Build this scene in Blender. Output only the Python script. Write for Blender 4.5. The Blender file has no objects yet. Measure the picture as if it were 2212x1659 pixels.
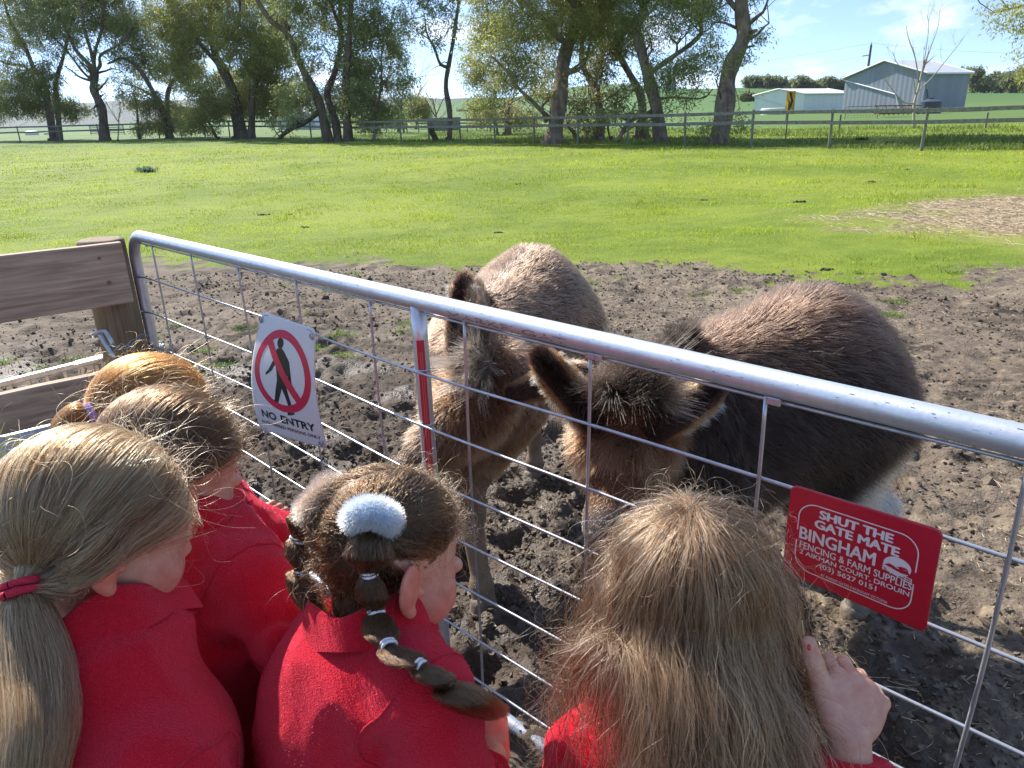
import bpy, math, random
import numpy as np
from mathutils import Vector

SC = bpy.context.scene
# ------------------------------------------------------------------ camera
CAM_P, CAM_R, CAM_H = 0.3572, -0.0307, 1.62
FPX = 1765.55 / 1.1302                      # focal length in the 2212 x 1659 layout used for measuring
_F = np.array([0, math.cos(CAM_P), -math.sin(CAM_P)])
_R0 = np.array([1.0, 0, 0]); _U0 = np.cross(_R0, _F)
_R = math.cos(CAM_R) * _R0 + math.sin(CAM_R) * _U0
_U = -math.sin(CAM_R) * _R0 + math.cos(CAM_R) * _U0
_C = np.array([0, 0, CAM_H])
cam_d = bpy.data.cameras.new("camera"); cam = bpy.data.objects.new("camera", cam_d)
SC.collection.objects.link(cam); SC.camera = cam
from mathutils import Matrix
cam.matrix_world = Matrix(((_R[0], _U[0], -_F[0], 0), (_R[1], _U[1], -_F[1], 0), (_R[2], _U[2], -_F[2], CAM_H), (0, 0, 0, 1)))
cam_d.sensor_width = 36.0; cam_d.lens = 36.0 * FPX / 2212.0
cam_d.clip_start = 0.02; cam_d.clip_end = 20000

def ray(x, y): return _F + _R * (x - 1106) / FPX - _U * (y - 829.5) / FPX
def AT(x, y, d): return _C + ray(x, y) * d              # photo point at a depth in metres
def GR(x, y, z=0.0):
    v = ray(x, y); return _C + v * ((z - CAM_H) / v[2])  # photo point on a level plane

# ------------------------------------------------------------------ sun, sky, exposure
SUN_AZ, SUN_EL = math.radians(-38), math.radians(41)     # azimuth from +Y towards +X
S_DIR = np.array([math.sin(SUN_AZ) * math.cos(SUN_EL), math.cos(SUN_AZ) * math.cos(SUN_EL), math.sin(SUN_EL)])
sd = bpy.data.lights.new("sun", "SUN"); sd.energy = 4.9; sd.angle = math.radians(0.55); sd.color = (1.0, 0.95, 0.87)
sun = bpy.data.objects.new("sun", sd); SC.collection.objects.link(sun)
sun.rotation_euler = Vector(S_DIR).to_track_quat('Z', 'Y').to_euler()
W = bpy.data.worlds.new("World"); SC.world = W; W.use_nodes = True
wn = W.node_tree.nodes; wl = W.node_tree.links; wn.clear()
sky = wn.new("ShaderNodeTexSky"); sky.sky_type = 'NISHITA'; sky.sun_disc = False
sky.sun_elevation = SUN_EL; sky.sun_rotation = SUN_AZ
sky.air_density = 1.0; sky.dust_density = 0.1; sky.ozone_density = 2.0; sky.altitude = 300
bg = wn.new("ShaderNodeBackground"); bg.inputs[1].default_value = 0.145
wo = wn.new("ShaderNodeOutputWorld")
tc = wn.new("ShaderNodeTexCoord")
mp = wn.new("ShaderNodeMapping"); mp.inputs['Scale'].default_value = (1.0, 1.0, 2.6)
nz = wn.new("ShaderNodeTexNoise"); nz.inputs['Scale'].default_value = 7.0; nz.inputs['Detail'].default_value = 8; nz.inputs['Roughness'].default_value = 0.55
rp = wn.new("ShaderNodeValToRGB"); rp.color_ramp.elements[0].position = 0.53; rp.color_ramp.elements[1].position = 0.68
rp.color_ramp.elements[1].color = (0.75, 0.75, 0.75, 1)
mx = wn.new("ShaderNodeMixRGB"); mx.inputs[2].default_value = (6.0, 6.2, 6.6, 1)
mz = wn.new("ShaderNodeMapping"); mz.inputs['Scale'].default_value = (1.0, 1.0, 2.4); mz.inputs['Location'].default_value = (0, 0, .10)
nv = wn.new("ShaderNodeVectorMath"); nv.operation = 'NORMALIZE'; wl.new(tc.outputs['Generated'], mz.inputs[0]); wl.new(mz.outputs[0], nv.inputs[0]); wl.new(nv.outputs[0], sky.inputs[0])
wl.new(tc.outputs['Generated'], mp.inputs[0]); wl.new(mp.outputs[0], nz.inputs[0]); wl.new(nz.outputs[0], rp.inputs[0])
wl.new(rp.outputs[0], mx.inputs[0]); wl.new(sky.outputs[0], mx.inputs[1]); wl.new(mx.outputs[0], bg.inputs[0]); wl.new(bg.outputs[0], wo.inputs[0])
SC.view_settings.view_transform = 'Standard'; SC.view_settings.look = 'None'
SC.view_settings.exposure = 0.92; SC.view_settings.gamma = 1.0
SC.render.engine = 'CYCLES'
cy = SC.cycles
cy.use_denoising = True; cy.max_bounces = 10; cy.diffuse_bounces = 4; cy.glossy_bounces = 4
cy.transmission_bounces = 8; cy.transparent_max_bounces = 24; cy.volume_bounces = 0
cy.caustics_reflective = False; cy.caustics_refractive = False; cy.sample_clamp_indirect = 8
SC.cycles_curves.shape = 'THICK' if hasattr(SC, 'cycles_curves') else 'THICK'

# ------------------------------------------------------------------ naming helpers
def link(o, parent=None):
    SC.collection.objects.link(o)
    if parent is not None: o.parent = parent
    return o
def tag(o, label=None, cat=None, group=None, kind=None):
    if label: o["label"] = label
    if cat: o["category"] = cat
    if group: o["group"] = group
    if kind: o["kind"] = kind
    return o
def empty(name, loc, label, cat, group=None):
    o = bpy.data.objects.new(name, None); link(o); o.location = [float(v) for v in loc]; o.empty_display_size = 0.1
    OFF[o.name] = np.array(loc, float)
    return tag(o, label, cat, group)
OFF = {}

# ------------------------------------------------------------------ mesh helpers
def mesh_np(name, V, Fc, mat=None, parent=None, smooth=True, cols=None, tri=None, mats=None, midx=None):
    """V (n,3) world coordinates; Fc (m,k) faces of equal size or list of such arrays."""
    V = np.asarray(V, np.float64)
    if parent is not None:
        o0 = parent; off = np.zeros(3)
        while o0 is not None:
            off = off + np.array(o0.location); o0 = o0.parent
        V = V - off
    arrs = Fc if isinstance(Fc, list) else [Fc]
    arrs = [np.asarray(a, np.int32) for a in arrs if len(a)]
    me = bpy.data.meshes.new(name)
    me.vertices.add(len(V)); me.vertices.foreach_set("co", V.astype(np.float32).ravel())
    nl = sum(a.size for a in arrs); nf = sum(len(a) for a in arrs)
    me.loops.add(nl); me.loops.foreach_set("vertex_index", np.concatenate([a.ravel() for a in arrs]))
    me.polygons.add(nf)
    tot = np.concatenate([np.full(len(a), a.shape[1], np.int32) for a in arrs])
    st = np.concatenate([[0], np.cumsum(tot)[:-1]]).astype(np.int32)
    me.polygons.foreach_set("loop_start", st); me.polygons.foreach_set("loop_total", tot)
    me.polygons.foreach_set("use_smooth", np.full(nf, bool(smooth)))
    if midx is not None: me.polygons.foreach_set("material_index", np.asarray(midx, np.int32))
    me.update(calc_edges=True); me.validate()
    if cols is not None:
        for cn, c in cols.items():
            a = me.color_attributes.new(cn, 'FLOAT_COLOR', 'POINT')
            c4 = np.ones((len(V), 4), np.float32); c4[:, :3] = c; a.data.foreach_set("color", c4.ravel())
    for m in (mats or ([mat] if mat else [])): me.materials.append(m)
    o = bpy.data.objects.new(name, me)
    return link(o, parent)

def strands(name, P, rad, mat, parent=None, col=None):
    """P (n,k,3) world; rad (k,) or (n,k); col (n,3)."""
    n, k, _ = P.shape
    if parent is not None:
        o0 = parent; off = np.zeros(3)
        while o0 is not None:
            off = off + np.array(o0.location); o0 = o0.parent
        P = P - off
    cu = bpy.data.hair_curves.new(name); cu.add_curves([k] * n)
    cu.points.foreach_set("position", P.astype(np.float32).ravel())
    R = np.broadcast_to(rad, (n, k)).astype(np.float32)
    cu.points.foreach_set("radius", R.ravel().copy())
    if col is not None:
        a = cu.attributes.new("col", 'FLOAT_COLOR', 'CURVE'); c4 = np.ones((n, 4), np.float32); c4[:, :3] = col
        a.data.foreach_set("color", c4.ravel())
    cu.materials.append(mat)
    o = bpy.data.objects.new(name, cu)
    return link(o, parent)

class MB:
    """collects quads/tris into one mesh"""
    def __init__(s): s.V = []; s.Q = []; s.T = []; s.n = 0
    def add(s, V, Q=None, T=None):
        V = np.asarray(V, float)
        if Q is not None and len(Q): s.Q.append(np.asarray(Q) + s.n)
        if T is not None and len(T): s.T.append(np.asarray(T) + s.n)
        s.V.append(V); s.n += len(V)
    def box(s, c, half, ax=None, bev=0.0):
        c = np.asarray(c, float); h = np.asarray(half, float)
        A = np.eye(3) if ax is None else np.asarray(ax, float)
        if bev <= 0:
            L = np.array([[x, y, z] for x in (-1, 1) for y in (-1, 1) for z in (-1, 1)], float) * h
            s.add(c + L @ A, Q=[[0, 1, 3, 2], [4, 6, 7, 5], [0, 4, 5, 1], [2, 3, 7, 6], [0, 2, 6, 4], [1, 5, 7, 3]]); return
        b = min(bev, h.min() * .9); V = []; idx = {}
        for x in (-1, 1):
            for y in (-1, 1):
                for z in (-1, 1):
                    for k in range(3):
                        p = np.array([x, y, z]) * h; q = p.copy()
                        for m in range(3):
                            if m != k: q[m] = p[m] - np.sign(p[m]) * b
                        idx[(x, y, z, k)] = len(V); V.append(q)
        Q = []; T = []
        for k in range(3):
            a, b2 = [(1, 2), (2, 0), (0, 1)][k]
            for sg in (-1, 1):
                def key(u, v):
                    t = [0, 0, 0]; t[k] = sg; t[a] = u; t[b2] = v; return idx[(t[0], t[1], t[2], k)]
                q = [key(-1, -1), key(1, -1), key(1, 1), key(-1, 1)]
                Q.append(q if sg > 0 else q[::-1])
        for k in range(3):
            a, b2 = [(1, 2), (2, 0), (0, 1)][k]
            for u in (-1, 1):
                for v in (-1, 1):
                    def e(sg, w):
                        t = [0, 0, 0]; t[k] = sg; t[a] = u; t[b2] = v; return idx[(t[0], t[1], t[2], w)]
                    q = [e(-1, a), e(1, a), e(1, b2), e(-1, b2)]
                    Q.append(q if u * v < 0 else q[::-1])
        for x in (-1, 1):
            for y in (-1, 1):
                for z in (-1, 1):
                    t = [idx[(x, y, z, 0)], idx[(x, y, z, 1)], idx[(x, y, z, 2)]]
                    T.append(t if x * y * z > 0 else t[::-1])
        s.add(c + np.array(V) @ A, Q=Q, T=T)
    def tube(s, P, r, n=8, cap=True, flat=None):
        P = np.asarray(P, float); m = len(P); r = np.broadcast_to(r, (m,))
        t = np.gradient(P, axis=0); t /= np.linalg.norm(t, axis=1)[:, None] + 1e-12
        up = np.array([0, 0, 1.0]) if abs(t[0][2]) < .9 else np.array([1.0, 0, 0])
        u = np.cross(t[0], up); u /= np.linalg.norm(u); U = [u]
        for i in range(1, m):
            u = U[-1] - t[i] * (U[-1] @ t[i]); U.append(u / (np.linalg.norm(u) + 1e-12))
        U = np.array(U); Wv = np.cross(t, U)
        a = np.arange(n) * 2 * math.pi / n
        V = P[:, None] + r[:, None, None] * (np.cos(a)[None, :, None] * U[:, None] + np.sin(a)[None, :, None] * Wv[:, None])
        i = np.arange(m - 1)[:, None] * n; j = np.arange(n)[None]; j2 = (j + 1) % n
        Q = np.stack([i + j, i + j2, i + n + j2, i + n + j], -1).reshape(-1, 4)
        V = V.reshape(-1, 3)
        if cap:
            V = np.vstack([V, P[0], P[-1]]); k = len(V); jj = np.arange(n); j3 = (jj + 1) % n
            T = np.vstack([np.stack([np.full(n, k - 2), j3, jj], -1), np.stack([np.full(n, k - 1), (m - 1) * n + jj, (m - 1) * n + j3], -1)])
            s.add(V, Q=Q, T=T)
        else: s.add(V, Q=Q)
    def grid(s, X):
        X = np.asarray(X, float); a, b = X.shape[:2]
        i = np.arange(a - 1)[:, None] * b; j = np.arange(b - 1)[None]
        s.add(X.reshape(-1, 3), Q=np.stack([i + j, i + j + 1, i + b + j + 1, i + b + j], -1).reshape(-1, 4))
    def build(s, name, mat, parent=None, smooth=False, **kw):
        F = []
        if s.Q: F.append(np.vstack(s.Q))
        if s.T: F.append(np.vstack(s.T))
        return mesh_np(name, np.vstack(s.V), F, mat, parent, smooth, **kw)

def frame(z, up=(0, 0, 1)):
    z = np.asarray(z, float); z = z / np.linalg.norm(z); x = np.cross(up, z); x /= np.linalg.norm(x); return x, np.cross(z, x), z
def nrm(v): v = np.asarray(v, float); return v / (np.linalg.norm(v, axis=-1, keepdims=True) + 1e-12)
def spline(P, n):
    """Catmull-Rom through P, n samples"""
    P = np.asarray(P, float); m = len(P); t = np.linspace(0, m - 1, n); i = np.clip(t.astype(int), 0, m - 2); f = (t - i)[:, None]
    E = np.vstack([2 * P[:1] - P[1:2], P, 2 * P[-1:] - P[-2:-1]]); a, b, c, d = E[i], E[i + 1], E[i + 2], E[i + 3]
    return .5 * (2 * b + (c - a) * f + (2 * a - 5 * b + 4 * c - d) * f ** 2 + (3 * b - a - 3 * c + d) * f ** 3)

# ------------------------------------------------------------------ noise
def _h(ix, iy, iz, s):
    h = (ix.astype(np.int64) * 374761393 + iy.astype(np.int64) * 668265263 + iz.astype(np.int64) * 2147483647 + s * 1274126177) & 0xffffffff
    h = ((h ^ (h >> 13)) * 1274126177) & 0xffffffff; h = (h ^ (h >> 16)) & 0xffffffff
    return (h & 0xffffff).astype(np.float64) / 0xffffff
def noise(x, y, z=None, s=0):
    if z is None: z = np.zeros_like(x)
    i, j, k = np.floor(x), np.floor(y), np.floor(z); u, v, w = x - i, y - j, z - k
    u, v, w = u * u * (3 - 2 * u), v * v * (3 - 2 * v), w * w * (3 - 2 * w); r = 0
    for a in (0, 1):
        for b in (0, 1):
            for c in ((0, 1) if np.any(w) else (0,)):
                r = r + _h(i + a, j + b, k + c, s) * (u if a else 1 - u) * (v if b else 1 - v) * (w if c else 1 - w)
    return r * 2 - 1
def fbm(x, y, z=None, o=4, s=0, g=.5):
    r = 0; a = 1; t = 0
    for i in range(o):
        r = r + a * noise(x, y, z, s + i * 7); t += a; a *= g; x, y = x * 2.03, y * 2.03
        if z is not None: z = z * 2.03
    return r / t
def worley(x, y, s=0):
    i, j = np.floor(x), np.floor(y); d1 = np.full(x.shape, 9.0); d2 = d1.copy(); cid = np.zeros(x.shape)
    for a in (-1, 0, 1):
        for b in (-1, 0, 1):
            zz = np.zeros_like(i); px = i + a + _h(i + a, j + b, zz, s); py = j + b + _h(i + a, j + b, zz, s + 1)
            d = np.hypot(x - px, y - py); m = d < d1
            d2 = np.where(m, d1, np.minimum(d2, d)); cid = np.where(m, _h(i + a, j + b, zz, s + 2), cid); d1 = np.where(m, d, d1)
    return d1, d2, cid

# ------------------------------------------------------------------ signed distance modelling
def sd_caps(P, a, b, ra, rb):
    a = np.asarray(a, float); b = np.asarray(b, float); d = b - a; t = np.clip(((P - a) @ d) / (d @ d + 1e-12), 0, 1)
    return np.linalg.norm(P - a - t[..., None] * d, axis=-1) - (ra + (rb - ra) * t)
def sd_ell(P, c, r, A=None):
    q = P - np.asarray(c, float)
    if A is not None: q = q @ np.asarray(A, float).T          # rows of A are the local axes
    r = np.asarray(r, float); k0 = np.linalg.norm(q / r, axis=-1); k1 = np.linalg.norm(q / r ** 2, axis=-1)
    return k0 * (k0 - 1) / (k1 + 1e-9)
def smin(a, b, k):
    if k <= 0: return np.minimum(a, b)
    h = np.clip(.5 + .5 * (b - a) / k, 0, 1); return b * (1 - h) + a * h - k * h * (1 - h)
def sdf(prims):
    """prims: ('c',a,b,ra,rb,k) ('e',c,r,A,k) ('-e'/'-c',...) subtract"""
    def f(P):
        P = np.asarray(P, float); d = None
        for p in prims:
            t = p[0].lstrip('-')
            if t == 'c': e = sd_caps(P, *p[1:5])
            elif t == 'e': e = sd_ell(P, *p[1:4])
            else: e = p[1](P)
            k = p[-1]
            if d is None: d = e
            elif p[0][0] == '-': d = -smin(-d, e, k)
            else: d = smin(d, e, k)
        return d
    return f
def grad(f, P, e=1e-3):
    g = np.stack([f(P + np.eye(3)[i] * e) - f(P - np.eye(3)[i] * e) for i in range(3)], -1); return nrm(g)
def nets(f, lo, hi, h):
    lo = np.asarray(lo, float); n = np.ceil((np.asarray(hi) - lo) / h).astype(int) + 1
    ax = [lo[i] + h * np.arange(n[i]) for i in range(3)]
    Bk = 6; nb = -(-n // Bk); ctr = [lo[i] + h * (np.arange(nb[i]) * Bk + (Bk - 1) / 2) for i in range(3)]
    Cc = np.stack(np.meshgrid(*ctr, indexing='ij'), -1).reshape(-1, 3); fc = f(Cc); act = np.abs(fc) < h * Bk * .87 * 1.6 + .012
    V = np.repeat(np.repeat(np.repeat(np.where(fc < 0, -1., 1.).reshape(nb), Bk, 0), Bk, 1), Bk, 2)
    ia = np.argwhere(act.reshape(nb)) * Bk; loc = np.stack(np.meshgrid(*[np.arange(Bk)] * 3, indexing='ij'), -1).reshape(-1, 3)
    for s in range(0, len(ia), 400):
        I = (ia[s:s + 400, None] + loc[None]).reshape(-1, 3); V[I[:, 0], I[:, 1], I[:, 2]] = f(lo + h * I)
    V = V[:n[0], :n[1], :n[2]]
    S = V < 0; c = n - 1
    acc = np.zeros((*c, 3)); cnt = np.zeros(c)
    for axn in range(3):
        for u in (0, 1):
            for v in (0, 1):
                sl = [slice(0, c[i]) for i in range(3)]; o = [i for i in range(3) if i != axn]
                sl[o[0]] = slice(u, u + c[o[0]]); sl[o[1]] = slice(v, v + c[o[1]])
                s2 = list(sl); s2[axn] = slice(1, 1 + c[axn]); a = V[tuple(sl)]; b = V[tuple(s2)]
                m = (a < 0) != (b < 0); t = np.where(m, a / np.where(m, a - b, 1), 0)
                p = np.zeros((*c, 3)); p[..., axn] = t; p[..., o[0]] = u; p[..., o[1]] = v
                acc += p * m[..., None]; cnt += m
    M = cnt > 0; idx = np.full(c, -1); idx[M] = np.arange(M.sum())
    I = np.argwhere(M); P = lo + h * (I + acc[M] / cnt[M][:, None]); Q = []
    for axn in range(3):
        o = [(axn + 1) % 3, (axn + 2) % 3]; sl = [slice(None)] * 3; s2 = [slice(None)] * 3
        sl[axn] = slice(0, c[axn]); s2[axn] = slice(1, n[axn])
        ch = S[tuple(sl)] != S[tuple(s2)]; E = np.argwhere(ch); ins = S[tuple(sl)][ch]
        ok = (E[:, o[0]] > 0) & (E[:, o[1]] > 0) & (E[:, o[0]] < c[o[0]]) & (E[:, o[1]] < c[o[1]]); E = E[ok]; ins = ins[ok]
        def g(du, dv):
            e = E.copy(); e[:, o[0]] -= du; e[:, o[1]] -= dv; return idx[e[:, 0], e[:, 1], e[:, 2]]
        q = np.stack([g(1, 1), g(0, 1), g(0, 0), g(1, 0)], -1); q[~ins] = q[~ins][:, ::-1]; Q.append(q)
    Q = np.vstack(Q); Q = Q[(Q >= 0).all(1)]
    for _ in range(2):
        G = grad(f, P, h * .3); P = P - G * np.clip(f(P), -h * .5, h * .5)[:, None]
    return P, Q
def sample_mesh(P, Q, n, rng, dens=None):
    T = np.vstack([Q[:, [0, 1, 2]], Q[:, [0, 2, 3]]]); a, b, c = P[T[:, 0]], P[T[:, 1]], P[T[:, 2]]
    w = np.linalg.norm(np.cross(b - a, c - a), axis=1)
    if dens is not None: w = w * np.maximum(dens((a + b + c) / 3), 0)
    i = rng.choice(len(T), n, p=w / w.sum()); u, v = rng.random(n), rng.random(n); m = u + v > 1; u[m], v[m] = 1 - u[m], 1 - v[m]
    return a[i] + (b - a)[i] * u[:, None] + (c - a)[i] * v[:, None]

# ------------------------------------------------------------------ materials
def mat(name, col, rough=.6, metal=0, noise_s=None, col2=None, bump=0, bump_s=60, spec=.5, attr=None, detail=5, sss=0, sheen=0, transl=0, lo=.35, hi=.65, coord='Object', stretch=None, rough2=None, noisef=None):
    m = bpy.data.materials.new(name); m.use_nodes = True; nt = m.node_tree; N = nt.nodes; L = nt.links
    b = N['Principled BSDF']; b.inputs['Roughness'].default_value = rough; b.inputs['Metallic'].default_value = metal
    b.inputs['Specular IOR Level'].default_value = spec; b.inputs['Base Color'].default_value = (*col, 1)
    tc = N.new('ShaderNodeTexCoord'); mp = N.new('ShaderNodeMapping'); L.new(tc.outputs[coord], mp.inputs[0])
    if stretch: mp.inputs['Scale'].default_value = stretch
    out = None
    if attr:
        at = N.new('ShaderNodeAttribute'); at.attribute_name = attr; out = at.outputs['Color']
    if noise_s:
        nz = N.new('ShaderNodeTexNoise'); nz.inputs['Scale'].default_value = noise_s; nz.inputs['Detail'].default_value = detail; nz.inputs['Roughness'].default_value = .62
        L.new(mp.outputs[0], nz.inputs[0]); rp = N.new('ShaderNodeMapRange'); rp.inputs[1].default_value = lo; rp.inputs[2].default_value = hi
        L.new(nz.outputs[0], rp.inputs[0]); mx = N.new('ShaderNodeMixRGB'); L.new(rp.outputs[0], mx.inputs[0])
        if out is not None:
            mu = N.new('ShaderNodeMixRGB'); mu.blend_type = 'MULTIPLY'; mu.inputs[0].default_value = 1
            mx.inputs[1].default_value = (*col, 1); mx.inputs[2].default_value = (*(col2 or col), 1)
            L.new(out, mu.inputs[1]); L.new(mx.outputs[0], mu.inputs[2]); out = mu.outputs[0]
        else:
            mx.inputs[1].default_value = (*col, 1); mx.inputs[2].default_value = (*(col2 or col), 1); out = mx.outputs[0]
        if rough2 is not None:
            r2 = N.new('ShaderNodeMapRange'); r2.inputs[3].default_value = rough; r2.inputs[4].default_value = rough2; L.new(rp.outputs[0], r2.inputs[0]); L.new(r2.outputs[0], b.inputs['Roughness'])
    if out is not None: L.new(out, b.inputs['Base Color'])
    if bump:
        n2 = N.new('ShaderNodeTexNoise'); n2.inputs['Scale'].default_value = bump_s; n2.inputs['Detail'].default_value = 6; L.new(mp.outputs[0], n2.inputs[0])
        bp = N.new('ShaderNodeBump'); bp.inputs['Strength'].default_value = bump; bp.inputs['Distance'].default_value = .01; L.new(n2.outputs[0], bp.inputs['Height']); L.new(bp.outputs[0], b.inputs['Normal'])
    if sss:
        b.inputs['Subsurface Weight'].default_value = sss; b.inputs['Subsurface Radius'].default_value = (.012, .004, .002); b.inputs['Subsurface Scale'].default_value = 1.0
    if sheen:
        b.inputs['Sheen Weight'].default_value = sheen; b.inputs['Sheen Roughness'].default_value = .45
    if transl:
        tr = N.new('ShaderNodeBsdfTranslucent'); ms = N.new('ShaderNodeMixShader'); ms.inputs[0].default_value = transl
        if out is not None: L.new(out, tr.inputs[0])
        else: tr.inputs[0].default_value = (*col, 1)
        L.new(b.outputs[0], ms.inputs[1]); L.new(tr.outputs[0], ms.inputs[2]); L.new(ms.outputs[0], N['Material Output'].inputs[0])
    return m
def hairmat(name, rough=.35, radial=.5, ior=1.4):
    m = bpy.data.materials.new(name); m.use_nodes = True; N = m.node_tree.nodes; L = m.node_tree.links
    N.remove(N['Principled BSDF']); h = N.new('ShaderNodeBsdfHairPrincipled'); h.model = 'CHIANG'; h.parametrization = 'COLOR'
    h.inputs['Roughness'].default_value = rough; h.inputs['Radial Roughness'].default_value = radial; h.inputs['Random Roughness'].default_value = .2; h.inputs['IOR'].default_value = ior
    a = N.new('ShaderNodeAttribute'); a.attribute_name = 'col'; L.new(a.outputs['Color'], h.inputs['Color']); L.new(h.outputs[0], N['Material Output'].inputs[0])
    return m

# ================================================================== GROUND
rng = np.random.default_rng(7)
def sstep(a, b, x): t = np.clip((x - a) / (b - a), 0, 1); return t * t * (3 - 2 * t)
def mud_mask(x, y):
    n = fbm(x * .55, y * .55, s=3, o=4) * 1.6 + fbm(x * 2.6, y * 2.6, s=9, o=3) * 1.1 + fbm(x * 8, y * 8, s=19, o=2) * .35
    e = 8.0 - .24 * x + n * .62
    e = e + fbm(x * 9, y * 9, s=29, o=3) * .55; m = 1 - sstep(-.16, .16, y - e)
    m = m * (1 - sstep(5.5, 8.5, x - .2 * y + n * .5)) * (1 - sstep(7, 10, -x + n))
    m = np.maximum(m, (1 - sstep(.6, 1.0, np.hypot((x - 10.8) / 2.4, (y - 31.5) / .8))) * .55 * (n > -.2))
    return m
def straw_mask(x, y):
    d = np.hypot((x - 8.9) / 3.5, (y - 10.2) / 3.4) + fbm(x * .9, y * .9, s=21, o=3) * .45
    return 1 - sstep(.6, 1.25, d)
PUD = [(.36, 2.62, .16, .10), (-1.35, 2.95, .2, .11), (-2.6, 4.1, .34, .16)]
def ghill(x, y):
    r = np.hypot(x, y); z = np.zeros_like(r)
    z = z + 3.5 * sstep(170, 420, r) * np.exp(-((x - 210) / 190) ** 2) + 9 * sstep(150, 420, y) * np.exp(-((x - 95) / 70) ** 2)*sstep(0,90,x)
    z = z + 16 * sstep(380, 900, y) * np.exp(-((x + 10) / 330) ** 2) + 20 * sstep(420, 1000, y) * np.exp(-((x - 480) / 300) ** 2)
    z = z + 105 * sstep(1300, 2350, y) * (.74 + .34 * fbm(x * .0018, y * .0018, s=5)) * (1 - sstep(-1100, 350, x))
    z = z + 34 * sstep(1500, 2600, y) * sstep(-900, 0, x) * (.7 + .4 * fbm(x * .002, y * .002, s=6))
    z = z + fbm(x * .012, y * .012, s=2) * 1.3 * sstep(60, 200, r) + .38 * sstep(38, 62, y) * (1 - sstep(-28, -8, x)) 
    return z
def H(x, y, M=None):
    if M is None: M = mud_mask(x, y)
    near = np.exp(-((x + .15) / 2.3) ** 2) * (1 - sstep(3.6, 5.6, y)); near = np.maximum(near, .62*(1 - sstep(-1.4, -.6, x)) * (1 - sstep(5.2, 8.2, y)))
    far = np.hypot(x, y) > 30
    z = ghill(x, y) + fbm(x * .35, y * .35, s=40, o=2) * .05 * sstep(5, 12, y)
    wx = x + fbm(x * 6, y * 6, s=11, o=2) * .035; wy = y + fbm(x * 6, y * 6, s=12, o=2) * .035
    d1, d2, c = worley(wx * 9, wy * 9, 1); e1, e2, c2 = worley(wx * 22, wy * 22, 4)
    p1, p2, pc = worley(wx * 3.3, wy * 3.3, 8); g1, g2, gc = worley(wx*45, wy*45, 14)
    cl = (1 - np.clip(d1 * 1.25, 0, 1) ** 2) * (.25 + c) * .036 + (1 - np.clip(e1 * 1.3, 0, 1) ** 2) * (.3 + c2) * .015 + (1 - np.clip(g1 * 1.3, 0, 1) ** 2) * (.3 + gc) * .006
    pit = np.where(pc > .42, -(1 - sstep(.12, .40, p1)), 0)
    rough = fbm(x * 3, y * 3, s=31, o=5, g=.6)
    zm = near * (cl + pit * .075 + rough * .035) + (1 - near) * (np.maximum(rough, -.25) * .034 + cl * .5 * sstep(-.1, .5, fbm(x * 1.3, y * 1.3, s=50, o=3)) + pit * .022*(pc>.75)+ cl*.07)
    zg = fbm(x * 1.8, y * 1.8, s=33, o=3) * .018
    z = z + M * zm + (1 - M) * zg
    for px, py, a, b in PUD:
        z = z - .05 * np.exp(-(((x - px) / a) ** 2 + ((y - py) / b) ** 2) ** 1.5)
    return z
def axis(fine, lo, hi, step, g):
    a = [*np.arange(fine[0], fine[1], step)]; s = step
    while a[-1] < hi: s *= g; a.append(a[-1] + s)
    b = [fine[0]]; s = step
    while b[-1] > lo: s *= g; b.append(b[-1] - s)
    return np.array(b[:0:-1] + a)
gx = axis((-2.5, 2.7), -3200, 3200, .0125, 1.03)
gy1 = [*np.arange(.7, 3.6, .0125)]; s = .0125
while gy1[-1] < 9: s *= 1.006; gy1.append(gy1[-1] + s)
while gy1[-1] < 3000: s *= 1.035; gy1.append(gy1[-1] + s)
gy0 = [.7]; s = .03
while gy0[-1] > -60: s *= 1.12; gy0.append(gy0[-1] - s)
gy = np.array(gy0[:0:-1] + gy1)
X, Y = np.meshgrid(gx, gy); M = mud_mask(X, Y); Z = H(X, Y, M); SM = straw_mask(X, Y)
mudA = np.array([.165, .125, .093]); mudB = np.array([.060, .043, .032]); mudC = np.array([.28, .222, .165])
f1 = np.clip(.5 + fbm(X * 1.1, Y * 1.1, s=61, o=4) * 1.1, 0, 1)[..., None]; f2 = np.clip(.5 + fbm(X * 7, Y * 7, s=62, o=3) * 1.2, 0, 1)[..., None]
wet = ((1 - sstep(4.2, 6.2, Y)) * (1 - sstep(.9, 1.9, X)))[..., None] * .72
mc = mudA * (1 - f1) + mudC * f1; f3 = sstep(.12, .42, fbm(X * 5.5, Y * 9, s=69, o=4))[..., None]; mc = mc * (1 - .6 * f3); mc = mc * (1 - .55 * f2 * f1) + mudB * .55 * f2 * f1; mc = mc * (1 - wet) + (mudB * 1.15) * wet
gA = np.array([.14, .205, .013]); gB = np.array([.25, .305, .03]); gf = np.clip(.5 + fbm(X * .4, Y * .4, s=63, o=5) * 1.0 + fbm(X * 3, Y * 5, s=66, o=3) * .6, 0, 1)[..., None]
gc_ = gA * (1 - gf) + gB * gf
farf = sstep(46, 60, Y)[..., None]; gc_ = gc_ * (1 - farf) + np.array([.12, .20, .045]) * farf
fp = np.clip(.5 + 1.4 * fbm(X * .004, Y * .004, s=64, o=2), 0, 1)[..., None]; ff = sstep(120, 300, Y)[..., None]
gc_ = gc_ * (1 - ff) + ff * (np.array([.065, .15, .035]) * fp + np.array([.10, .20, .05]) * (1 - fp))
mt = sstep(1150, 1500, Y)[..., None]; gc_ = gc_ * (1 - mt) + mt * np.array([.035, .055, .03])
col = gc_ * (1 - M[..., None]) + mc * M[..., None]
sc_ = SM[..., None] * .9; col = col * (1 - sc_) + sc_ * np.array([.46, .34, .21])
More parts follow.
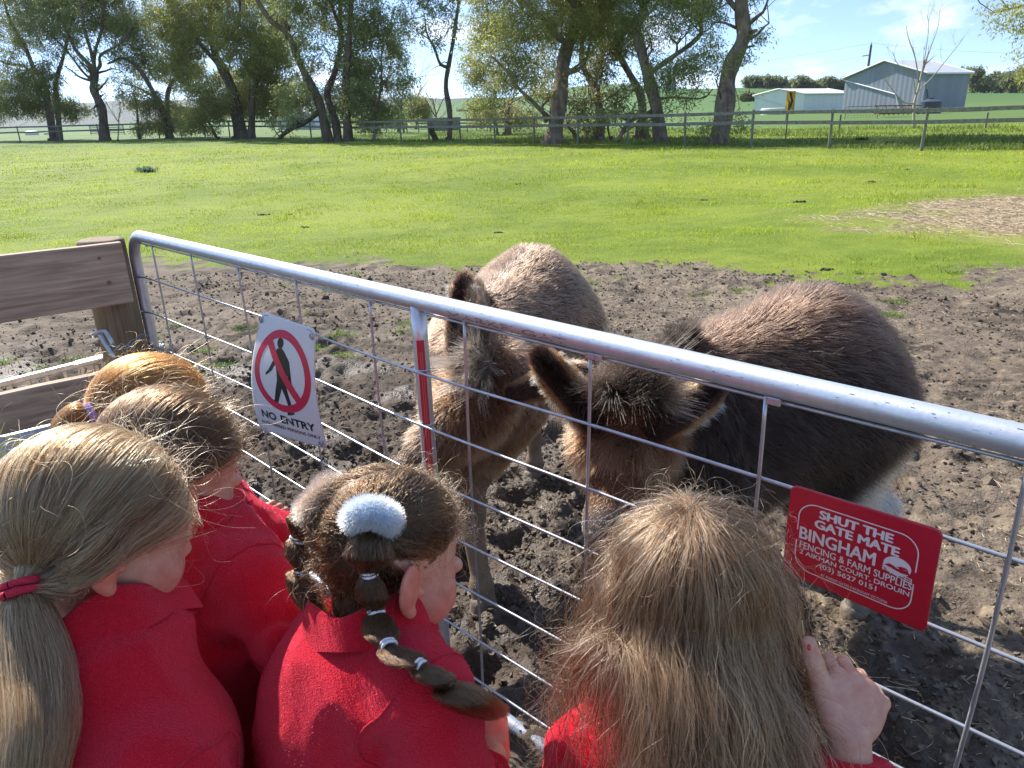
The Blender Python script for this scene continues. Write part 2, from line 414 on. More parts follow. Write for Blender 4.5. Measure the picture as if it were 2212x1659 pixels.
sp = (sstep(.15, .5, fbm(X * 30, Y * 30, s=70, o=3)) * M * sstep(.3, 1.4, X + .25 * Y) * .5)[..., None]; col = col * (1 - sp) + sp * np.array([.38, .30, .19])
ny, nx = X.shape; ii = np.arange(ny - 1)[:, None] * nx; jj = np.arange(nx - 1)[None]
Q = np.stack([ii + jj, ii + jj + 1, ii + nx + jj + 1, ii + nx + jj], -1).reshape(-1, 4)
m_g = mat("ground_soil_and_grass", (1, 1, 1), .85, noise_s=38, col2=(.62, .62, .6), attr="col", bump=.55, bump_s=85, detail=8, coord='Object', spec=.25)
_nt = m_g.node_tree; _at = _nt.nodes.new('ShaderNodeAttribute'); _at.attribute_name = 'wet'
_mr = _nt.nodes.new('ShaderNodeMapRange'); _mr.inputs[3].default_value = .88; _mr.inputs[4].default_value = .34
_nt.links.new(_at.outputs['Fac'], _mr.inputs[0]); _nt.links.new(_mr.outputs[0], _nt.nodes['Principled BSDF'].inputs['Roughness'])
for _n in _nt.nodes:
    if _n.type == 'BUMP': _n.inputs['Distance'].default_value = .022
wv = np.repeat(((wet[..., 0] / .72) * M * sstep(-.1, .35, fbm(X * 4, Y * 4, s=77, o=3))).reshape(-1, 1), 3, 1)
g_o = mesh_np("ground", np.stack([X, Y, Z], -1).reshape(-1, 3), Q, m_g, cols={"col": col.reshape(-1, 3), "wet": wv})
tag(g_o, "farm ground of trampled brown mud running into a green paddock", kind="structure")
m_w = mat("puddle_water", (.11, .085, .06), .06, spec=.6)
for k, (px, py, a, b) in enumerate(PUD):
    t = np.linspace(0, 2 * np.pi, 28, endpoint=False); rr = 1 + .18 * np.sin(3 * t + k) + .1 * np.sin(5 * t)
    V = np.stack([px + np.cos(t) * a * .95 * rr, py + np.sin(t) * b * .95 * rr, np.full(28, -.036)], -1)
    V = np.vstack([V, [px, py, -.036]]); T = np.stack([np.arange(28), (np.arange(28) + 1) % 28, np.full(28, 28)], -1)
    tag(mesh_np("puddle", V, T, m_w), kind="structure")

# ---- grass blades (stuff)
def blades(pos, h, w, lean, col, name, m, label):
    n = len(pos); a = rng.random(n) * 2 * np.pi; d = np.stack([np.cos(a), np.sin(a), 0 * a], -1); s = np.stack([-np.sin(a), np.cos(a), 0 * a], -1)
    up = np.array([0, 0, 1.]); L = (rng.random(n) * lean)[:, None]
    p0 = pos - s * w[:, None] / 2; p1 = pos + s * w[:, None] / 2; md = pos + up * (h * .6)[:, None] + d * L * h[:, None] * .35
    p2 = md - s * w[:, None] * .36; p3 = md + s * w[:, None] * .36; tp = pos + up * (h)[:, None] * (1 - .3 * L) + d * L * h[:, None]
    V = np.stack([p0, p1, p3, p2, tp], 1).reshape(-1, 3); i = np.arange(n)[:, None] * 5
    Qd = i + np.array([[0, 1, 2, 3]]); Td = i + np.array([[3, 2, 4]])
    c = np.repeat(col, 5, 0)
    o = mesh_np(name, V, [Qd, Td], m, cols={"col": c}, smooth=False)
    return tag(o, label, "grass", kind="stuff")
m_bl = mat("grass_blade", (1, 1, 1), .5, attr="col", transl=.42, spec=.35)
PP = []; HH = []; WW = []
for y0, y1, dens, hh, ww in ((4.5, 9, 560, .032, .0045), (9, 13, 700, .036, .006), (13, 19, 330, .04, .009), (19, 29, 130, .045, .015), (29, 62, 30, .06, .03)):
    xl, xr = -.78 * y1 - 1.5, .80 * y1 + 1.5; n = int(dens * (y1 - y0) * (xr - xl))
    x = rng.uniform(xl, xr, n); y = rng.uniform(y0, y1, n); k = (np.abs(x - .01 * y) < .80 * y + 1.5) & (mud_mask(x, y) < rng.random(n) * .55) & (straw_mask(x, y) < rng.random(n) * .6)
    x, y = x[k], y[k]; cl = np.clip(.5 + fbm(x * 1.5, y * 1.5, s=91, o=4) * 1.9, .03, 1)
    lush = sstep(.28, .55, fbm(x * .8, y * 1.3, s=95, o=3)); k = rng.random(len(x)) < .35 + .65 * cl; x, y, cl, lush = x[k], y[k], cl[k], lush[k]
    h = hh * (.55 + .7 * rng.random(len(x))) * (.65 + .6 * cl + 1.5 * lush); PP.append(np.stack([x, y, H(x, y) - .004], -1)); HH.append(h); WW.append(ww * (.7 + .6 * rng.random(len(x))))
PP = np.vstack(PP); HH = np.concatenate(HH); WW = np.concatenate(WW); n = len(PP)
t = rng.random((n, 1)); t2 = np.clip(.5 + fbm(PP[:, 0] * .5, PP[:, 1] * .5, s=96, o=3), 0, 1)[:, None]
gcol = (np.array([.225, .345, .013]) * (1 - t) + np.array([.56, .62, .05]) * t) * (.75 + .5 * t2)
yl = rng.random(n) < .03; gcol[yl] = [.38, .32, .14]
blades(PP, HH, WW, 1.3, gcol, "paddock_grass", m_bl, "short bright green grass covering the paddock beyond the mud")
# small green tufts coming up in the mud
tx, ty = [], []
for k in range(46):
    cx, cy = rng.uniform(-5.5, 6), rng.uniform(4.6, 8.2)
    if k < 6: cx, cy = [(-2.3, 5.2), (-2.9, 5.6), (-1.2, 5.0), (-.55, 5.5), (-3.3, 4.9), (-1.7, 6.2)][k]
    m = rng.integers(25, 110); tx.append(cx + rng.normal(0, .06, m)); ty.append(cy + rng.normal(0, .05, m))
tx, ty = np.concatenate(tx), np.concatenate(ty); n = len(tx); t = rng.random((n, 1))
blades(np.stack([tx, ty, H(tx, ty) - .004], -1), .022 + .03 * rng.random(n), .004 + .003 * rng.random(n), 1.6, np.array([.12, .24, .015]) * (1 - t) + np.array([.24, .36, .04]) * t, "mud_grass_tufts", m_bl, "small green tufts sprouting through the mud")

# long rough grass beyond the far fence
FA, FB = np.array([17.1, 24.4]), np.array([-18.5, 66.5])      # line of the far fence
fd = (FB - FA) / np.linalg.norm(FB - FA); fn = np.array([fd[1], -fd[0]]); fn = fn if fn[1] > 0 else -fn
n = 46000; u = rng.random(n) ** 1.4 * 72 - 12; v = .3 + rng.random(n) ** 1.3 * 24; p = FA + fd * u[:, None] + fn * v[:, None]
cl = np.clip(.5 + fbm(p[:, 0] * .35, p[:, 1] * .35, s=101, o=3) * 1.2, .1, 1); t = rng.random((n, 1))
c = np.array([.12, .21, .025]) * (1 - t) + np.array([.24, .27, .07]) * t
blades(np.stack([p[:, 0], p[:, 1], H(p[:, 0], p[:, 1]) - .01], -1), (.10 + .28 * rng.random(n)) * cl, .035 + .02 * rng.random(n), 1.0, c, "rough_grass", m_bl, "long rough grass growing beyond the far paddock fence")

# ---- straw (stuff) and dung
def sticks(x, y, L, w, name, m, label, cat, lift=.006, colr=None, tilt=.25):
    n = len(x); a = rng.random(n) * np.pi * 2; e = (rng.random(n) - .3) * tilt; d = np.stack([np.cos(a) * np.cos(e), np.sin(a) * np.cos(e), np.sin(e)], -1)
    s = np.stack([-np.sin(a), np.cos(a), 0 * a], -1) * w[:, None] / 2; c = np.stack([x, y, H(x, y) + lift], -1); up = np.array([0, 0, 1.]) * w[:, None] / 2
    b = s * 0 + np.stack([-np.sin(a), np.cos(a), 0 * a], -1) * (L * (rng.random(n) - .5) * .25)[:, None]
    A = c - d * L[:, None] / 2; B = c + b; Cc = c + d * L[:, None] / 2
    V = np.stack([A - s, A + s, A + up, B - s, B + s, B + up, Cc - s, Cc + s, Cc + up], 1).reshape(-1, 3); i = np.arange(n)[:, None] * 9
    Q = np.vstack([i + np.array([[q]]) .reshape(1, 4) for q in ([0, 3, 5, 2], [2, 5, 4, 1], [1, 4, 3, 0], [3, 6, 8, 5], [5, 8, 7, 4], [4, 7, 6, 3])])
    t = rng.random((n, 1)); cc = (np.array([.58, .45, .28]) * t + np.array([.36, .26, .15]) * (1 - t)) if colr is None else colr
    return tag(mesh_np(name, V, Q, m, cols={"col": np.repeat(cc, 9, 0)}, smooth=False), label, cat, kind="stuff")
m_st = mat("straw_stalk", (1, 1, 1), .55, attr="col", spec=.4, transl=.15)
x = rng.uniform(3.5, 14, 60000); y = rng.uniform(6.5, 15, 60000); k = straw_mask(x, y) > rng.random(60000) ** .6 * .95 + .03; x, y = x[k], y[k]
sticks(x, y, .06 + .16 * rng.random(len(x)), .003 + .004 * rng.random(len(x)), "spread_straw", m_st, "pale straw spread over the grass on the right of the paddock", "straw", .012)
x = rng.uniform(-2.4, 6, 26000); y = rng.uniform(1.2, 8.0, 26000); k = (rng.random(26000) < .10 + .9 * sstep(.2, 1.5, x + .2 * y - .2)) & (fbm(x * 1.4, y * 1.4, s=111, o=3) > -.25 + rng.random(26000) * .3) & (mud_mask(x, y) > .4)
x, y = x[k], y[k]; sticks(x, y, .008 + .03 * rng.random(len(x)) ** 2 + .10 * (rng.random(len(x)) < .03), .0022 + .002 * rng.random(len(x)), "trodden_chaff", m_st, "bits of straw and chaff trodden into the mud", "chaff", .003)

# crumbs and clods of churned mud (stuff)
def crumbs(n):
    g = (1 + 5 ** .5) / 2; I = nrm(np.array([[-1, g, 0], [1, g, 0], [-1, -g, 0], [1, -g, 0], [0, -1, g], [0, 1, g], [0, -1, -g], [0, 1, -g], [g, 0, -1], [g, 0, 1], [-g, 0, -1], [-g, 0, 1]])); Fi = np.array([[0, 11, 5], [0, 5, 1], [0, 1, 7], [0, 7, 10], [0, 10, 11], [1, 5, 9], [5, 11, 4], [11, 10, 2], [10, 7, 6], [7, 1, 8], [3, 9, 4], [3, 4, 2], [3, 2, 6], [3, 6, 8], [3, 8, 9], [4, 9, 5], [2, 4, 11], [6, 2, 10], [8, 6, 7], [9, 8, 1]])
    x = rng.uniform(-6.2, 4.6, n); y = rng.uniform(.9, 8.2, n); w = np.exp(-((x + .1) / 1.9) ** 2) * (1 - sstep(3.4, 5.2, y)) + .34; k = (rng.random(n) < w * (.25 + 1.2 * np.clip(fbm(x * 2.2, y * 2.2, s=131, o=3) + .3, 0, 1))) & (mud_mask(x, y) > .6); x, y = x[k], y[k]; n = len(x)
    r = .0035 + .0075 * rng.random(n) ** 2 + .016 * (rng.random(n) < .05) * rng.random(n); dsp = 1 + .42 * rng.standard_normal((n, 12)); V = I[None] * dsp[..., None] * r[:, None, None] * (np.array([1, 1, .75]) * (.8 + .5 * rng.random((n, 1, 3)))); V = V + np.stack([x, y, H(x, y) + r * .35], -1)[:, None]
    t = rng.random((n, 1)); c = mudB * 1.1 * (1 - t) + mudC * .85 * t; return tag(mesh_np("mud_crumbs", V.reshape(-1, 3), (np.arange(n)[:, None, None] * 12 + Fi[None]).reshape(-1, 3), m_g2, None, False, cols={"col": np.repeat(c, 12, 0)}), "loose crumbs and clods of churned brown mud beyond the gate", "mud", kind="stuff")
m_g2 = mat("mud_crumb", (1, 1, 1), .8, noise_s=90, col2=(.7, .7, .7), attr="col", bump=.5, bump_s=200, spec=.3)
crumbs(130000)
def clod(name, c, r, m, label, cat, group, seed, n=9):
    """a pile of small lumps as one mesh"""
    mb = MB(); R = np.random.default_rng(seed)
    for k in range(n):
        q = c[:2] + R.normal(0, r * .75, 2) * np.array([1.5, .8]); rr = r * (.25 + .4 * R.random()); t = np.linspace(0, np.pi, 6); a = np.linspace(0, 2 * np.pi, 9)
        Xs = np.stack([np.outer(np.sin(t), np.cos(a)), np.outer(np.sin(t), np.sin(a)), np.outer(np.cos(t), np.ones(9)) * .75], -1) * rr * (1 + .25 * R.standard_normal((6, 9, 1)) * 0.5)
        Xs[:, -1] = Xs[:, 0]; mb.grid(Xs + [q[0], q[1], float(H(np.array([q[0]]), np.array([q[1]]))[0]) + rr * .3])
    return tag(mb.build(name, m, smooth=True), label, cat, group)
m_dg = mat("dark_dung", (.035, .026, .02), .8, noise_s=40, col2=(.07, .055, .04), bump=.6, bump_s=90)
DP = [(570, 465, .07, "dark dung pile in the grass straight behind the gate's latch end"), (1120, 398, .055, "dark dung pile in mid paddock above the pale donkey"), (1725, 437, .09, "wide dark dung pile near the left edge of the straw"), (1885, 390, .085, "dark dung pile beyond the straw on the right"), (660, 490, .05, "small dung pile beside a grass clump left of centre"), (625, 465, .04, "small dark dung lump just right of the larger left pile"), (1080, 505, .05, "brown dung pile between gate and mid paddock"), (1520, 435, .05, "little dung pile far out above the dark donkey"), (1960, 365, .05, "small dung pile close to the shade under the trees"), (1785, 585, .06, "dung pile at the mud edge behind the dark donkey")]
for k, (dx, dy, r, lab) in enumerate(DP):
    clod("dung_pile", GR(dx, dy), r * .62, m_dg, lab, "dung pile", "dung piles dotted over the paddock", 40 + k, 14)
# greyish weed plant in the paddock
def weed(c, n, h, name, label, col, seed):
    R = np.random.default_rng(seed); P = c + np.stack([R.normal(0, h * .9, n), R.normal(0, h * .5, n), 0 * R.random(n)], -1)
    a = R.random(n) * 2 * np.pi; L = h * (.4 + .7 * R.random(n)); d = np.stack([np.cos(a), np.sin(a), .5 + R.random(n)], -1) * L[:, None]; s = np.stack([-np.sin(a), np.cos(a), 0 * a], -1) * (L * .16)[:, None]
    V = np.stack([P - s * .3, P + s * .3, P + d * .6 + s, P + d, P + d * .6 - s], 1).reshape(-1, 3); i = np.arange(n)[:, None] * 5
    o = mesh_np(name, V, [i + np.array([[0, 1, 2, 4]]), i + np.array([[4, 2, 3]])], m_bl, smooth=False, cols={"col": np.repeat(col * (.7 + .6 * R.random((n, 1))), 5, 0)})
    return tag(o, label, "weed")
weed(GR(316, 372), 320, .17, "leafy_weed", "grey green leafy weed standing alone on the left of the paddock", np.array([.20, .27, .17]), 5)
weed(GR(1860, 305, .0), 160, .16, "low_weed", "dark green weed clump at the foot of a right hand fence post", np.array([.06, .11, .03]), 6)

# ================================================================== TREES
m_bark = mat("gum_bark", (.13, .095, .072), .95, noise_s=3.2, col2=(.30, .235, .18), bump=.9, bump_s=9, stretch=(1, 1, .22), spec=.2)
m_bark2 = mat("dark_bark", (.085, .066, .052), .95, noise_s=3.2, col2=(.18, .14, .11), bump=.8, bump_s=9, stretch=(1, 1, .25), spec=.2)
m_bare = mat("pale_bark", (.30, .26, .19), .8, noise_s=6, col2=(.42, .38, .28))
m_leaf = mat("gum_leaf", (1, 1, 1), .42, attr="col", transl=.6, spec=.5)

def limb(mb, P, w0, w1, seed=0, n=None, wob=.0, sides=8):
    P = np.asarray(P, float); L = np.linalg.norm(np.diff(P, axis=0), axis=1).sum(); n = n or max(6, int(L / .35)); Q = spline(P, n)
    R = np.random.default_rng(seed); t = np.linspace(0, 1, n); r = w0 + (w1 - w0) * t ** .85
    ph = R.random(3) * 9; off = np.stack([np.sin(t * 9 + ph[0]), np.sin(t * 7 + ph[1]), 0 * t], -1) * (w0 * .35) * np.sin(np.pi * t)[:, None] + wob * np.cumsum(R.normal(0, 1, (n, 3)), 0) * .1
    Q = Q + off; r = r * (1 + .10 * np.sin(t * 23 + ph[2]) * (t < .9)); mb.tube(Q, r, sides); return Q
def twigs(mb, Q, n, L, w, rng, up=.35, drop=0):
    """secondary branches off a limb polyline, returns tips"""
    tips = []
    for k in range(n):
        i = int(len(Q) * (.35 + .65 * rng.random()) - 1e-6); i = min(i, len(Q) - 1); p = Q[i]; a = rng.random() * 2 * np.pi
        d = np.array([np.cos(a), np.sin(a), up + .5 * rng.random()]); d /= np.linalg.norm(d); l = L * (.5 + rng.random()); pts = [p]
        for s in range(4): d = nrm(d + rng.normal(0, .28, 3) + [0, 0, -drop]); pts.append(pts[-1] + d * l / 4)
        mb.tube(spline(pts, 9), np.linspace(w, w * .25, 9), 5, False); tips.append(pts[-1]); tips.append(pts[-2])
    return tips
def leaves(cl, n_per, spread, ll, lw, cols, rng, parent, name="crown", droop=.7):
    """cl (m,3) cluster centres"""
    cl = np.asarray(cl); m = len(cl); n = m * n_per; globals()["_LN"] = globals().get("_LN", 0) + n; c = np.repeat(cl, n_per, 0)
    P = c + rng.normal(0, 1, (n, 3)) * spread * np.array([1, 1, .85]); d = nrm(rng.normal(0, 1, (n, 3)) * [1, 1, .6] + [0, 0, -droop * 1.3]); s = nrm(np.cross(d, rng.normal(0, 1, (n, 3))))
    L = (ll * (.6 + .8 * rng.random(n)))[:, None]; w = lw * (.7 + .6 * rng.random(n))[:, None]; mid = P + d * L * .45
    V = np.stack([P, mid + s * w * .5, P + d * L, mid - s * w * .5], 1).reshape(-1, 3)
    t = np.repeat(rng.random((m, 1)) ** 1.2, n_per, 0); cc = cols[0] * (1 - t) + cols[1] * t; cc = cc * (.75 + .5 * rng.random((n, 1)))
    return mesh_np(name, V, np.arange(n * 4).reshape(-1, 4), m_leaf, parent, False, cols={"col": np.repeat(cc, 4, 0)})
DK, MID, YG, OL = np.array([.18, .205, .085]), np.array([.28, .30, .10]), np.array([.46, .45, .13]), np.array([.32, .30, .14])
def tree(name, label, d, base, limbs, blobs, cols=(MID, YG), seed=0, npc=34, dens=1.0, bark=None, ll=.25, lw=.068, tw=7, spread=.26, group=None, fill=True):
    """limbs: (points D, width D at start, end, depth slant) ; blobs: (x,y,rx,ry in D, depth offset, weight)"""
    R = np.random.default_rng(seed); k = d / FPX; b = AT(base[0], base[1], d); zb = float(H(b[:1], b[1:2])[0]); root = empty(name, (b[0], b[1], zb), label, "tree", group); root.empty_display_size = 1
    mb = MB(); tips = []
    for li, (pts, w0, w1, sl) in enumerate(limbs):
        P = []
        for i, (x, y) in enumerate(pts): P.append(AT(x, y, d + sl * i / max(1, len(pts) - 1)))
        P = np.array(P)
        if li == 0 or abs(pts[0][1] - base[1]) < 14:
            P[0, 2] = zb - .3; fl = P[0].copy(); fl[2] = zb + .25
            Qb = np.array([[P[0][0], P[0][1], zb - .3], fl]); mb.tube(Qb, [w0 * k * .72, w0 * k * .58], 9, False)
        Q = limb(mb, P, w0 * k / 2, w1 * k / 2, seed * 17 + li, sides=9)
        if tw: tips += twigs(mb, Q, tw, 1.9, max(.02, w1 * k * .22), R)
    C = []
    for (x, y, rx, ry, off, wgt) in blobs:
        c = AT(x, y, d + off); rr = np.array([rx, max(rx, ry) * .8, ry]) * k; vol = rr[0] * rr[1] * rr[2]; m = int(max(8, vol ** .66 * 46 * dens * wgt ** .8))
        u = nrm(R.normal(0, 1, (m, 3))) * (R.random((m, 1)) ** .45); C.append(c + u * rr)
    C = np.vstack(C + ([np.array(tips)] if tips and fill else [])); C = C[C[:, 2] > zb + .5]
    # thin branchlets that carry the clusters
    nb = min(len(C), 90); pick = R.choice(len(C), nb, replace=False); TP = np.array(tips) if tips else C[:1]
    for i in pick:
        j = np.argmin(np.linalg.norm(TP - C[i], axis=1)); a = TP[j]; m_ = (a + C[i]) / 2 + R.normal(0, .12, 3) * np.linalg.norm(a - C[i]) - [0, 0, .05]
        mb.tube(spline([a, m_, C[i]], 7), np.linspace(.028, .008, 7), 4, False)
    mb.build("trunk", bark or m_bark, root, smooth=True)
    leaves(C, int(npc * 1.3), spread, ll, lw, cols, R, root)
    return root
_LC = [0]
G_ = "gum trees along the far side of the fence"
tree("gum_tree", "dark bushy gum at far left with pale bent limb rising leftward", 72, (112, 292), [
    ([(112, 292), (108, 240), (100, 180), (70, 145), (45, 90), (20, 40), (5, -30)], 17, 5, 2), ([(125, 290), (122, 200), (135, 130), (150, 60)], 14, 4, -3), ([(106, 230), (60, 150), (20, 138), (-30, 120)], 8, 3, -2)],
    [(30, 215, 60, 40, 0, .9), (100, 225, 60, 36, 2, .9), (155, 235, 36, 26, -2, .8), (60, 170, 70, 40, -3, .8), (20, 60, 90, 60, 2, .5), (110, 60, 80, 60, -3, .5), (60, -60, 140, 90, 0, .6), (-60, 200, 80, 80, 3, 1.2)], (DK, MID), 11, 34, .8, m_bark2, group=G_)
tree("gum_tree", "smooth open branched gum leaning left with forked limbs above", 66, (225, 290), [
    ([(225, 290), (218, 240), (207, 190), (203, 150)], 21, 15, 0), ([(203, 152), (180, 125), (160, 100), (130, 45), (100, -10)], 11, 4, 3), ([(204, 150), (198, 110), (178, 50), (170, -40)], 10, 4, -3), ([(204, 152), (206, 110), (222, 40), (228, -60)], 9, 4, 1),
    ([(206, 155), (217, 140), (218, 118), (262, 92), (300, 40)], 9, 3, -2), ([(203, 178), (175, 150), (130, 95), (80, 50)], 7, 2, 4)],
    [(150, 20, 80, 50, 0, .55), (235, 40, 60, 50, 2, .8), (270, 60, 40, 40, -1, .8), (200, -60, 140, 70, 0, .8), (90, -30, 90, 70, 3, .6)], (DK * 1.3, MID), 12, 30, .9, m_bark2, tw=9, group=G_)
tree("gum_tree", "twisted gum with arching limbs and hazy gaps, left of the dense tree", 68, (366, 292), [
    ([(366, 292), (352, 240), (330, 200), (300, 150), (268, 126), (232, 138)], 15, 4, -3), ([(366, 292), (362, 200), (385, 160), (400, 110)], 13, 3, 3), ([(300, 290), (296, 240), (290, 200)], 6, 2, 0), ([(340, 215), (300, 190), (262, 180)], 5, 2, 3)],
    [(310, 130, 60, 45, 0, .7), (390, 160, 50, 50, 2, .8), (330, 225, 45, 30, -1, .8), (380, 250, 40, 26, 2, 1.0), (300, 60, 60, 60, 0, .55), (280, 200, 40, 40, 2, .4), (345, 275, 70, 16, 1, .8)], (DK * 1.4, YG * .7), 13, 32, .9, m_bark2, group=G_)
tree("gum_tree", "broad dense gum with yellow green crown left of the forked trunks", 62, (522, 300), [
    ([(522, 300), (512, 240), (500, 195), (478, 150), (465, 112), (458, 40), (452, -60)], 34, 9, 2), ([(540, 300), (545, 230), (560, 160), (575, 90)], 18, 6, -2), ([(480, 150), (430, 95), (395, 60), (370, 10)], 11, 4, 4), ([(465, 110), (510, 60), (520, -40)], 11, 4, -4), ([(470, 292), (440, 240), (425, 215)], 7, 3, 1)],
    [(430, 60, 85, 60, 0, 1.1), (540, 90, 80, 70, -2, 1.3), (390, 130, 60, 60, 2, 1.0), (580, 170, 65, 55, 0, 1.5), (500, 200, 70, 60, 3, 1.2), (450, 215, 50, 50, -2, .9), (570, 225, 80, 38, 1, 1.0), (600, 90, 50, 60, 2, 1.), (480, -40, 170, 70, 0, 1.0), (430, 265, 45, 28, -2, .9), (360, 40, 55, 50, 0, .7)], (MID * .9, YG), 14, 36, .85, m_bark2, group=G_)
tree("gum_tree", "forked gum with thick dark limbs spreading to the upper left", 54, (715, 306), [
    ([(710, 306), (697, 256), (686, 210), (659, 154), (638, 113), (618, 74), (582, 42), (550, -10)], 23, 9, -3), ([(622, 80), (618, 40), (612, -40)], 13, 6, 2), ([(731, 306), (722, 261), (708, 205), (726, 159), (736, 97), (733, 30), (740, -60)], 19, 8, 3),
    ([(752, 306), (749, 210), (749, 108), (758, 40), (765, -50)], 21, 7, -1), ([(690, 240), (668, 258), (633, 277), (612, 291), (604, 299)], 11, 9, 5), ([(736, 66), (720, 20), (700, -20)], 9, 4, -2), ([(750, 200), (775, 195), (800, 215)], 5, 2, 0)],
    [(620, 30, 60, 45, 0, .6), (700, 40, 70, 50, 2, .55), (780, 50, 60, 60, 0, .7), (760, 140, 50, 60, 2, 1.), (665, 110, 40, 50, -2, .35), (800, 170, 55, 45, 1, .7), (780, 230, 55, 35, 0, 1.0), (720, 220, 45, 45, 2, .8), (640, 215, 50, 40, -1, .8), (700, -60, 170, 70, 0, .9), (740, -200, 230, 100, 0, 1.2), (850, 60, 45, 60, 1, .5), (660, 180, 30, 40, 2, .5)], (DK * 1.6, MID * 1.2), 15, 34, .85, m_bark2, tw=8, group=G_)
tree("young_gum", "thin young gum with wispy leaves right of the forked trunks", 54, (807, 303), [
    ([(807, 303), (813, 254), (823, 172), (825, 118), (832, 60)], 7, 2, 1), ([(814, 250), (790, 205), (775, 180)], 3, 1, -1), ([(820, 190), (845, 160), (868, 140)], 3, 1, 1), ([(823, 150), (800, 110), (790, 80)], 3, 1, 1)],
    [(825, 70, 35, 40, 0, .6), (850, 120, 35, 40, 1, .8), (868, 190, 30, 40, 0, .7), (840, 240, 40, 25, 0, .9), (800, 270, 30, 20, 0, .7), (800, 150, 25, 30, 0, .35)], (DK * 1.8, MID * 1.3), 16, 26, 1.0, tw=6, group=G_)
tree("slender_gum", "slender curved gum trunk standing alone against the sky", 50, (970, 306), [
    ([(970, 306), (971, 243), (965, 189), (970, 143), (977, 90), (985, 40), (1000, -40)], 13, 7, 1), ([(967, 145), (951, 138), (938, 107), (922, 70), (918, 40)], 8, 3, -2), ([(927, 85), (905, 72), (890, 85)], 3, 1, 0), ([(938, 107), (950, 90), (952, 70)], 3, 1, 0)],
    [(925, 55, 28, 40, -2, .3), (945, 85, 16, 20, -2, .2), (960, 20, 45, 35, 0, .45), (1000, -50, 80, 50, 1, .8), (905, 0, 40, 30, 0, .5), (985, 75, 14, 30, 0, .3)], (DK * 1.8, MID), 17, 22, .7, m_bark2, tw=3, fill=False, group=G_)
mbs = MB(); p0, p1 = GR(942, 304), AT(928, 268, 49.0); limb(mbs, [p0 - [0, 0, .2], (p0 + p1) / 2, p1], .24, .2); tag(mbs.build("tree_stump", m_bark, smooth=True), "short leaning stump left of the slender curved gum", "stump")
tree("gum_tree", "large rough barked gum with drooping yellow green foliage, fourth trunk from the right", 40, (1193, 309), [
    ([(1193, 309), (1200, 250), (1219, 168), (1230, 98), (1241, 42), (1246, -60)], 42, 20, 2), ([(1186, 256), (1160, 230), (1126, 196), (1098, 158), (1060, 120)], 11, 4, -3), ([(1222, 160), (1262, 140), (1275, 90)], 12, 5, 2), ([(1228, 100), (1180, 50), (1130, 0)], 16, 6, -3), ([(1180, 262), (1170, 235), (1186, 214)], 10, 4, 1)],
    [(1060, 60, 60, 60, 0, 1.2), (1130, 70, 75, 60, -2, 1.1), (1040, 150, 50, 50, 1, 1.2), (1110, 160, 60, 45, -1, .9), (1200, 50, 60, 60, 2, 1.0), (1180, 140, 45, 40, 2, .7), (1060, 215, 45, 30, 0, .6), (1270, 60, 50, 60, 0, 1.0), (1130, -50, 170, 60, 0, 1.3), (1180, -200, 260, 110, 0, 1.5), (1170, 200, 40, 30, 1, .5), (1020, 235, 26, 22, 1, .5)], (MID, YG * 1.05), 18, 34, 1.25, ll=.2, lw=.045, group=G_)
tree("gum_tree", "gnarled half dead gum trunk between two larger leafy trunks", 42, (1292, 306), [
    ([(1292, 306), (1300, 250), (1283, 196), (1258, 140), (1262, 60)], 26, 9, 2), ([(1262, 306), (1240, 290), (1225, 270)], 16, 5, -1), ([(1322, 304), (1310, 262), (1318, 240)], 5, 3, 0), ([(1300, 240), (1345, 215), (1360, 205)], 4, 2, 0)],
    [(1300, 130, 40, 60, 1, .6), (1345, 60, 50, 60, 0, .9), (1330, 220, 30, 16, 0, .4), (1250, 215, 30, 40, 1, .5), (1310, -40, 90, 60, 0, 1.2), (1285, 285, 50, 16, 0, .3)], (MID * .8, OL), 19, 30, 1.0, group=G_)
tree("gum_tree", "leaning gum whose trunk bends up to the left, third trunk from the right", 43, (1392, 300), [
    ([(1392, 300), (1387, 240), (1384, 196), (1356, 148), (1326, 110), (1286, 84), (1250, 40)], 23, 8, 3), ([(1370, 300), (1378, 270), (1386, 250)], 10, 8, 0)],
    [(1290, 40, 60, 45, 3, .8), (1240, 0, 60, 50, 3, .9), (1340, 95, 26, 30, 2, .25)], (MID * .8, MID * 1.4), 20, 30, 1.1, group=G_)
tree("gum_tree", "tall gum with upright trunk and side limb, second trunk from the right", 38, (1429, 307), [
    ([(1429, 307), (1418, 224), (1405, 174), (1384, 120), (1374, 70), (1392, 22), (1400, -60)], 32, 14, 0), ([(1416, 216), (1454, 210), (1516, 213), (1540, 192)], 6, 2, -2), ([(1400, 160), (1455, 122), (1507, 81), (1516, 56), (1507, 20)], 12, 7, -3), ([(1462, 118), (1462, 96), (1446, 80)], 7, 3, 0), ([(1462, 96), (1485, 70), (1490, 50)], 4, 1.5, 0), ([(1408, 240), (1375, 255), (1352, 270), (1337, 303)], 9, 9, -2), ([(1376, 80), (1340, 30), (1330, -30)], 14, 6, 2)],
    [(1370, 40, 50, 50, 0, .9), (1440, 30, 50, 50, -2, .8), (1430, 160, 40, 30, -2, .8), (1470, 145, 45, 25, -3, 1.0), (1510, 130, 40, 28, -2, .8), (1400, 110, 30, 40, 2, .4), (1470, 215, 26, 16, -2, .5), (1440, -60, 170, 70, 0, 1.6), (1500, -220, 240, 110, 0, 1.6), (1530, 40, 40, 35, -3, .6), (1450, 190, 30, 16, -2, .6)], (DK * 1.6, MID * 1.3), 21, 30, 1.25, ll=.2, lw=.045, group=G_)
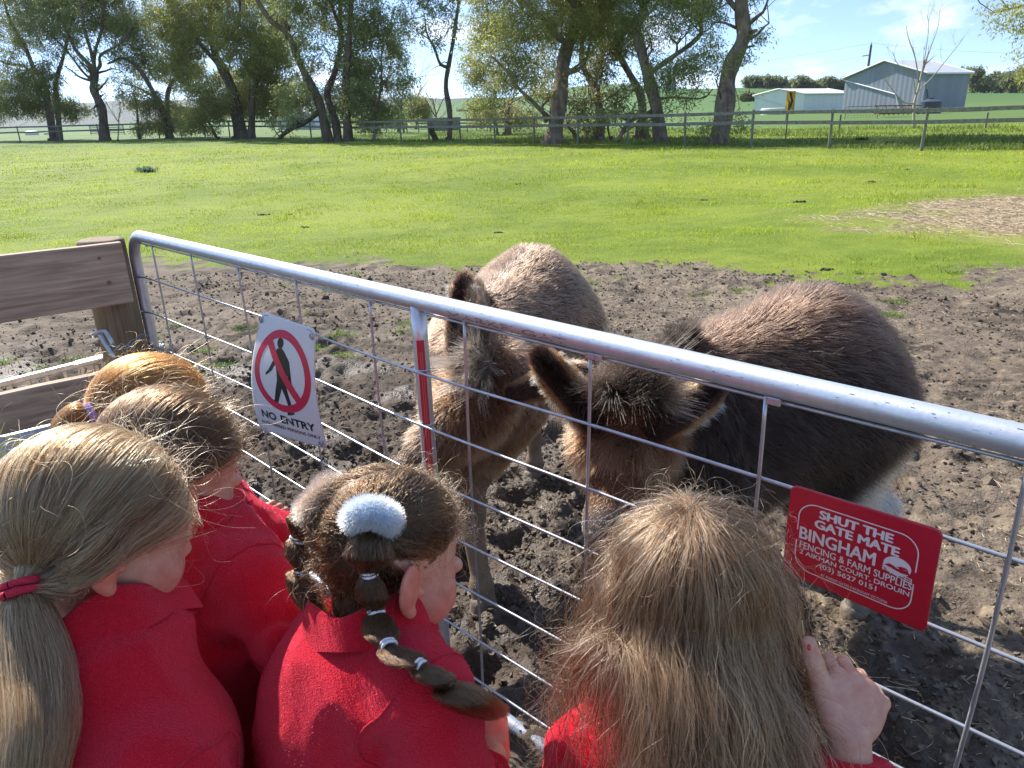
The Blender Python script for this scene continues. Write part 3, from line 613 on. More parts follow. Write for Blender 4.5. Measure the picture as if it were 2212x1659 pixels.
tree("gum_tree", "thick ragged barked gum trunk standing rightmost in the row", 34.5, (1549, 308), [
    ([(1549, 308), (1561, 252), (1577, 190), (1590, 134), (1600, 84), (1598, 28), (1606, -60)], 46, 26, 0), ([(1608, 62), (1632, 40), (1650, 22), (1661, -6)], 10, 4, -2), ([(1590, 60), (1560, 48), (1535, 50)], 7, 3, -1), ([(1604, 88), (1620, 72), (1634, 66)], 11, 7, -1), ([(1606, 105), (1622, 100), (1630, 98)], 6, 4, 0), ([(1560, 225), (1552, 190), (1545, 170)], 5, 2, -2), ([(1600, 30), (1560, -20), (1530, -60)], 14, 6, 1)],
    [(1530, 20, 40, 30, -1, .6), (1540, 90, 24, 26, -2, .35), (1560, 150, 24, 34, -2, .5), (1620, 20, 16, 30, 0, .25), (1645, 75, 16, 9, -1, .35), (1605, 125, 12, 14, -1, .2), (1530, 270, 22, 24, -1, .4), (1620, -110, 190, 80, 0, 1.6), (1640, -280, 260, 120, 0, 1.6), (1500, -10, 60, 40, 0, .8), (1595, 268, 14, 16, -1, .25)], (DK * 1.5, MID * 1.2), 22, 28, 1.1, ll=.2, lw=.045, tw=1, fill=False, group=G_)
tree("gum_tree", "gum mostly beyond the right edge, its leafy branch hanging into the corner", 24, (2480, 330), [
    ([(2480, 330), (2470, 150), (2440, 0), (2400, -150)], 60, 30, 1), ([(2450, 20), (2330, 20), (2230, 10), (2160, 25)], 14, 3, -3), ([(2460, 90), (2340, 90), (2250, 110)], 8, 3, -2), ([(2430, -40), (2300, -120), (2150, -160)], 16, 5, 2)],
    [(2180, 25, 48, 32, -3, 1.1), (2215, 60, 40, 24, -3, .8), (2235, 125, 34, 40, -2, .8), (2215, 165, 22, 16, -2, .5), (2330, 60, 90, 80, 0, .9), (2400, -160, 260, 150, 0, 1.3), (2240, -110, 120, 60, 1, .8), (2560, 60, 130, 140, 0, .7)], (MID * 1.2, YG), 23, 34, 1.0, ll=.15, lw=.03, tw=5, spread=.17, fill=False)
# more trees between and behind the trunks, lower masses
tree("background_tree", "round grey green bush tree far behind, left of the slender gum", 95, (899, 272), [([(899, 275), (899, 240), (897, 215)], 5, 2, 0)], [(899, 232, 24, 26, 0, 1.2), (890, 245, 20, 18, 1, 1.), (915, 240, 16, 22, -1, 1.)], (MID * 1.2, OL * 1.3), 24, 30, 1.6, spread=.35)
tree("background_tree", "dark low bush between forked gum and round bush tree", 80, (860, 275), [([(860, 276), (858, 240)], 5, 2, 0)], [(850, 262, 30, 14, 0, 1.0), (780, 262, 50, 16, 0, .4)], (DK * 2, MID), 25, 30, 1.1, spread=.35)
tree("background_tree", "low olive scrub behind the big rough barked gum", 60, (1075, 286), [([(1075, 288), (1070, 250)], 6, 3, 0), ([(1095, 288), (1098, 240), (1100, 220)], 16, 8, 0)], [(1050, 255, 50, 20, 0, .8), (1110, 250, 50, 26, 2, .7), (1140, 262, 40, 22, 0, .7), (1240, 262, 40, 22, 0, .5)], (MID, OL), 26, 28, .9)
def bare_tree(name, label, d, base, main, seed, w=6, n1=10, L=1.6, m=m_bare, gens=3, up=.5):
    R = np.random.default_rng(seed); k = d / FPX; b = AT(*base, d); zb = float(H(b[:1], b[1:2])[0]); root = empty(name, (b[0], b[1], zb), label, "tree"); mb = MB(); m2 = MB()
    def grow(P, w, L, g):
        if g == 0: return
        for j in range(3 + (g > 1)):
            i = int(len(P) * (.3 + .65 * R.random())); i = min(i, len(P) - 2); t = nrm(P[i + 1] - P[i]); d_ = nrm(t + R.normal(0, .45, 3) + [0, 0, up * .3]); pts = [P[i]]
            for s in range(5): d_ = nrm(d_ + R.normal(0, .14, 3) + [0, 0, .06 * up]); pts.append(pts[-1] + d_ * L / 5 * (.7 + .6 * R.random()))
            Q = spline(pts, 9); m2.tube(Q, np.linspace(w, w * .35, 9), 4, False); grow(Q, w * .5, L * .6, g - 1)
    for li, (pts, w0, w1, sl) in enumerate(main):
        P = np.array([AT(x, y, d + sl * i / max(1, len(pts) - 1)) for i, (x, y) in enumerate(pts)])
        if li == 0: P[0, 2] = zb - .2
        Q = limb(mb, P, w0 * k / 2, w1 * k / 2, seed + li, sides=7); grow(Q, max(.006, w1 * k * .35), L, gens)
    mb.build("trunk", m, root, smooth=True); m2.build("twigs", m, root, smooth=True); return root
bare_tree("bare_tree", "leafless young tree with pale upright twigs before the big shed", 46, (1975, 276), [
    ([(1975, 276), (1976, 225), (1985, 180), (1998, 130)], 7, 3, 0), ([(1985, 180), (2005, 120), (2025, 60), (2030, 20)], 3, 1, 1), ([(1985, 178), (1978, 130), (1962, 80), (1958, 55)], 3, 1, -1), ([(1980, 200), (2015, 165), (2060, 110), (2084, 78)], 3, 1, 1),
    ([(1978, 205), (1970, 160), (1940, 140), (1928, 110)], 2.4, 1, -1), ([(1975, 224), (1950, 220), (1925, 190), (1910, 170)], 3, 1, -1), ([(1990, 160), (2000, 110), (2006, 60), (2002, 30)], 2.5, 1, 0)], 31, n1=6, L=1.0, gens=2, up=1.0)
bare_tree("bare_tree", "wispy leafless tree in front of the far hill left of the slender gum", 75, (873, 285), [([(873, 285), (868, 245), (870, 200), (885, 175)], 5, 2, 0), ([(870, 235), (850, 215), (840, 200)], 3, 1, 1), ([(873, 190), (895, 170), (915, 165)], 2, 1, -1), ([(885, 250), (905, 200), (925, 175)], 3, 1, 1)], 32, L=1.7, gens=3, m=m_bark)
bare_tree("bare_tree", "round twiggy leafless tree behind the slender gum", 85, (942, 280), [([(942, 282), (941, 245), (935, 215)], 5, 2, 0), ([(941, 250), (955, 220), (962, 205)], 3, 1, 1), ([(941, 252), (925, 225), (918, 210)], 3, 1, -1)], 33, L=1.7, gens=3, m=m_bark)
bare_tree("bare_tree", "small leafless sapling standing by the leaning tree at left", 62, (250, 292), [([(250, 292), (258, 250), (262, 235)], 3, 1, 0), ([(255, 262), (240, 240), (232, 225)], 2, 1, 0)], 34, L=1.3, gens=3, m=m_bark)

# distant tree belts: trees one can tell apart on the hill
ORD = "first second third fourth fifth sixth seventh eighth ninth tenth eleventh twelfth thirteenth".split()
def belt(x0, x1, y0, y1, d, n, label, seed, rx=14, name="hill_tree", grp=None):
    R = np.random.default_rng(seed); k = d / FPX
    for i in range(n):
        x = x0 + (x1 - x0) * (i + .5 + R.uniform(-.3, .3)) / n; dd = d * (1 + R.uniform(-.05, .05)); g = AT(x, y1, dd); zb = float(H(g[:1], g[1:2])[0]); top = AT(x, y0 + R.uniform(0, .35) * (y1 - y0), dd)[2]
        root = empty(name, (g[0], g[1], zb), ORD[i] + " " + label, "tree", grp); hh = top - zb; mb = MB(); rr = rx * k * (.8 + .5 * R.random())
        mb.tube([[g[0], g[1], zb - .5], [g[0] + .2, g[1], zb + hh * .5], [g[0], g[1], zb + hh * .85]], [.5, .35, .15], 6); mb.build("trunk", m_bark2, root)
        m = 120; u = nrm(R.normal(0, 1, (m, 3))) * (R.random((m, 1)) ** .5) * [rr, rr, hh * .42] * (1 + .25 * R.normal(0, 1, (m, 1))); C = np.array([g[0], g[1], zb + hh * .6]) + u
        leaves(C, 30, .05 * hh + .25, .9, .5, (DK * .8, DK * 1.5), R, root)
belt(1606, 1760, 165, 203, 330, 9, "dark tree from the left in the hill clump behind the white shed", 51, grp="clump of trees on the hill behind the white shed")
belt(1765, 1830, 166, 200, 330, 4, "dark tree from the left in the small hill clump between the two sheds", 52, grp="small clump between the sheds")
belt(2060, 2300, 146, 200, 300, 13, "dark tree from the left in the hill row right of the big shed", 53, grp="tree row on the hill at right")
belt(1608, 1640, 200, 238, 240, 2, "rounded dark tree from the left beside the white shed's left end", 54, 13, grp="pair of trees left of the white shed")
belt(1240, 1560, 226, 243, 420, 12, "small hazy tree from the left in the far hedge line between gum trunks", 55, 12, grp="far hedge line trees")
belt(985, 1060, 232, 246, 520, 3, "tiny tree from the left on the green hill beyond the slender gum", 56, 10, grp="tiny trees on the green hill")

# ================================================================== FAR FENCE AND BEYOND
m_post = mat("weathered_post", (.16, .155, .115), .85, noise_s=14, col2=(.26, .26, .21), bump=.5, bump_s=40, stretch=(1, 1, .15))
m_rail = mat("weathered_rail", (.17, .16, .135), .85, noise_s=9, col2=(.30, .29, .25), bump=.5, bump_s=30)
m_wire = mat("fence_wire", (.10, .10, .095), .8)
def rail_fence(pts, name, label, h=1.40, rails=(1.36, .97), rw=.135, wires=(), post=.055, wire_n=0, seed=0, overshoot=.06, ends=(0, 0), group=None):
    """pts: post feet (x,y) in order; posts and rails are parts"""
    pts = [np.array(p, float)[:2] for p in pts]; z = [float(H(np.array([p[0]]), np.array([p[1]]))[0]) for p in pts]
    root = empty(name, (pts[0][0], pts[0][1], z[0]), label, "fence", group); R = np.random.default_rng(seed)
    for k, p in enumerate(pts):
        mb = MB(); ln = R.normal(0, .012, 2); hh = h + overshoot + R.normal(0, .02)
        mb.tube([[p[0], p[1], z[k] - .3], [p[0], p[1], z[k]], [p[0] + ln[0], p[1] + ln[1], z[k] + hh * .6], [p[0] + ln[0] * 2, p[1] + ln[1] * 2, z[k] + hh]], [post * 1.05, post * 1.05, post, post * .96], 9)
        mb.build("post", m_post, root, smooth=False)
    for k in range(len(pts) - 1):
        a, b = pts[k], pts[k + 1]; d = b - a; L = np.linalg.norm(d); d = d / L; nn = np.array([-d[1], d[0]]); nn = nn if nn @ (a + b) < 0 else -nn
        for r in rails:
            mb = MB(); mid = (a + b) / 2 + nn * (post + .02); dz = (z[k + 1] - z[k]) + R.normal(0, .008)
            ax = np.array([[d[0], d[1], dz / L], [0, 0, 1], [nn[0], nn[1], 0]]); ax[0] /= np.linalg.norm(ax[0])
            mb.box([mid[0], mid[1], (z[k] + z[k + 1]) / 2 + r + R.normal(0, .006)], [L / 2 - .004, rw / 2, .019], ax, .004); mb.build("rail", m_rail, root)
    if wires:
        mb = MB()
        for k in range(len(pts) - 1):
            a, b = pts[k], pts[k + 1]
            for w in wires: mb.tube([[a[0], a[1], z[k] + w], [b[0], b[1], z[k + 1] + w]], .0028, 4, False)
            if wire_n:
                for t in np.linspace(0, 1, wire_n, endpoint=False):
                    q = a + (b - a) * t; zz = z[k] + (z[k + 1] - z[k]) * t; mb.tube([[q[0], q[1], zz + wires[0]], [q[0], q[1], zz + wires[-1]]], .0022, 3, False)
        mb.build("wire_mesh", m_wire, root)
    return root
fp = [FA + fd * 3.42 * k for k in range(16)]
fp = [FA - fd * 3.42 * k for k in (4, 3, 2, 1)] + fp
rail_fence(fp, "paddock_fence", "long weathered two rail timber fence closing the far side of the paddock", wires=(.08, .2, .32, .46, .6), wire_n=10, seed=1)
c0 = fp[-1]; q = [c0 + (np.array([-36, 75.5]) - c0) * t for t in np.linspace(0, 1, 8)]
rail_fence(q, "paddock_fence", "middle stretch of weathered two rail fence under the dense trees at left", wires=(.08, .25, .45, .62), seed=3)
q = [q[-1] + (np.array([-47, 72.5]) - q[-1]) * t for t in np.linspace(0, 1.5, 6)]
rail_fence(q, "paddock_fence", "left stretch of two rail fence with wide spaced posts before dark trees", rails=(1.36, .9), wires=(.2, .45), seed=2)
# timber gate / yard panels in the left corner
yp = [GR(x, y) for x, y in ((300, 300), (390, 298))]
def yard_panel(a, b, name, label, h=1.15, n=5, m=m_rail):
    a = np.array(a[:2]); b = np.array(b[:2]); za = float(H(a[:1], a[1:])[0]); root = empty(name, (a[0], a[1], za), label, "rail panel"); d = (b - a); L = np.linalg.norm(d); d = d / L; nn = np.array([-d[1], d[0]])
    for k in range(n):
        mb = MB(); mb.box([*(a + b) / 2, za + .2 + (h - .2) * k / (n - 1)], [L / 2, .055, .02], [[d[0], d[1], 0], [0, 0, 1], [nn[0], nn[1], 0]], .004); mb.build("rail", m, root)
    for t in (.0, .5, 1.):
        mb = MB(); q = a + (b - a) * t + nn * .07; mb.box([*q, za + h / 2 + .03], [.045, .045, h / 2 + .03], None, .005); mb.build("upright", m_post, root)
    return root
yard_panel(yp[0] + [0, 1.2, 0], yp[1] + [0, 1.2, 0], "stock_yard_panel", "five rail timber yard panel behind the fence corner at left")
a0 = GR(190, 300); yard_panel(a0 + [0, 1., 0], GR(262, 300) + [0, 1., 0], "stock_yard_panel", "grey timber yard panel left of the leaning tree trunk")

# rails of further yards seen under the trees, centre
rail_fence([GR(x, 287) for x in (905, 960, 1010, 1060, 1110)] , "yard_fence", "short run of three rail yard fence far behind the slender tree", rails=(1.25, .9, .5), seed=5)
rail_fence([GR(x, 289) for x in (700, 745, 790, 835, 880)], "yard_fence", "pale rail yard fence seen between the forked trunks and the sapling", rails=(1.25, .85, .5), seed=6)

# ---- concrete water tank block beyond fence (low dark rectangle)
m_con = mat("old_concrete", (.20, .19, .17), .85, noise_s=3, col2=(.30, .29, .27), bump=.3)
c = GR(962, 283); mb = MB(); root = empty("water_trough_shelter", c, "low flat topped grey block behind the slender curved tree", "shelter")
zb = float(H(c[:1], c[1:2])[0]); 
mb.box([c[0], c[1], zb + .62], [1.6, .9, .62], None, .03); mb.build("wall", m_con, root)
mb = MB(); mb.box([c[0], c[1], zb + 1.32], [1.8, 1.05, .08], None, .02); mb.build("roof_slab", m_rail, root)

# ---- far sheds
def cladding(name, col, col2, metal=.0, rough=.5):
    m = mat(name, col, rough, metal, noise_s=.35, col2=col2, detail=6, stretch=(3, 3, .25), lo=.3, hi=.7)
    N, L = m.node_tree.nodes, m.node_tree.links; tcn = N.new('ShaderNodeTexCoord'); sx = N.new('ShaderNodeSeparateXYZ'); L.new(tcn.outputs['Object'], sx.inputs[0])
    ad = N.new('ShaderNodeMath'); ad.operation = 'ADD'; L.new(sx.outputs[0], ad.inputs[0]); L.new(sx.outputs[1], ad.inputs[1])
    sn = N.new('ShaderNodeMath'); sn.operation = 'SINE'; ml = N.new('ShaderNodeMath'); ml.operation = 'MULTIPLY'; ml.inputs[1].default_value = 16; L.new(ad.outputs[0], ml.inputs[0]); L.new(ml.outputs[0], sn.inputs[0])
    bp = N.new('ShaderNodeBump'); bp.inputs['Strength'].default_value = .5; bp.inputs['Distance'].default_value = .02; L.new(sn.outputs[0], bp.inputs['Height']); L.new(bp.outputs[0], N['Principled BSDF'].inputs['Normal'])
    return m
m_zn = cladding("galvanised_cladding", (.28, .305, .36), (.21, .235, .28), .1, .5); m_zl = cladding("pale_cladding", (.80, .82, .80), (.72, .75, .74), .0)
m_roof = cladding("shed_roof", (.60, .61, .62), (.48, .49, .50), .15, .5); m_trim = mat("shed_trim", (.72, .73, .74), .5)
def shed(c, ux, Lx, Ly, he, hr, name, label, mw, mr, doors=(), ridge_along_y=True, ov=.35):
    """c: ground centre, ux: unit vector of the gable width, Lx gable width, Ly length, eave height, ridge height"""
    ux = np.array([ux[0], ux[1], 0.]); ux /= np.linalg.norm(ux); uy = np.array([-ux[1], ux[0], 0]); c = np.array([c[0], c[1], float(H(np.array([c[0]]), np.array([c[1]]))[0]) - .3])
    root = empty(name, c, label, "shed"); w, l = Lx / 2, Ly / 2
    def p(a, b, z): return c + ux * a + uy * b + np.array([0, 0, z + .3])
    mb = MB(); prof = [(-w, -.3), (w, -.3), (w, he), (0, hr), (-w, he)]; V = [p(a, b, z) for b in (-l, l) for a, z in prof]
    F = [np.array([[0, 1, 6, 5], [1, 2, 7, 6], [4, 0, 5, 9], [0, 4, 2, 1], [9, 5, 6, 7]]), np.array([[4, 3, 2], [7, 8, 9]])]
    mesh_np("wall", V, F, mw, root, False)
    mb = MB(); t = .12; s = (hr - he) / w
    for sg in (-1, 1):
        a0, a1 = 0, sg * (w + ov); z0, z1 = hr + .03, hr + .03 - s * (w + ov); V = [p(a0, -l - ov, z0), p(a1, -l - ov, z1), p(a1, l + ov, z1), p(a0, l + ov, z0)]; V += [v + [0, 0, t] for v in V]
        mb.add(V, Q=[[0, 1, 2, 3], [4, 7, 6, 5], [0, 4, 5, 1], [2, 6, 7, 3], [1, 5, 6, 2], [0, 3, 7, 4]])
    mb.build("roof", mr, root)
    mb = MB()
    for sg in (-1, 1):
        for e in (-1, 1): mb.tube([p(0, e * (l + ov + .03), hr + .12), p(sg * (w + ov), e * (l + ov + .03), hr + .12 - s * (w + ov))], .11, 4)
        mb.tube([p(sg * (w + ov + .05), -l - ov, he - s * ov), p(sg * (w + ov + .05), l + ov, he - s * ov)], .1, 5)
    mb.build("gutter", m_trim, root)
    return root, p
# big grey shed: near corner ~ D(1838,175) left eave, apex (1905,140), near right corner (1995,165), far right (2083,168)
def near_corner(x, y, d, ux, w, l):
    g = AT(x, y, d); ux = np.array([ux[0], ux[1]]) / np.hypot(*ux); uy = np.array([-ux[1], ux[0]]); return g[:2] - ux * w + uy * l
bs, pb = shed(near_corner(1989, 243, 104, (.42, -.905), 7, 4.7), (.42, -.905), 14, 9.4, 5.15, 7.15, "farm_shed", "tall blue grey metal farm shed with bare young tree before it", m_zn, m_roof)
mb = MB(); mb.tube([pb(-7.1, -4.8, 4.9), pb(2.6, -4.85, 2.5), pb(3.6, -4.85, .2)], .1, 6); mb.build("downpipe", m_trim, bs)
mb = MB(); mb.tube([pb(7.1, -4.3, 3.0), pb(7.15, -3.4, .9)], .06, 6); mb.build("downpipe", mat("dark_pipe", (.05, .07, .12), .5), bs)
ws, pw = shed(near_corner(1733, 246, 148, (.647, -.764), 5.6, 10), (.647, -.764), 11.2, 20, 3.55, 4.6, "farm_shed", "low white farm shed behind the yellow road sign", m_zl, m_trim)
mb = MB(); mb.tube([pw(-5.6, -10.1, 3.3), pw(1, -10.15, 1.6)], .09, 6); mb.build("downpipe", m_trim, ws)
bs2, _ = shed(AT(1446, 241, 400)[:2], (1, -.2), 5.6, 6, 4.2, 5.2, "distant_shed", "small pale blue shed far off between two gum trunks", mat("blue_cladding", (.36, .42, .52), .5), m_trim)
# rounded white shelter/hoop shed at left centre
c = GR(652, 288); m_can = mat("white_canvas", (.66, .67, .66), .6)
root = empty("hoop_shelter", c, "white rounded low shelter behind the fence, seen under the forked trees", "shelter"); zb = float(H(c[:1], c[1:2])[0])
mb = MB(); t = np.linspace(0, np.pi, 14); Xs = np.stack([np.stack([c[0] + 2.5 * np.sign(np.cos(t)) * np.abs(np.cos(t)) ** .7, np.full(14, c[1] + yy), zb - .2 + 2.55 * np.sin(t) ** .8], -1) for yy in (-2, 2)]); mb.grid(Xs)
for yy, i in ((-2, 0), (2, 1)):
    V = np.vstack([Xs[i], [[c[0], c[1] + yy, zb]]]); mb.add(V, T=[[k, k + 1, 14] if i else [k + 1, k, 14] for k in range(13)])
mb.build("canopy", m_can, root)
mb = MB(); mb.box([c[0] + .55, c[1] - 2.06, zb + .95], [.55, .03, .55]); mb.build("opening_panel", mat("brown_panel", (.17, .12, .09), .8), root)
mb = MB(); mb.box([c[0] - 1.0, c[1] - 2.05, zb + .8], [.35, .03, .7]); mb.build("door", mat("grey_door", (.42, .44, .47), .6), root)
# white things at far left under trees
for k, (dx, w, h) in enumerate(((52, 1.3, 1.1), (88, .9, .8))):
    c = GR(dx, 296) + [0, 3, 0]; mb = MB(); root = empty("stock_tank", c, ["white boxy tank under the dark trees at far left", "smaller white tank right of the boxy one under far left trees"][k], "tank")
    mb.tube([[c[0], c[1], -.1], [c[0], c[1], h], [c[0], c[1], h + .15]], [w, w, w * .3], 18); mb.build("shell", m_can, root); mb = MB(); mb.tube([[c[0], c[1], h + .1], [c[0], c[1], h + .3]], .2, 10); mb.build("lid", m_post, root)
# round pale tank near sheds
c = GR(1679, 249); zb = float(H(c[:1], c[1:2])[0]); rt = empty("water_tank", c, "round pale green water tank in front of the white shed", "water tank")
m_tk = mat("pale_green_tank", (.52, .58, .50), .5); dpt = (c - _C) @ _F; rr = 95 / FPX * dpt / 2 / 1.13 * 1.0
mb = MB(); zt = (AT(1679, 233, dpt))[2]; mb.tube([[c[0], c[1], zb - .2], [c[0], c[1], zt - .1], [c[0], c[1], zt]], [rr * .82, rr * .82, rr * .78], 28); mb.build("shell", m_tk, rt)
mb = MB(); mb.tube([[c[0], c[1], zt - .35], [c[0], c[1], zt - .2]], rr * .84, 28); mb.build("rim", m_trim, rt)
# dark poly tank by big shed
c = GR(2007, 246) * [.98, .98, 0]; zb = float(H(c[:1], c[1:2])[0]); rt = empty("poly_tank", c, "dark blue round tank beside the big grey shed", "water tank"); m_dk = mat("dark_poly", (.05, .06, .085), .45)
mb = MB(); mb.tube([[c[0], c[1], zb - .2], [c[0], c[1], zb + 1.5], [c[0], c[1], zb + 1.8]], [1.35, 1.35, .5], 24); mb.build("shell", m_dk, rt); mb = MB(); mb.tube([[c[0], c[1], zb + 1.75], [c[0], c[1], zb + 1.95]], .35, 12); mb.build("lid", m_dk, rt)
# rusty implement
c = GR(1938, 251) * [.93, .93, 0]; zb = float(H(c[:1], c[1:2])[0]); rt = empty("rusty_implement", c, "rusty brown farm implement standing before the big shed", "implement"); m_ru = mat("rust", (.22, .11, .06), .85, noise_s=4, col2=(.32, .19, .11))
for yy in (-.5, .5):
    mb = MB()
    for zz in (.35, .75, 1.15): mb.tube([[c[0] - 2.5, c[1] + yy, zb + zz + .1], [c[0] + 2.3, c[1] + yy, zb + zz]], .07, 5)
    mb.build("side_frame", m_ru, rt)
mb = MB()
for k in range(9): mb.tube([[c[0] - 2.3 + k * .55, c[1] - .5, zb + .2], [c[0] - 2.3 + k * .55, c[1] + .5, zb + 1.2 + .2 * (k % 2)]], .05, 5)
mb.build("crossbars", m_ru, rt)
mb = MB(); mb.box([c[0], c[1], zb + .62], [2.2, .4, .3]); mb.build("body", m_ru, rt)
# metal farm gate near shed (grey)
c = GR(1865, 258); zb = float(H(c[:1], c[1:2])[0]); rt = empty("steel_gate", c, "small grey steel gate in the grass left of the rusty implement", "gate")
mb = MB(); mb.tube([[c[0] - 2, c[1], zb], [c[0] - 2, c[1], zb + 1.15], [c[0] - 1.85, c[1], zb + 1.28], [c[0] + 1.3, c[1], zb + 1.28], [c[0] + 1.45, c[1], zb + 1.15], [c[0] + 1.45, c[1], zb]], .03, 6); mb.build("frame", m_wire, rt)
mb = MB()
for k in range(5): mb.tube([[c[0] - 2, c[1], zb + .2 + k * .2], [c[0] + 1.45, c[1], zb + .2 + k * .2]], .008, 4)
for k in range(11): mb.tube([[c[0] - 2 + k * .33, c[1], zb + .1], [c[0] - 2 + k * .33, c[1], zb + 1.25]], .006, 4)
mb.build("mesh_infill", m_wire, rt)
# yellow curve sign, seen nearly edge on, and its post
c = GR(1697, 300); dpt = (c - _C) @ _F; top = AT(1711, 197, dpt); bot = AT(1704, 240, dpt)
rt = empty("road_sign", c, "yellow road sign with black chevron on a steel post beyond the fence", "road sign"); m_ye = mat("sign_yellow", (.80, .50, .02), .5); m_bk = mat("sign_black", (.02, .02, .02), .5)
mb = MB(); ph = float(bot[2]); xx = c[0]; mb.tube([[xx, c[1], 0], [xx, c[1], ph + .5]], .03, 6); mb.build("post", m_wire, rt)
ct = (top + bot) / 2; hh = (top[2] - bot[2]) / 2; a = math.radians(-74); ux = np.array([math.cos(a), math.sin(a), 0]); un = np.array([ux[1], -ux[0], 0])
if un[1] > 0: un = -un
mb = MB(); mb.box(ct, [.36, hh, .006], [ux, [0, 0, 1], un]); mb.build("plate", m_ye, rt)
mb = MB()
for sg in (-1, 1):
    V = [ct + ux * u + np.array([0, 0, 1]) * v * sg + un * .010 for u, v in ((.06, 0), (.24, 0), (.04, hh * .92), (-.16, hh * .92))]; mb.add(V, Q=[[0, 1, 2, 3]])
mb.build("chevron", m_bk, rt)
# power pole with wires
c = GR(1868, 243) * [1.02, 1.02, 0]; dpt = (c - _C) @ _F; tp = AT(1882, 97, dpt); rt = empty("power_pole", [c[0], c[1], 0], "dark leaning power pole rising behind the big shed", "power pole"); bx = AT(1868, 200, dpt)
mb = MB(); mb.tube([[c[0], c[1], -.5], [bx[0], bx[1], bx[2]], tp], [.28, .26, .2], 8); mb.build("pole", mat("dark_timber", (.05, .05, .05), .9), rt)
mb = MB(); mb.tube([tp + [-1.4, 0, -1.9], tp + [.2, 0, -1.7]], .08, 4); mb.tube([tp + [0, 0, -.2], tp + [0, 0, .5]], .06, 4); mb.build("crossarm", m_wire, rt)
mb = MB()
for a_, b_ in ((tp + [0, 0, .3], tp + [-60, 8, -4]), (tp + [0, 0, .3], tp + [75, 30, -1.0]), (tp + [-1.3, 0, -1.9], tp + [-60, 8, -6.5])):
    P = np.array([a_ + (b_ - a_) * t - np.array([0, 0, 2.2 * 4 * t * (1 - t) * .5]) for t in np.linspace(0, 1, 12)]); mb.tube(P, .014, 4, False)
mb.build("cable", m_wire, rt)
# short fence posts in the rough grass on the right and a timber-topped rail
for k, (dx, dy, ht, lab) in enumerate(((1697, 262, .9, "thin post in the rough grass under the yellow sign"), (1812, 278, 1.0, "short dark post between two fence posts left of the bare tree"), (2128, 272, .9, "short post in long grass near the right edge"))):
    c = GR(dx, dy + 6); mb = MB(); mb.tube([[c[0], c[1], -.2], [c[0], c[1], ht]], .06, 7); o = mb.build("stub_post", m_post); tag(o, lab, "post", "stub posts in the rough grass")

# ================================================================== GATE, SIGNS, TIMBER RAILS
ga = np.array([.7134, -.7007, 0.]); gn = np.array([-.7007, -.7134, 0.]); gP = np.array([-1.407, 2.901, 1.168]); UP = np.array([0, 0, 1.])
def gp(t, z, off=0.0): return np.array([gP[0], gP[1], 0]) + ga * t + UP * z + gn * off
def onplane(x, y, off=.02):
    v = ray(x, y); return _C + v * (((gP + gn * off - _C) @ gn) / (v @ gn))
def galv(name, c1, c2, rough, r2, bump=.12):
    m = mat(name, c1, rough, .7, noise_s=26, col2=c2, detail=8, bump=bump, bump_s=160, rough2=r2); return m
m_galv = galv("galvanised_tube", (.74, .77, .82), (.60, .63, .69), .36, .5, .05)
m_galw = galv("galvanised_wire", (.58, .60, .64), (.42, .43, .46), .30, .42, .05)
m_scr = mat("scuff_mark", (.16, .13, .12), .6, .3)
gate = empty("farm_gate", gp(-.22, 0), "galvanised steel farm gate with wire mesh infill and round top rail", "gate")
mb = MB(); R_ = .0225; z0 = 1.197; P = [gp(-.235, .03)]
P += [gp(-.235, z) for z in np.linspace(.2, 1.06, 6)]
for q in np.linspace(0, math.pi / 2, 9)[1:]: P.append(gp(-.235 + .115 * (1 - math.cos(q)), 1.082 + .115 * math.sin(q)))
P += [gp(t, z0) for t in np.linspace(-.08, 3.2, 40)]
for q in np.linspace(0, math.pi / 2, 9)[1:]: P.append(gp(3.24 + .115 * math.sin(q), 1.197 - .115 * (1 - math.cos(q))))
P += [gp(3.355, z) for z in (.9, .5, .2, .03)]
mb.tube(P, R_, 24); mb.build("top_rail_frame", m_galv, gate, smooth=True)
mb = MB(); mb.tube([gp(-.235, .035), gp(3.355, .035)], .0205, 18); mb.build("bottom_rail", m_galv, gate, smooth=True)
mb = MB(); mb.tube([gp(1.655, .04), gp(1.655, .3), gp(1.655, 1.1), gp(1.655, 1.185)], .0195, 18); mb.build("middle_stile", m_galv, gate, smooth=True)
rows = [0, .148, .298, .449, .591, .740, .895, 1.03]
rg = np.random.default_rng(3)
for k, h in enumerate(rows):
    mb = MB(); t = np.linspace(-.215, 3.34, 60); sag = .0035 * np.sin(t * 2.3 + k * 1.7) * (k > 0)
    off = .0016 + .003 * np.sin(t * 3.1 + k) * (k > 0) + (.0215 * np.exp(-((t - 1.655) / .45) ** 2) if k else 0) + (.021 * np.exp(-((t + .215) / .04) ** 2) if k else 0)
    mb.tube([gp(a, 1.168 - h + s, o) for a, s, o in zip(t, sag, off)], .0034, 8); mb.build("horizontal_wire", m_galw, gate, smooth=True)
for j in range(10):
    if abs(.366 * j - 1.655) < .02: continue
    mb = MB(); zz = np.linspace(1.176, .05, 26); mb.tube([gp(.366 * j + .003 * math.sin(z * 7 + j) + (.006 if j == 4 else 0) * (1.17 - z), z, .0092 + .0015 * math.sin(z * 5 + j)) for z in zz], .0036, 8); mb.build("vertical_wire", m_galw, gate, smooth=True)
for j in (0, 2, 4, 6, 7):
    mb = MB(); c = gp(.366 * j + (.018 if j else -.03), 1.172, .016); mb.box(c, [.012 if j not in (6,) else .02, .0022, .0065], [ga, gn, UP], .0015); mb.tube([c, c + gn * .004], .0045, 8); mb.build("wire_clip", m_galw, gate)
mb = MB()
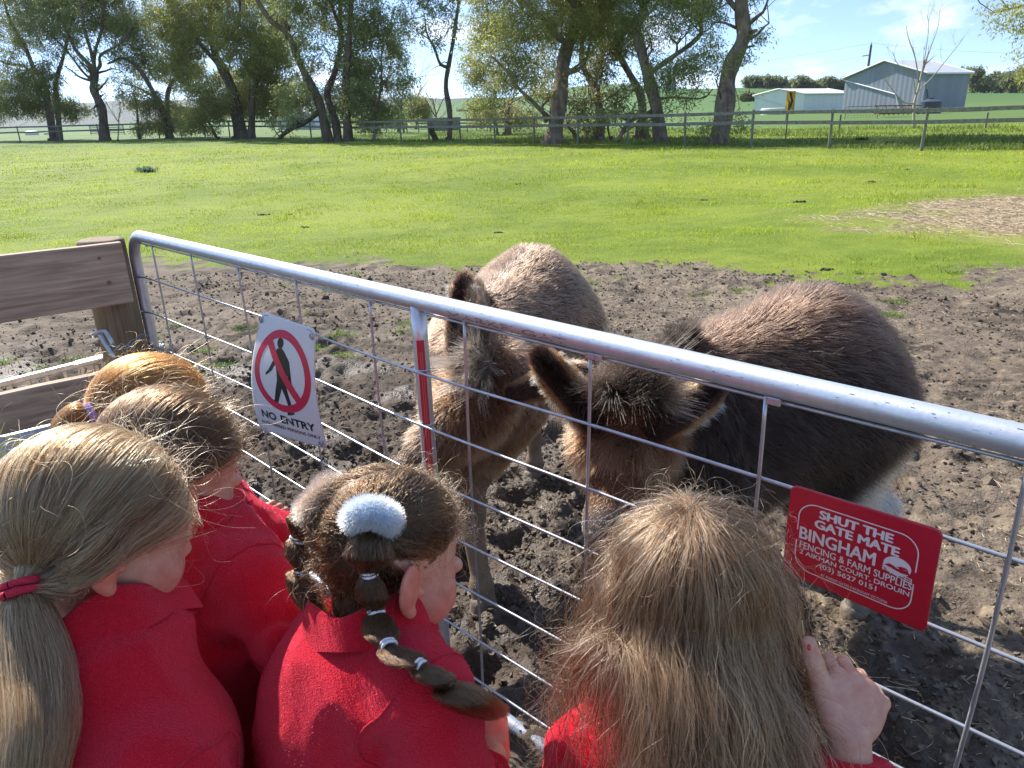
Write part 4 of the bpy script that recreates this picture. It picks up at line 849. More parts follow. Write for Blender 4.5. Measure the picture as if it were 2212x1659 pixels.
for z in (.72, .87, 1.02): mb.tube([gp(1.655 + .021 * math.cos(q), z, .021 * math.sin(q)) for q in np.linspace(-.3, math.pi + .3, 12)], .0028, 6)
mb.build("wire_ties", m_galw, gate, smooth=True)
# faded stickers on rail, pink patches on end stile, red reflection painted on middle stile
m_pk = mat("faded_sticker_and_reflection", (.62, .20, .19), .45); m_red_old = mat("worn_red_sticker", (.52, .05, .07), .5)
def on_rail(t, ang, r=R_ + .0006, c=z0): return gp(t, c + r * math.sin(ang), r * math.cos(ang))
mb = MB(); mb.grid([[on_rail(t, a) for a in np.linspace(1.0, 1.9, 5)] for t in np.linspace(.155, .285, 4)]); mb.build("sticker_and_reflection", m_pk, gate)
mb = MB()
for z1_, z2_ in ((.98, 1.045), (.86, .93), (.9, .97)):
    mb.grid([[gp(-.235 + .0231 * math.sin(a), z, .0231 * math.cos(a)) for a in np.linspace(-.15, .25, 4)] for z in np.linspace(z1_, z2_, 3)])
mb.build("sticker_and_reflection", m_pk, gate)  # small pink patches on the latch-end stile
mb = MB(); mb.grid([[gp(1.655 + .0202 * math.sin(a), z, .0202 * math.cos(a)) for a in np.linspace(.35, 1.35, 7)] for z in np.linspace(.66, 1.10, 8)]); mb.build("sticker_and_reflection", mat("painted_red_reflection", (.50, .035, .055), .35), gate)  # reflection of the red jumpers, painted as a strip on the stile
mb = MB(); mb.grid([[gp(1.655 + .0206 * math.sin(a), z, .0206 * math.cos(a)) for a in np.linspace(.72, .80, 3)] for z in np.linspace(.68, 1.07, 8)]); mb.grid([[gp(1.655 + .0206 * math.sin(a), z, .0206 * math.cos(a)) for a in np.linspace(.95, 1.03, 3)] for z in np.linspace(.68, 1.07, 8)]); mb.build("sticker_and_reflection", m_pk, gate)  # paler streaks inside the painted reflection
# scuffs on the rail
mb = MB(); 
for k in range(60):
    t = rg.uniform(1.2, 3.0); a = rg.uniform(.1, 1.2); L = rg.uniform(.002, .009); w = rg.uniform(.02, .05)
    mb.grid([[on_rail(t + dt, a + da, R_ + .0004) for da in (0, w)] for dt in (0, L * .5, L)])
mb.build("scuffs", m_scr, gate)["kind"] = "stuff"

# ---- text tools
def text_uv(s, w=None, h=None, bold=0.0, fit='both', res=3):
    cu = bpy.data.curves.new("t", 'FONT'); cu.body = s; cu.resolution_u = res; cu.offset = bold; cu.size = 1
    o = bpy.data.objects.new("t", cu); SC.collection.objects.link(o); dg = bpy.context.evaluated_depsgraph_get(); me = o.evaluated_get(dg).to_mesh()
    V = np.array([v.co[:2] for v in me.vertices]); F = [list(p.vertices) for p in me.polygons]; o.evaluated_get(dg).to_mesh_clear(); bpy.data.objects.remove(o); bpy.data.curves.remove(cu)
    mn, mxx = V.min(0), V.max(0); V = (V - mn) / (mxx - mn); return V, F
from mathutils.geometry import tessellate_polygon
def tess(V, F):
    T = []
    for f in F:
        if len(f) == 3: T.append(list(f)); continue
        for t in tessellate_polygon([[Vector((V[i][0], V[i][1], 0)) for i in f]]):
            t = [f[i] for i in t]; a, b, c = [V[i] for i in t]
            T.append(t if (b[0] - a[0]) * (c[1] - a[1]) - (b[1] - a[1]) * (c[0] - a[0]) > 0 else t[::-1])
    return T
def put_shape(mb, V, F, surf, u0, u1, v0, v1, shear=0):
    """V in 0..1 placed in the rectangle u0..u1, v0..v1 (v down) of the surface surf(u,v)"""
    W_ = np.array([surf(u0 + (u1 - u0) * a + shear * b, v1 + (v0 - v1) * b) for a, b in V]); F3 = tess(V, F)
    mb.add(W_, T=np.array(F3))
def put_bold(mb, s, surf, off, b, u0, u1, v0, v1):
    """weight is built up from shifted copies, each a hair further out"""
    V, F = text_uv(s)
    sh = [(0, 0)] if b <= 0 else [(0, 0), (-b, 0), (b, 0), (0, -b * .7), (0, b * .7), (-b * .7, -b * .5), (b * .7, b * .5)]
    for k, (du, dv) in enumerate(sh): put_shape(mb, V, F, (lambda u, v, k=k: surf(u, v, off + .00004 * k)), u0 + b + du, u1 - b + du, v0 + b * .7 + dv, v1 - b * .7 + dv)
def poly(mb, pts, surf):
    mb.add([surf(u, v) for u, v in pts], T=tess(pts, [list(range(len(pts)))]))
def ring(mb, cu, cv, ru, rv, w, surf, n=64, wv=None):
    wv = wv or w; G2 = [[surf(cu + (ru + s * w) * math.cos(a), cv + (rv + s * wv) * math.sin(a)) for s in (0, -1)] for a in np.linspace(0, 2 * math.pi, n)]; mb.grid(G2)
def rounded(u0, u1, v0, v1, ru, rv, n=7):
    P = []
    for cu, cv, a0 in ((u1 - ru, v0 + rv, -90), (u1 - ru, v1 - rv, 0), (u0 + ru, v1 - rv, 90), (u0 + ru, v0 + rv, 180)):
        for k in range(n): a = math.radians(a0 + 90 * k / (n - 1)); P.append((cu + ru * math.cos(a), cv + rv * math.sin(a)))
    return P
def plate(name, surf, mater, parent, th=.002, ru=.04, rv=.03, nu=16, nv=20, backmat=None):
    """thin rounded plate following surf(u,v,off)"""
    g = []; us = np.linspace(0, 1, nu); vs = np.linspace(0, 1, nv)
    def clampuv(u, v):
        cu = min(max(u, ru), 1 - ru); cv = min(max(v, rv), 1 - rv); du, dv = (u - cu) / ru, (v - cv) / rv
        if abs(du) > 1e-9 and abs(dv) > 1e-9:
            m = max(abs(du), abs(dv)); r = math.hypot(du, dv); du *= m / r; dv *= m / r
        return cu + du * ru, cv + dv * rv
    us = np.unique(np.concatenate([[0, ru * .3, ru * .65, ru], us, [1 - ru, 1 - ru * .65, 1 - ru * .3, 1]])); vs = np.unique(np.concatenate([[0, rv * .3, rv * .65, rv], vs, [1 - rv, 1 - rv * .65, 1 - rv * .3, 1]]))
    A = np.array([[surf(*clampuv(u, v), 0) for u in us] for v in vs]); B = np.array([[surf(*clampuv(u, v), -th) for u in us] for v in vs])
    a, b = A.shape[:2]; n = a * b; i = np.arange(a - 1)[:, None] * b; j = np.arange(b - 1)[None]; Q = np.stack([i + j, i + b + j, i + b + j + 1, i + j + 1], -1).reshape(-1, 4)
    edge = [k for k in range(b)] + [r * b + b - 1 for r in range(1, a)] + [(a - 1) * b + k for k in range(b - 2, -1, -1)] + [r * b for r in range(a - 2, 0, -1)]; e = np.array(edge); e2 = np.roll(e, -1)
    Qs = np.stack([e, e2, e2 + n, e + n], -1); return mesh_np(name, np.vstack([A.reshape(-1, 3), B.reshape(-1, 3)]), np.vstack([Q, (Q + n)[:, ::-1], Qs]), mater, parent, True)

# ---- NO ENTRY sign
zz = lambda x, y: ((200 + x / 2.765) / 1.1302, (550 + y / 2.765) / 1.1302)
cTL, cTR, cBR, cBL = onplane(*zz(1222, 578), .02), onplane(*zz(1575, 700), .025), onplane(*zz(1657, 1512), .045), onplane(*zz(1200, 1372), .085)
def surf1(u, v, off=0.0):
    p = (cTL * (1 - u) + cTR * u) * (1 - v) + (cBL * (1 - u) + cBR * u) * v
    return p + gn * (.035 * math.sin(math.pi * v) * (1 - .45 * u) + .004 * math.sin(math.pi * u) + off)
sgn = empty("no_entry_sign", surf1(.5, 1), "white no entry sign with struck out walking figure, wired to gate mesh", "sign")
m_w1 = mat("sign_white", (.74, .74, .76), .32, spec=.6, noise_s=90, col2=(.70, .70, .72)); m_r1 = mat("sign_red_paint", (.62, .012, .07), .35, spec=.6); m_k1 = mat("sign_black_paint", (.012, .012, .014), .4)
plate("plate", surf1, m_w1, sgn, .0018, .055, .04)
s1 = lambda off: (lambda u, v: surf1(u, v, off))
MU, MV = .5, .415; ru, rv = .445, .335
def seg_poly(mb, pts, surf, n=8):
    pass
mb = MB()
for sg, hd in (("man", 1),):
    def body(pts): poly(mb, pts, s1(.0006))
    mu, mvv = .50, .0
    body([(.455 + .055 * math.cos(a), .185 + .042 * math.sin(a)) for a in np.linspace(0, 2 * math.pi, 18)[:-1]])
    body([(.42, .23), (.49, .222), (.545, .25), (.60, .29), (.625, .34), (.60, .44), (.55, .50), (.44, .49), (.425, .40), (.385, .30), (.40, .25)])
    body([(.585, .28), (.625, .31), (.655, .42), (.665, .52), (.685, .545), (.655, .562), (.628, .52), (.605, .42), (.57, .34)])
    body([(.40, .27), (.43, .33), (.35, .42), (.285, .455), (.255, .47), (.25, .45), (.30, .415), (.36, .34)])
    body([(.44, .48), (.535, .50), (.49, .58), (.42, .70), (.40, .725), (.345, .70), (.27, .665), (.28, .65), (.35, .675), (.38, .66), (.405, .58)])
    body([(.47, .47), (.565, .47), (.60, .58), (.645, .715), (.655, .745), (.60, .765), (.545, .772), (.545, .755), (.59, .725), (.555, .62), (.505, .54)])
mb.build("walking_figure", m_k1, sgn)
mb = MB(); ring(mb, MU, MV, ru, rv, .085, s1(.0009), 72, .064); mb.build("red_ring", m_r1, sgn)
mb = MB(); a1, a2 = math.radians(-128), math.radians(47); p1 = np.array([MU + (ru - .04) * math.cos(a1), MV + (rv - .03) * math.sin(a1)]); p2 = np.array([MU + (ru - .04) * math.cos(a2), MV + (rv - .03) * math.sin(a2)])
dd = p2 - p1; w = np.array([-dd[1] * 1.25, dd[0] * .78]); w = w / np.linalg.norm(w) * .042; mb.grid([[s1(.0012)(*(p1 + dd * t + w * s)) for s in (-1, 1)] for t in np.linspace(0, 1, 14)]); mb.build("red_bar", m_r1, sgn)
mb = MB(); put_bold(mb, "NO", surf1, .0006, .005, .115, .35, .79, .862); put_bold(mb, "ENTRY", surf1, .0006, .005, .42, .905, .79, .862); put_bold(mb, "AUTHORISED PERSONS ONLY", surf1, .0006, .0012, .075, .95, .892, .921); mb.build("lettering", m_k1, sgn)
mb = MB(); P = rounded(.035, .965, .022, .978, .05, .035); 
for i in range(len(P)):
    q, r = np.array(P[i]), np.array(P[(i + 1) % len(P)]); t_ = r - q; nn = np.array([-t_[1], t_[0]]); nn = nn / (np.linalg.norm(nn) + 1e-9) * .0018; mb.grid([[s1(.0006)(*(q + nn)), s1(.0006)(*(q - nn))], [s1(.0006)(*(r + nn)), s1(.0006)(*(r - nn))]])
mb.build("thin_border", m_k1, sgn)
mb = MB()
for u, v in ((.03, .06), (.97, .06), (.95, .955)):
    q = surf1(u, v, .002); mb.tube([q + ga * .004 * math.cos(a) * 2 + UP * .009 * math.sin(a) + gn * .004 for a in np.linspace(0, 6.28, 12)], .0022, 6); mb.tube([q + gn * .004, q - gn * .03], .0022, 5)
mb.build("wire_fastening", m_galw, sgn)

# ---- red gate maker's sign
S2 = [onplane(1709.5, 1046.5, .02), onplane(2038.5, 1148, .02), onplane(1999, 1368, .02), onplane(1691, 1233, .02)]
def surf2(u, v, off=0.0):
    p = (S2[0] * (1 - u) + S2[1] * u) * (1 - v) + (S2[3] * (1 - u) + S2[2] * u) * v; return p + gn * (off + .003 * math.sin(math.pi * v))
s2 = lambda off: (lambda u, v: surf2(u, v, off))
sg2 = empty("gate_sign", surf2(.5, 1), "red sign with white lettering asking to shut the gate, fixed on gate mesh", "sign")
m_r2 = mat("sign_red", (.56, .012, .035), .33, spec=.55, noise_s=120, col2=(.52, .014, .035)); m_w2 = mat("sign_white_print", (.80, .70, .72), .45)
plate("plate", surf2, m_r2, sg2, .003, .05, .065)
mb = MB(); P = rounded(.083, .885, .135, .885, .125, .16, 9)
for i in range(len(P)):
    q, r = np.array(P[i]), np.array(P[(i + 1) % len(P)]); t_ = r - q; nn = np.array([-t_[1] * .6, t_[0] / .6]); nn = nn / (np.linalg.norm(nn * [1, .78]) + 1e-9) * .0042; mb.grid([[s2(.0006)(*(q + nn)), s2(.0006)(*(q - nn))], [s2(.0006)(*(r + nn)), s2(.0006)(*(r - nn))]])
mb.build("border_line", m_w2, sg2)
mb = MB()
def line(s, u0, u1, v0, v1, b=.0):
    put_bold(mb, s, surf2, .0007, b, u0, u1, v0, v1)
line("SHUT THE", .225, .725, .165, .255, .0055); line("GATE MATE", .20, .775, .272, .365, .0055); line("BINGHAM", .10, .635, .40, .535, .004)
line("FENCING & FARM SUPPLIES", .11, .88, .56, .635, .0012); line("2 AIKMAN COURT, DROUIN", .115, .87, .655, .712, .0012); line("(03) 5627 0151", .27, .665, .728, .80, .0015); line("BY MARKFI GATES PAKENHAM VICTORIA", .285, .745, .838, .868, .0)
mb.build("lettering", m_w2, sg2)
mb = MB(); poly(mb, [(.772 + .088 * math.cos(a), .455 + .088 * math.sin(a) * 1.0) for a in np.linspace(0, 2 * math.pi, 30)[:-1]], s2(.0007)); mb.build("logo_disc", m_w2, sg2)
mb = MB(); poly(mb, [(.69, .475), (.72, .45), (.745, .455), (.775, .475), (.80, .462), (.845, .47), (.856, .50), (.80, .505), (.74, .49)], s2(.0010)); poly(mb, [(.765, .47), (.79, .445), (.82, .44), (.84, .452), (.842, .48), (.832, .48), (.83, .462), (.80, .462), (.795, .49), (.787, .49), (.785, .465)], s2(.0010)); mb.build("logo_horses", m_r2, sg2)
mb = MB()
for dv in (0, .02, .04): mb.grid([[s2(.0013)(.68 + .19 * t, .475 + dv + .055 * t + s) for s in (-.004, .004)] for t in (0, .5, 1)])
for t in (.05, .3, .55, .8, 1.): mb.grid([[s2(.0014)(.68 + .19 * t + s, .467 + .055 * t), s2(.0014)(.68 + .19 * t + s, .53 + .055 * t)] for s in (-.003, .003)])
mb.build("logo_fence", m_w2, sg2)
# scratched lettering on the rail
V, F = text_uv("MARKFI GAT"); mb = MB(); W_ = np.array([on_rail(1.79 + .36 * a, -.62 + .62 * b, R_ + .0003) for a, b in V]); F3 = tess(V, F); mb.add(W_, T=np.array(F3)); mb.build("stamped_lettering", mat("etched_mark", (.30, .22, .20), .55, .5), gate)

# ---- timber post and boards at left
def wood(name, a, b, rough=.8):
    m = bpy.data.materials.new(name); m.use_nodes = True; N, L = m.node_tree.nodes, m.node_tree.links; bs = N['Principled BSDF']; bs.inputs['Roughness'].default_value = rough; bs.inputs['Specular IOR Level'].default_value = .3
    t = N.new('ShaderNodeUVMap'); at = N.new('ShaderNodeAttribute'); at.attribute_name = 'grain'; mp = N.new('ShaderNodeMapping'); mp.inputs['Scale'].default_value = (1.6, 22, 22); L.new(at.outputs['Vector'], mp.inputs[0])
    n = N.new('ShaderNodeTexNoise'); n.inputs['Scale'].default_value = 2.2; n.inputs['Detail'].default_value = 9; n.inputs['Roughness'].default_value = .6; n.inputs['Distortion'].default_value = .6; L.new(mp.outputs[0], n.inputs[0])
    r = N.new('ShaderNodeValToRGB'); r.color_ramp.elements[0].position = .33; r.color_ramp.elements[0].color = (*a, 1); r.color_ramp.elements[1].position = .68; r.color_ramp.elements[1].color = (*b, 1); L.new(n.outputs[0], r.inputs[0]); L.new(r.outputs[0], bs.inputs['Base Color'])
    bp = N.new('ShaderNodeBump'); bp.inputs['Strength'].default_value = .5; bp.inputs['Distance'].default_value = .004; L.new(n.outputs[0], bp.inputs['Height']); L.new(bp.outputs[0], bs.inputs['Normal']); return m
m_wd = wood("weathered_board", (.30, .205, .145), (.58, .43, .315)); m_wp = wood("round_post_wood", (.15, .105, .06), (.30, .225, .145))
def plank(name, a, b, h, th, m, parent, n=16):
    """a,b: top centre line ends"""
    a, b = np.array(a, float), np.array(b, float); d = b - a; L = np.linalg.norm(d); d /= L; nn = nrm(np.cross(d, UP)); V, F = [], []; prof = [(-th / 2, -.004), (-th / 2 + .004, 0), (th / 2 - .004, 0), (th / 2, -.004), (th / 2, -h + .004), (th / 2 - .004, -h), (-th / 2 + .004, -h), (-th / 2, -h + .004)]
    R = np.random.default_rng(int(abs(a[0]) * 100)); G_ = []
    for i in range(n):
        t = i / (n - 1); wv = .0018 * math.sin(t * 9) + R.normal(0, .0006)
        for x, z in prof: V.append(a + d * L * t + nn * (x + wv) + UP * (z + wv)); G_.append((L * t, x, z))
    k = len(prof); Q = [[i * k + j, i * k + (j + 1) % k, (i + 1) * k + (j + 1) % k, (i + 1) * k + j] for i in range(n - 1) for j in range(k)]
    V += [a + UP * -h / 2, b + UP * -h / 2]; G_ += [(0, 0, -h / 2), (L, 0, -h / 2)]; T = [[len(V) - 2, (j + 1) % k, j] for j in range(k)] + [[len(V) - 1, (n - 1) * k + j, (n - 1) * k + (j + 1) % k] for j in range(k)]
    return mesh_np(name, V, [np.array(Q), np.array(T)], m, parent, False, cols={"grain": np.array(G_) + R.random(3) * 5})
tf = empty("timber_fence", (-1.64, 2.93, 0), "timber fence of two wide boards on a round post left of the gate", "fence")
def rnd_post(x, y, zt, r, parent, seed=0):
    R = np.random.default_rng(seed); n = 40; a = np.linspace(0, 2 * math.pi, n, endpoint=False); zs = [-.3, 0, .4, .8, zt - .012, zt - .003]; V = []; G_ = []
    rr = r * (1 + .012 * np.sin(a * 3 + 1) + .008 * np.sin(a * 7)); crack = 1 - .10 * np.exp(-((a - 5.6) / .05) ** 2) - .07 * np.exp(-((a - 4.5) / .03) ** 2)
    for i, z in enumerate(zs):
        q = rr * crack * (.965 if i == len(zs) - 1 else 1)
        for t, w in zip(a, q): V.append((x + w * math.cos(t), y + w * math.sin(t), z)); G_.append((z, t * r, 0))
    for f in (.8, .5, .2):
        for t, w in zip(a, rr * f): V.append((x + w * math.cos(t), y + w * math.sin(t), zt + .001 * math.sin(t * 3))); G_.append((math.cos(t) * f * .02, math.sin(t) * f * .02, f * r))
    V.append((x, y, zt)); G_.append((0, 0, 0)); m = len(zs) + 3; Q = [[i * n + j, i * n + (j + 1) % n, (i + 1) * n + (j + 1) % n, (i + 1) * n + j] for i in range(m - 1) for j in range(n)]; T = [[(m - 1) * n + j, (m - 1) * n + (j + 1) % n, m * n] for j in range(n)]
    return mesh_np("post", V, [np.array(Q), np.array(T)], m_wp, parent, True, cols={"grain": G_})
rnd_post(-1.668, 3.0, 1.190, .088, tf)
bd = nrm(np.array([-1.884 + 1.575, 2.696 - 2.943, 0])); bA = np.array([-1.555, 2.935, 1.185])
plank("board", bA, bA + bd * 1.9, .245, .045, m_wd, tf); plank("board", bA + [-.02, -.012, -.515], bA + bd * 1.9 + [0, 0, -.515], .25, .045, m_wd, tf)
mb = MB(); q = bA + bd * .075 + UP * -.15 + np.array([-bd[1], bd[0], 0]) * 0; nb = nrm(np.cross(bd, UP)); nb = nb if nb[1] < 0 else -nb
mb.tube([q + nb * .0235, q + nb * .0275], .008, 12); mb.tube([bA + bd * .09 + UP * -.05 + nb * .0235, bA + bd * .09 + UP * -.05 + nb * .0265], .006, 10); mb.build("bolt_head", mat("rusty_bolt", (.30, .16, .11), .6, .5), tf)
e2 = bA + bd * 1.85; rnd_post(e2[0] - nb[0] * .12, e2[1] - nb[1] * .12, 1.2, .09, tf, 4)
# ---- latch hook and chain
def torus_link(mb, c, ax, up, L, w, r):
    ax, up = nrm(ax), nrm(up); P = []
    for a in np.linspace(0, 2 * math.pi, 17): P.append(c + ax * (L * math.cos(a)) * (1 + .0) + up * w * math.sin(a) * (abs(math.sin(a)) ** -.15 if abs(math.sin(a)) > .2 else 1))
    mb.tube(P, r, 7, False)
m_ch = galv("chain_steel", (.33, .35, .38), (.20, .21, .23), .35, .5)
ch = empty("latch_chain", (-1.62, 2.86, .9), "grey steel chain looped from hook bolt on post to the gate stile", "chain")
h0 = AT(283, 733, 2.84)
D1 = lambda x, y, d: AT((200 + x / 2.765) / 1.1302, (550 + y / 2.765) / 1.1302, d)
mb = MB(); mb.tube(spline([D1(150, 770, 3.0), D1(85, 750, 2.90), D1(72, 738, 2.86), D1(100, 728, 2.84), D1(150, 715, 2.83), D1(175, 745, 2.83), D1(200, 790, 2.83), D1(205, 830, 2.84), D1(150, 800, 2.85)][1:-1], 26), .0085, 8); mb.tube(spline([D1(120, 735, 2.84), D1(150, 790, 2.83), D1(180, 835, 2.82), D1(222, 898, 2.81)], 16), .0085, 8); mb.build("hook_bolt", m_galw, ch, smooth=True)
cp = spline([D1(195, 820, 2.83), D1(250, 830, 2.83), D1(320, 815, 2.83), D1(375, 770, 2.84), D1(420, 745, 2.83), D1(470, 750, 2.84)], 60); mb = MB(); acc = 0; L_ = .024; k = 0; last = cp[0]
for i in range(1, len(cp)):
    acc += np.linalg.norm(cp[i] - cp[i - 1])
    if acc > L_:
        acc = 0; d = nrm(cp[i] - last); last = cp[i]; u = nrm(np.cross(d, gn)); w2 = nrm(np.cross(d, u)); sgk = 1 if k % 2 else -1; torus_link(mb, cp[i] - d * L_ / 2, d, nrm(u + sgk * w2 * 1.0), .0185, .0095, .0032); k += 1
mb.build("chain_links", m_ch, ch, smooth=True)
mb = MB(); cz = .700
for k in range(14):
    a = k / 14 * 2 * math.pi; c = gp(-.235 + .034 * math.cos(a), cz + .006 * math.sin(a * 2), .034 * math.sin(a)); d = ga * -math.sin(a) + gn * math.cos(a); torus_link(mb, c, d, UP if k % 2 else nrm(ga * math.cos(a) + gn * math.sin(a)), .0165, .009, .0032)
for k in range(4): torus_link(mb, gp(-.235 + .05 + k * .012, cz + .004 * (-1) ** k, .028 - .006 * k), ga + UP * .3 * (-1) ** k, gn if k % 2 else UP, .0165, .009, .0032)
mb.build("chain_loop", m_ch, ch, smooth=True)

# ---- galvanised feed rack behind the boards
fr = empty("feed_rack", (-2.0, 2.75, 0), "low galvanised rack with short upright bars behind the timber boards", "rack")
rA, rB = AT(-60, 845, 2.95), AT(212, 776, 3.12); m_gf = galv("rack_steel", (.62, .63, .60), (.50, .50, .47), .4, .55)
mb = MB(); d = rB - rA; L = np.linalg.norm(d); d /= L; sn = nrm(np.cross(d, UP)); mb.box((rA + rB) / 2, [L / 2, .018, .011], [d, sn, np.cross(sn, d)], .003); mb.build("top_bar", m_gf, fr)
mb = MB()
for t in np.linspace(.14, .86, 6): q = rA + d * L * t; mb.box(q - UP * .13, [.006, .011, .12], [d, sn, UP]); 
mb.build("upright_bars", m_gf, fr)
mb = MB(); q = rB - d * .035; mb.box(q - UP * .07, [.05, .004, .075], [d, sn, UP]); mb.box(q + UP * .006 - sn * 0, [.055, .03, .004], [d, sn, UP]); mb.box(q - UP * .16 - sn * .02, [.045, .035, .02], [d, sn, UP], .004); mb.build("end_bracket", m_gf, fr)
mb = MB(); mb.box((rA + rB) / 2 - UP * .27 , [L / 2, .014, .012], [d, sn, np.cross(sn, d)], .003); mb.tube([rB - d * .06 - UP * .02, rB - d * .13 - UP * .22], .013, 8); mb.build("bottom_bar", m_gf, fr)
for tt in (.02, .98): mb = MB(); q = rA + d * L * tt; mb.tube([q - UP * .02, [q[0], q[1], -.02]], .016, 8); mb.build("leg", m_gf, fr)
# ---- bluish galvanised trough below the boards and hay in it
tr = empty("feed_trough", AT(0, 1060, 2.35), "pale galvanised trough below the timber boards at the left edge", "trough")
q = AT(-40, 1070, 2.3); mb = MB(); zt = q[2] + .05; cx, cyy = q[0], q[1]
mb.box([cx - .05, cyy + .05, zt - .16], [.36, .012, .16], [[-bd[0], -bd[1], 0], [nb[0], nb[1], 0], [0, 0, 1]], .003); mb.box([cx - .05 - nb[0] * .3, cyy + .05 - nb[1] * .3, zt - .16], [.36, .012, .16], [[-bd[0], -bd[1], 0], [nb[0], nb[1], 0], [0, 0, 1]], .003)
m_tr = galv("trough_steel", (.55, .60, .68), (.44, .48, .55), .38, .5); mb.build("long_side", m_tr, tr)
mb = MB(); mb.box([cx - .05 - nb[0] * .15, cyy + .05 - nb[1] * .15, zt - .31], [.36, .15, .008], [[-bd[0], -bd[1], 0], [nb[0], nb[1], 0], [0, 0, 1]]); mb.build("floor_pan", m_tr, tr)
for sx in (-.34, .34):
    for sy in (-.02, -.28): mb = MB(); p_ = np.array([cx - .05, cyy + .05, 0]) - bd * sx + nb * sy; mb.tube([[p_[0], p_[1], zt + .01], [p_[0], p_[1], -.03]], .012, 8); mb.build("leg", m_gf, tr)
def hay(c, r, n, name, label, seed):
    R = np.random.default_rng(seed); p = c + R.normal(0, 1, (n, 3)) * r; d = nrm(R.normal(0, 1, (n, 3)) * [1, 1, .5]); L = R.uniform(.03, .10, (n, 1)); s = nrm(np.cross(d, R.normal(0, 1, (n, 3)))) * .0014
    V = np.stack([p - d * L - s, p - d * L + s, p + d * L + s + [0, 0, .004], p + d * L - s], 1).reshape(-1, 3); t = R.random((n, 1)); cc = np.array([.30, .34, .12]) * t + np.array([.42, .38, .20]) * (1 - t)
    return tag(mesh_np(name, V, np.arange(4 * n).reshape(-1, 4), m_st, None, False, cols={"col": np.repeat(cc, 4, 0)}), label, "hay", kind="stuff")
hay(AT(-25, 1110, 2.0), np.array([.10, .10, .06]), 1800, "loose_hay", "loose greenish hay heaped at the left edge below the boards", 5)

# ================================================================== DONKEYS
m_fur = hairmat("donkey_fur", .45, .6); m_skin = mat("donkey_hide", (1, 1, 1), .8, attr="col", noise_s=30, col2=(.75, .75, .75), spec=.2)
m_hoof = mat("hoof_horn", (.11, .085, .06), .6, noise_s=30, col2=(.2, .16, .12), bump=.4); m_eye = mat("eye_gloss", (.012, .008, .006), .08, spec=.8)
def fur(name, P, Q, f, n, L, r, flow, colf, parent, rng, lift=.45, jit=.22, dens=None, k=5, curl=.3, mt=None, clump=.0):
    p = sample_mesh(P, Q, n, rng, dens); N = grad(f, p); fl = flow(p); fl = fl - N * (fl * N).sum(1)[:, None]; fl = nrm(fl + rng.normal(0, jit, (n, 3)))
    if clump > 0:
        c = noise(p[:, 0] * 26, p[:, 1] * 26, p[:, 2] * 26, 5)[:, None]; c2 = noise(p[:, 0] * 26 + 40, p[:, 1] * 26, p[:, 2] * 26, 6)[:, None]; fl = nrm(fl + clump * (np.cross(N, fl) * c + N * c2 * .5))
    Ln = (L(p) if callable(L) else np.full(n, L)) * (.6 + .7 * rng.random(n)); t = np.linspace(0, 1, k)[None, :, None]
    d = nrm(N * lift + fl * (1 - lift * .5)); pts = p[:, None] - N[:, None] * .002 + d[:, None] * Ln[:, None, None] * t + (fl - N * .35)[:, None] * Ln[:, None, None] * (t ** 2) * curl
    c = colf(p, N); c = c * (.72 + .56 * rng.random((n, 1))); R = np.linspace(1, .25, k)[None] * r * (.7 + .6 * rng.random((n, 1)))
    return strands(name, pts, R, mt or m_fur, parent, np.clip(c, .002, .9))
def locks(name, roots, dirs, L, r, col, parent, rng, per=60, spread=.006, bend=(0, 0, -1), k=7, mt=None, bamt=.35):
    m = len(roots); n = m * per; p = np.repeat(roots, per, 0) + rng.normal(0, spread, (n, 3)); d = nrm(np.repeat(dirs, per, 0) + rng.normal(0, .16, (n, 3))); Ln = np.repeat(L * (.7 + .6 * rng.random(m)), per) * (.7 + .5 * rng.random(n)); t = np.linspace(0, 1, k)[None, :, None]
    cv = np.repeat(rng.normal(0, .25, (m, 3)), per, 0); pts = p[:, None] + Ln[:, None, None] * (d[:, None] * t + (np.array(bend) * bamt + cv)[:, None] * t ** 2); c = col[rng.integers(0, len(col), n)] * (.6 + .8 * rng.random((n, 1)))
    return strands(name, pts, np.linspace(1, .2, k)[None] * r * np.ones((n, 1)), mt or m_fur, parent, np.clip(c, .002, .9))
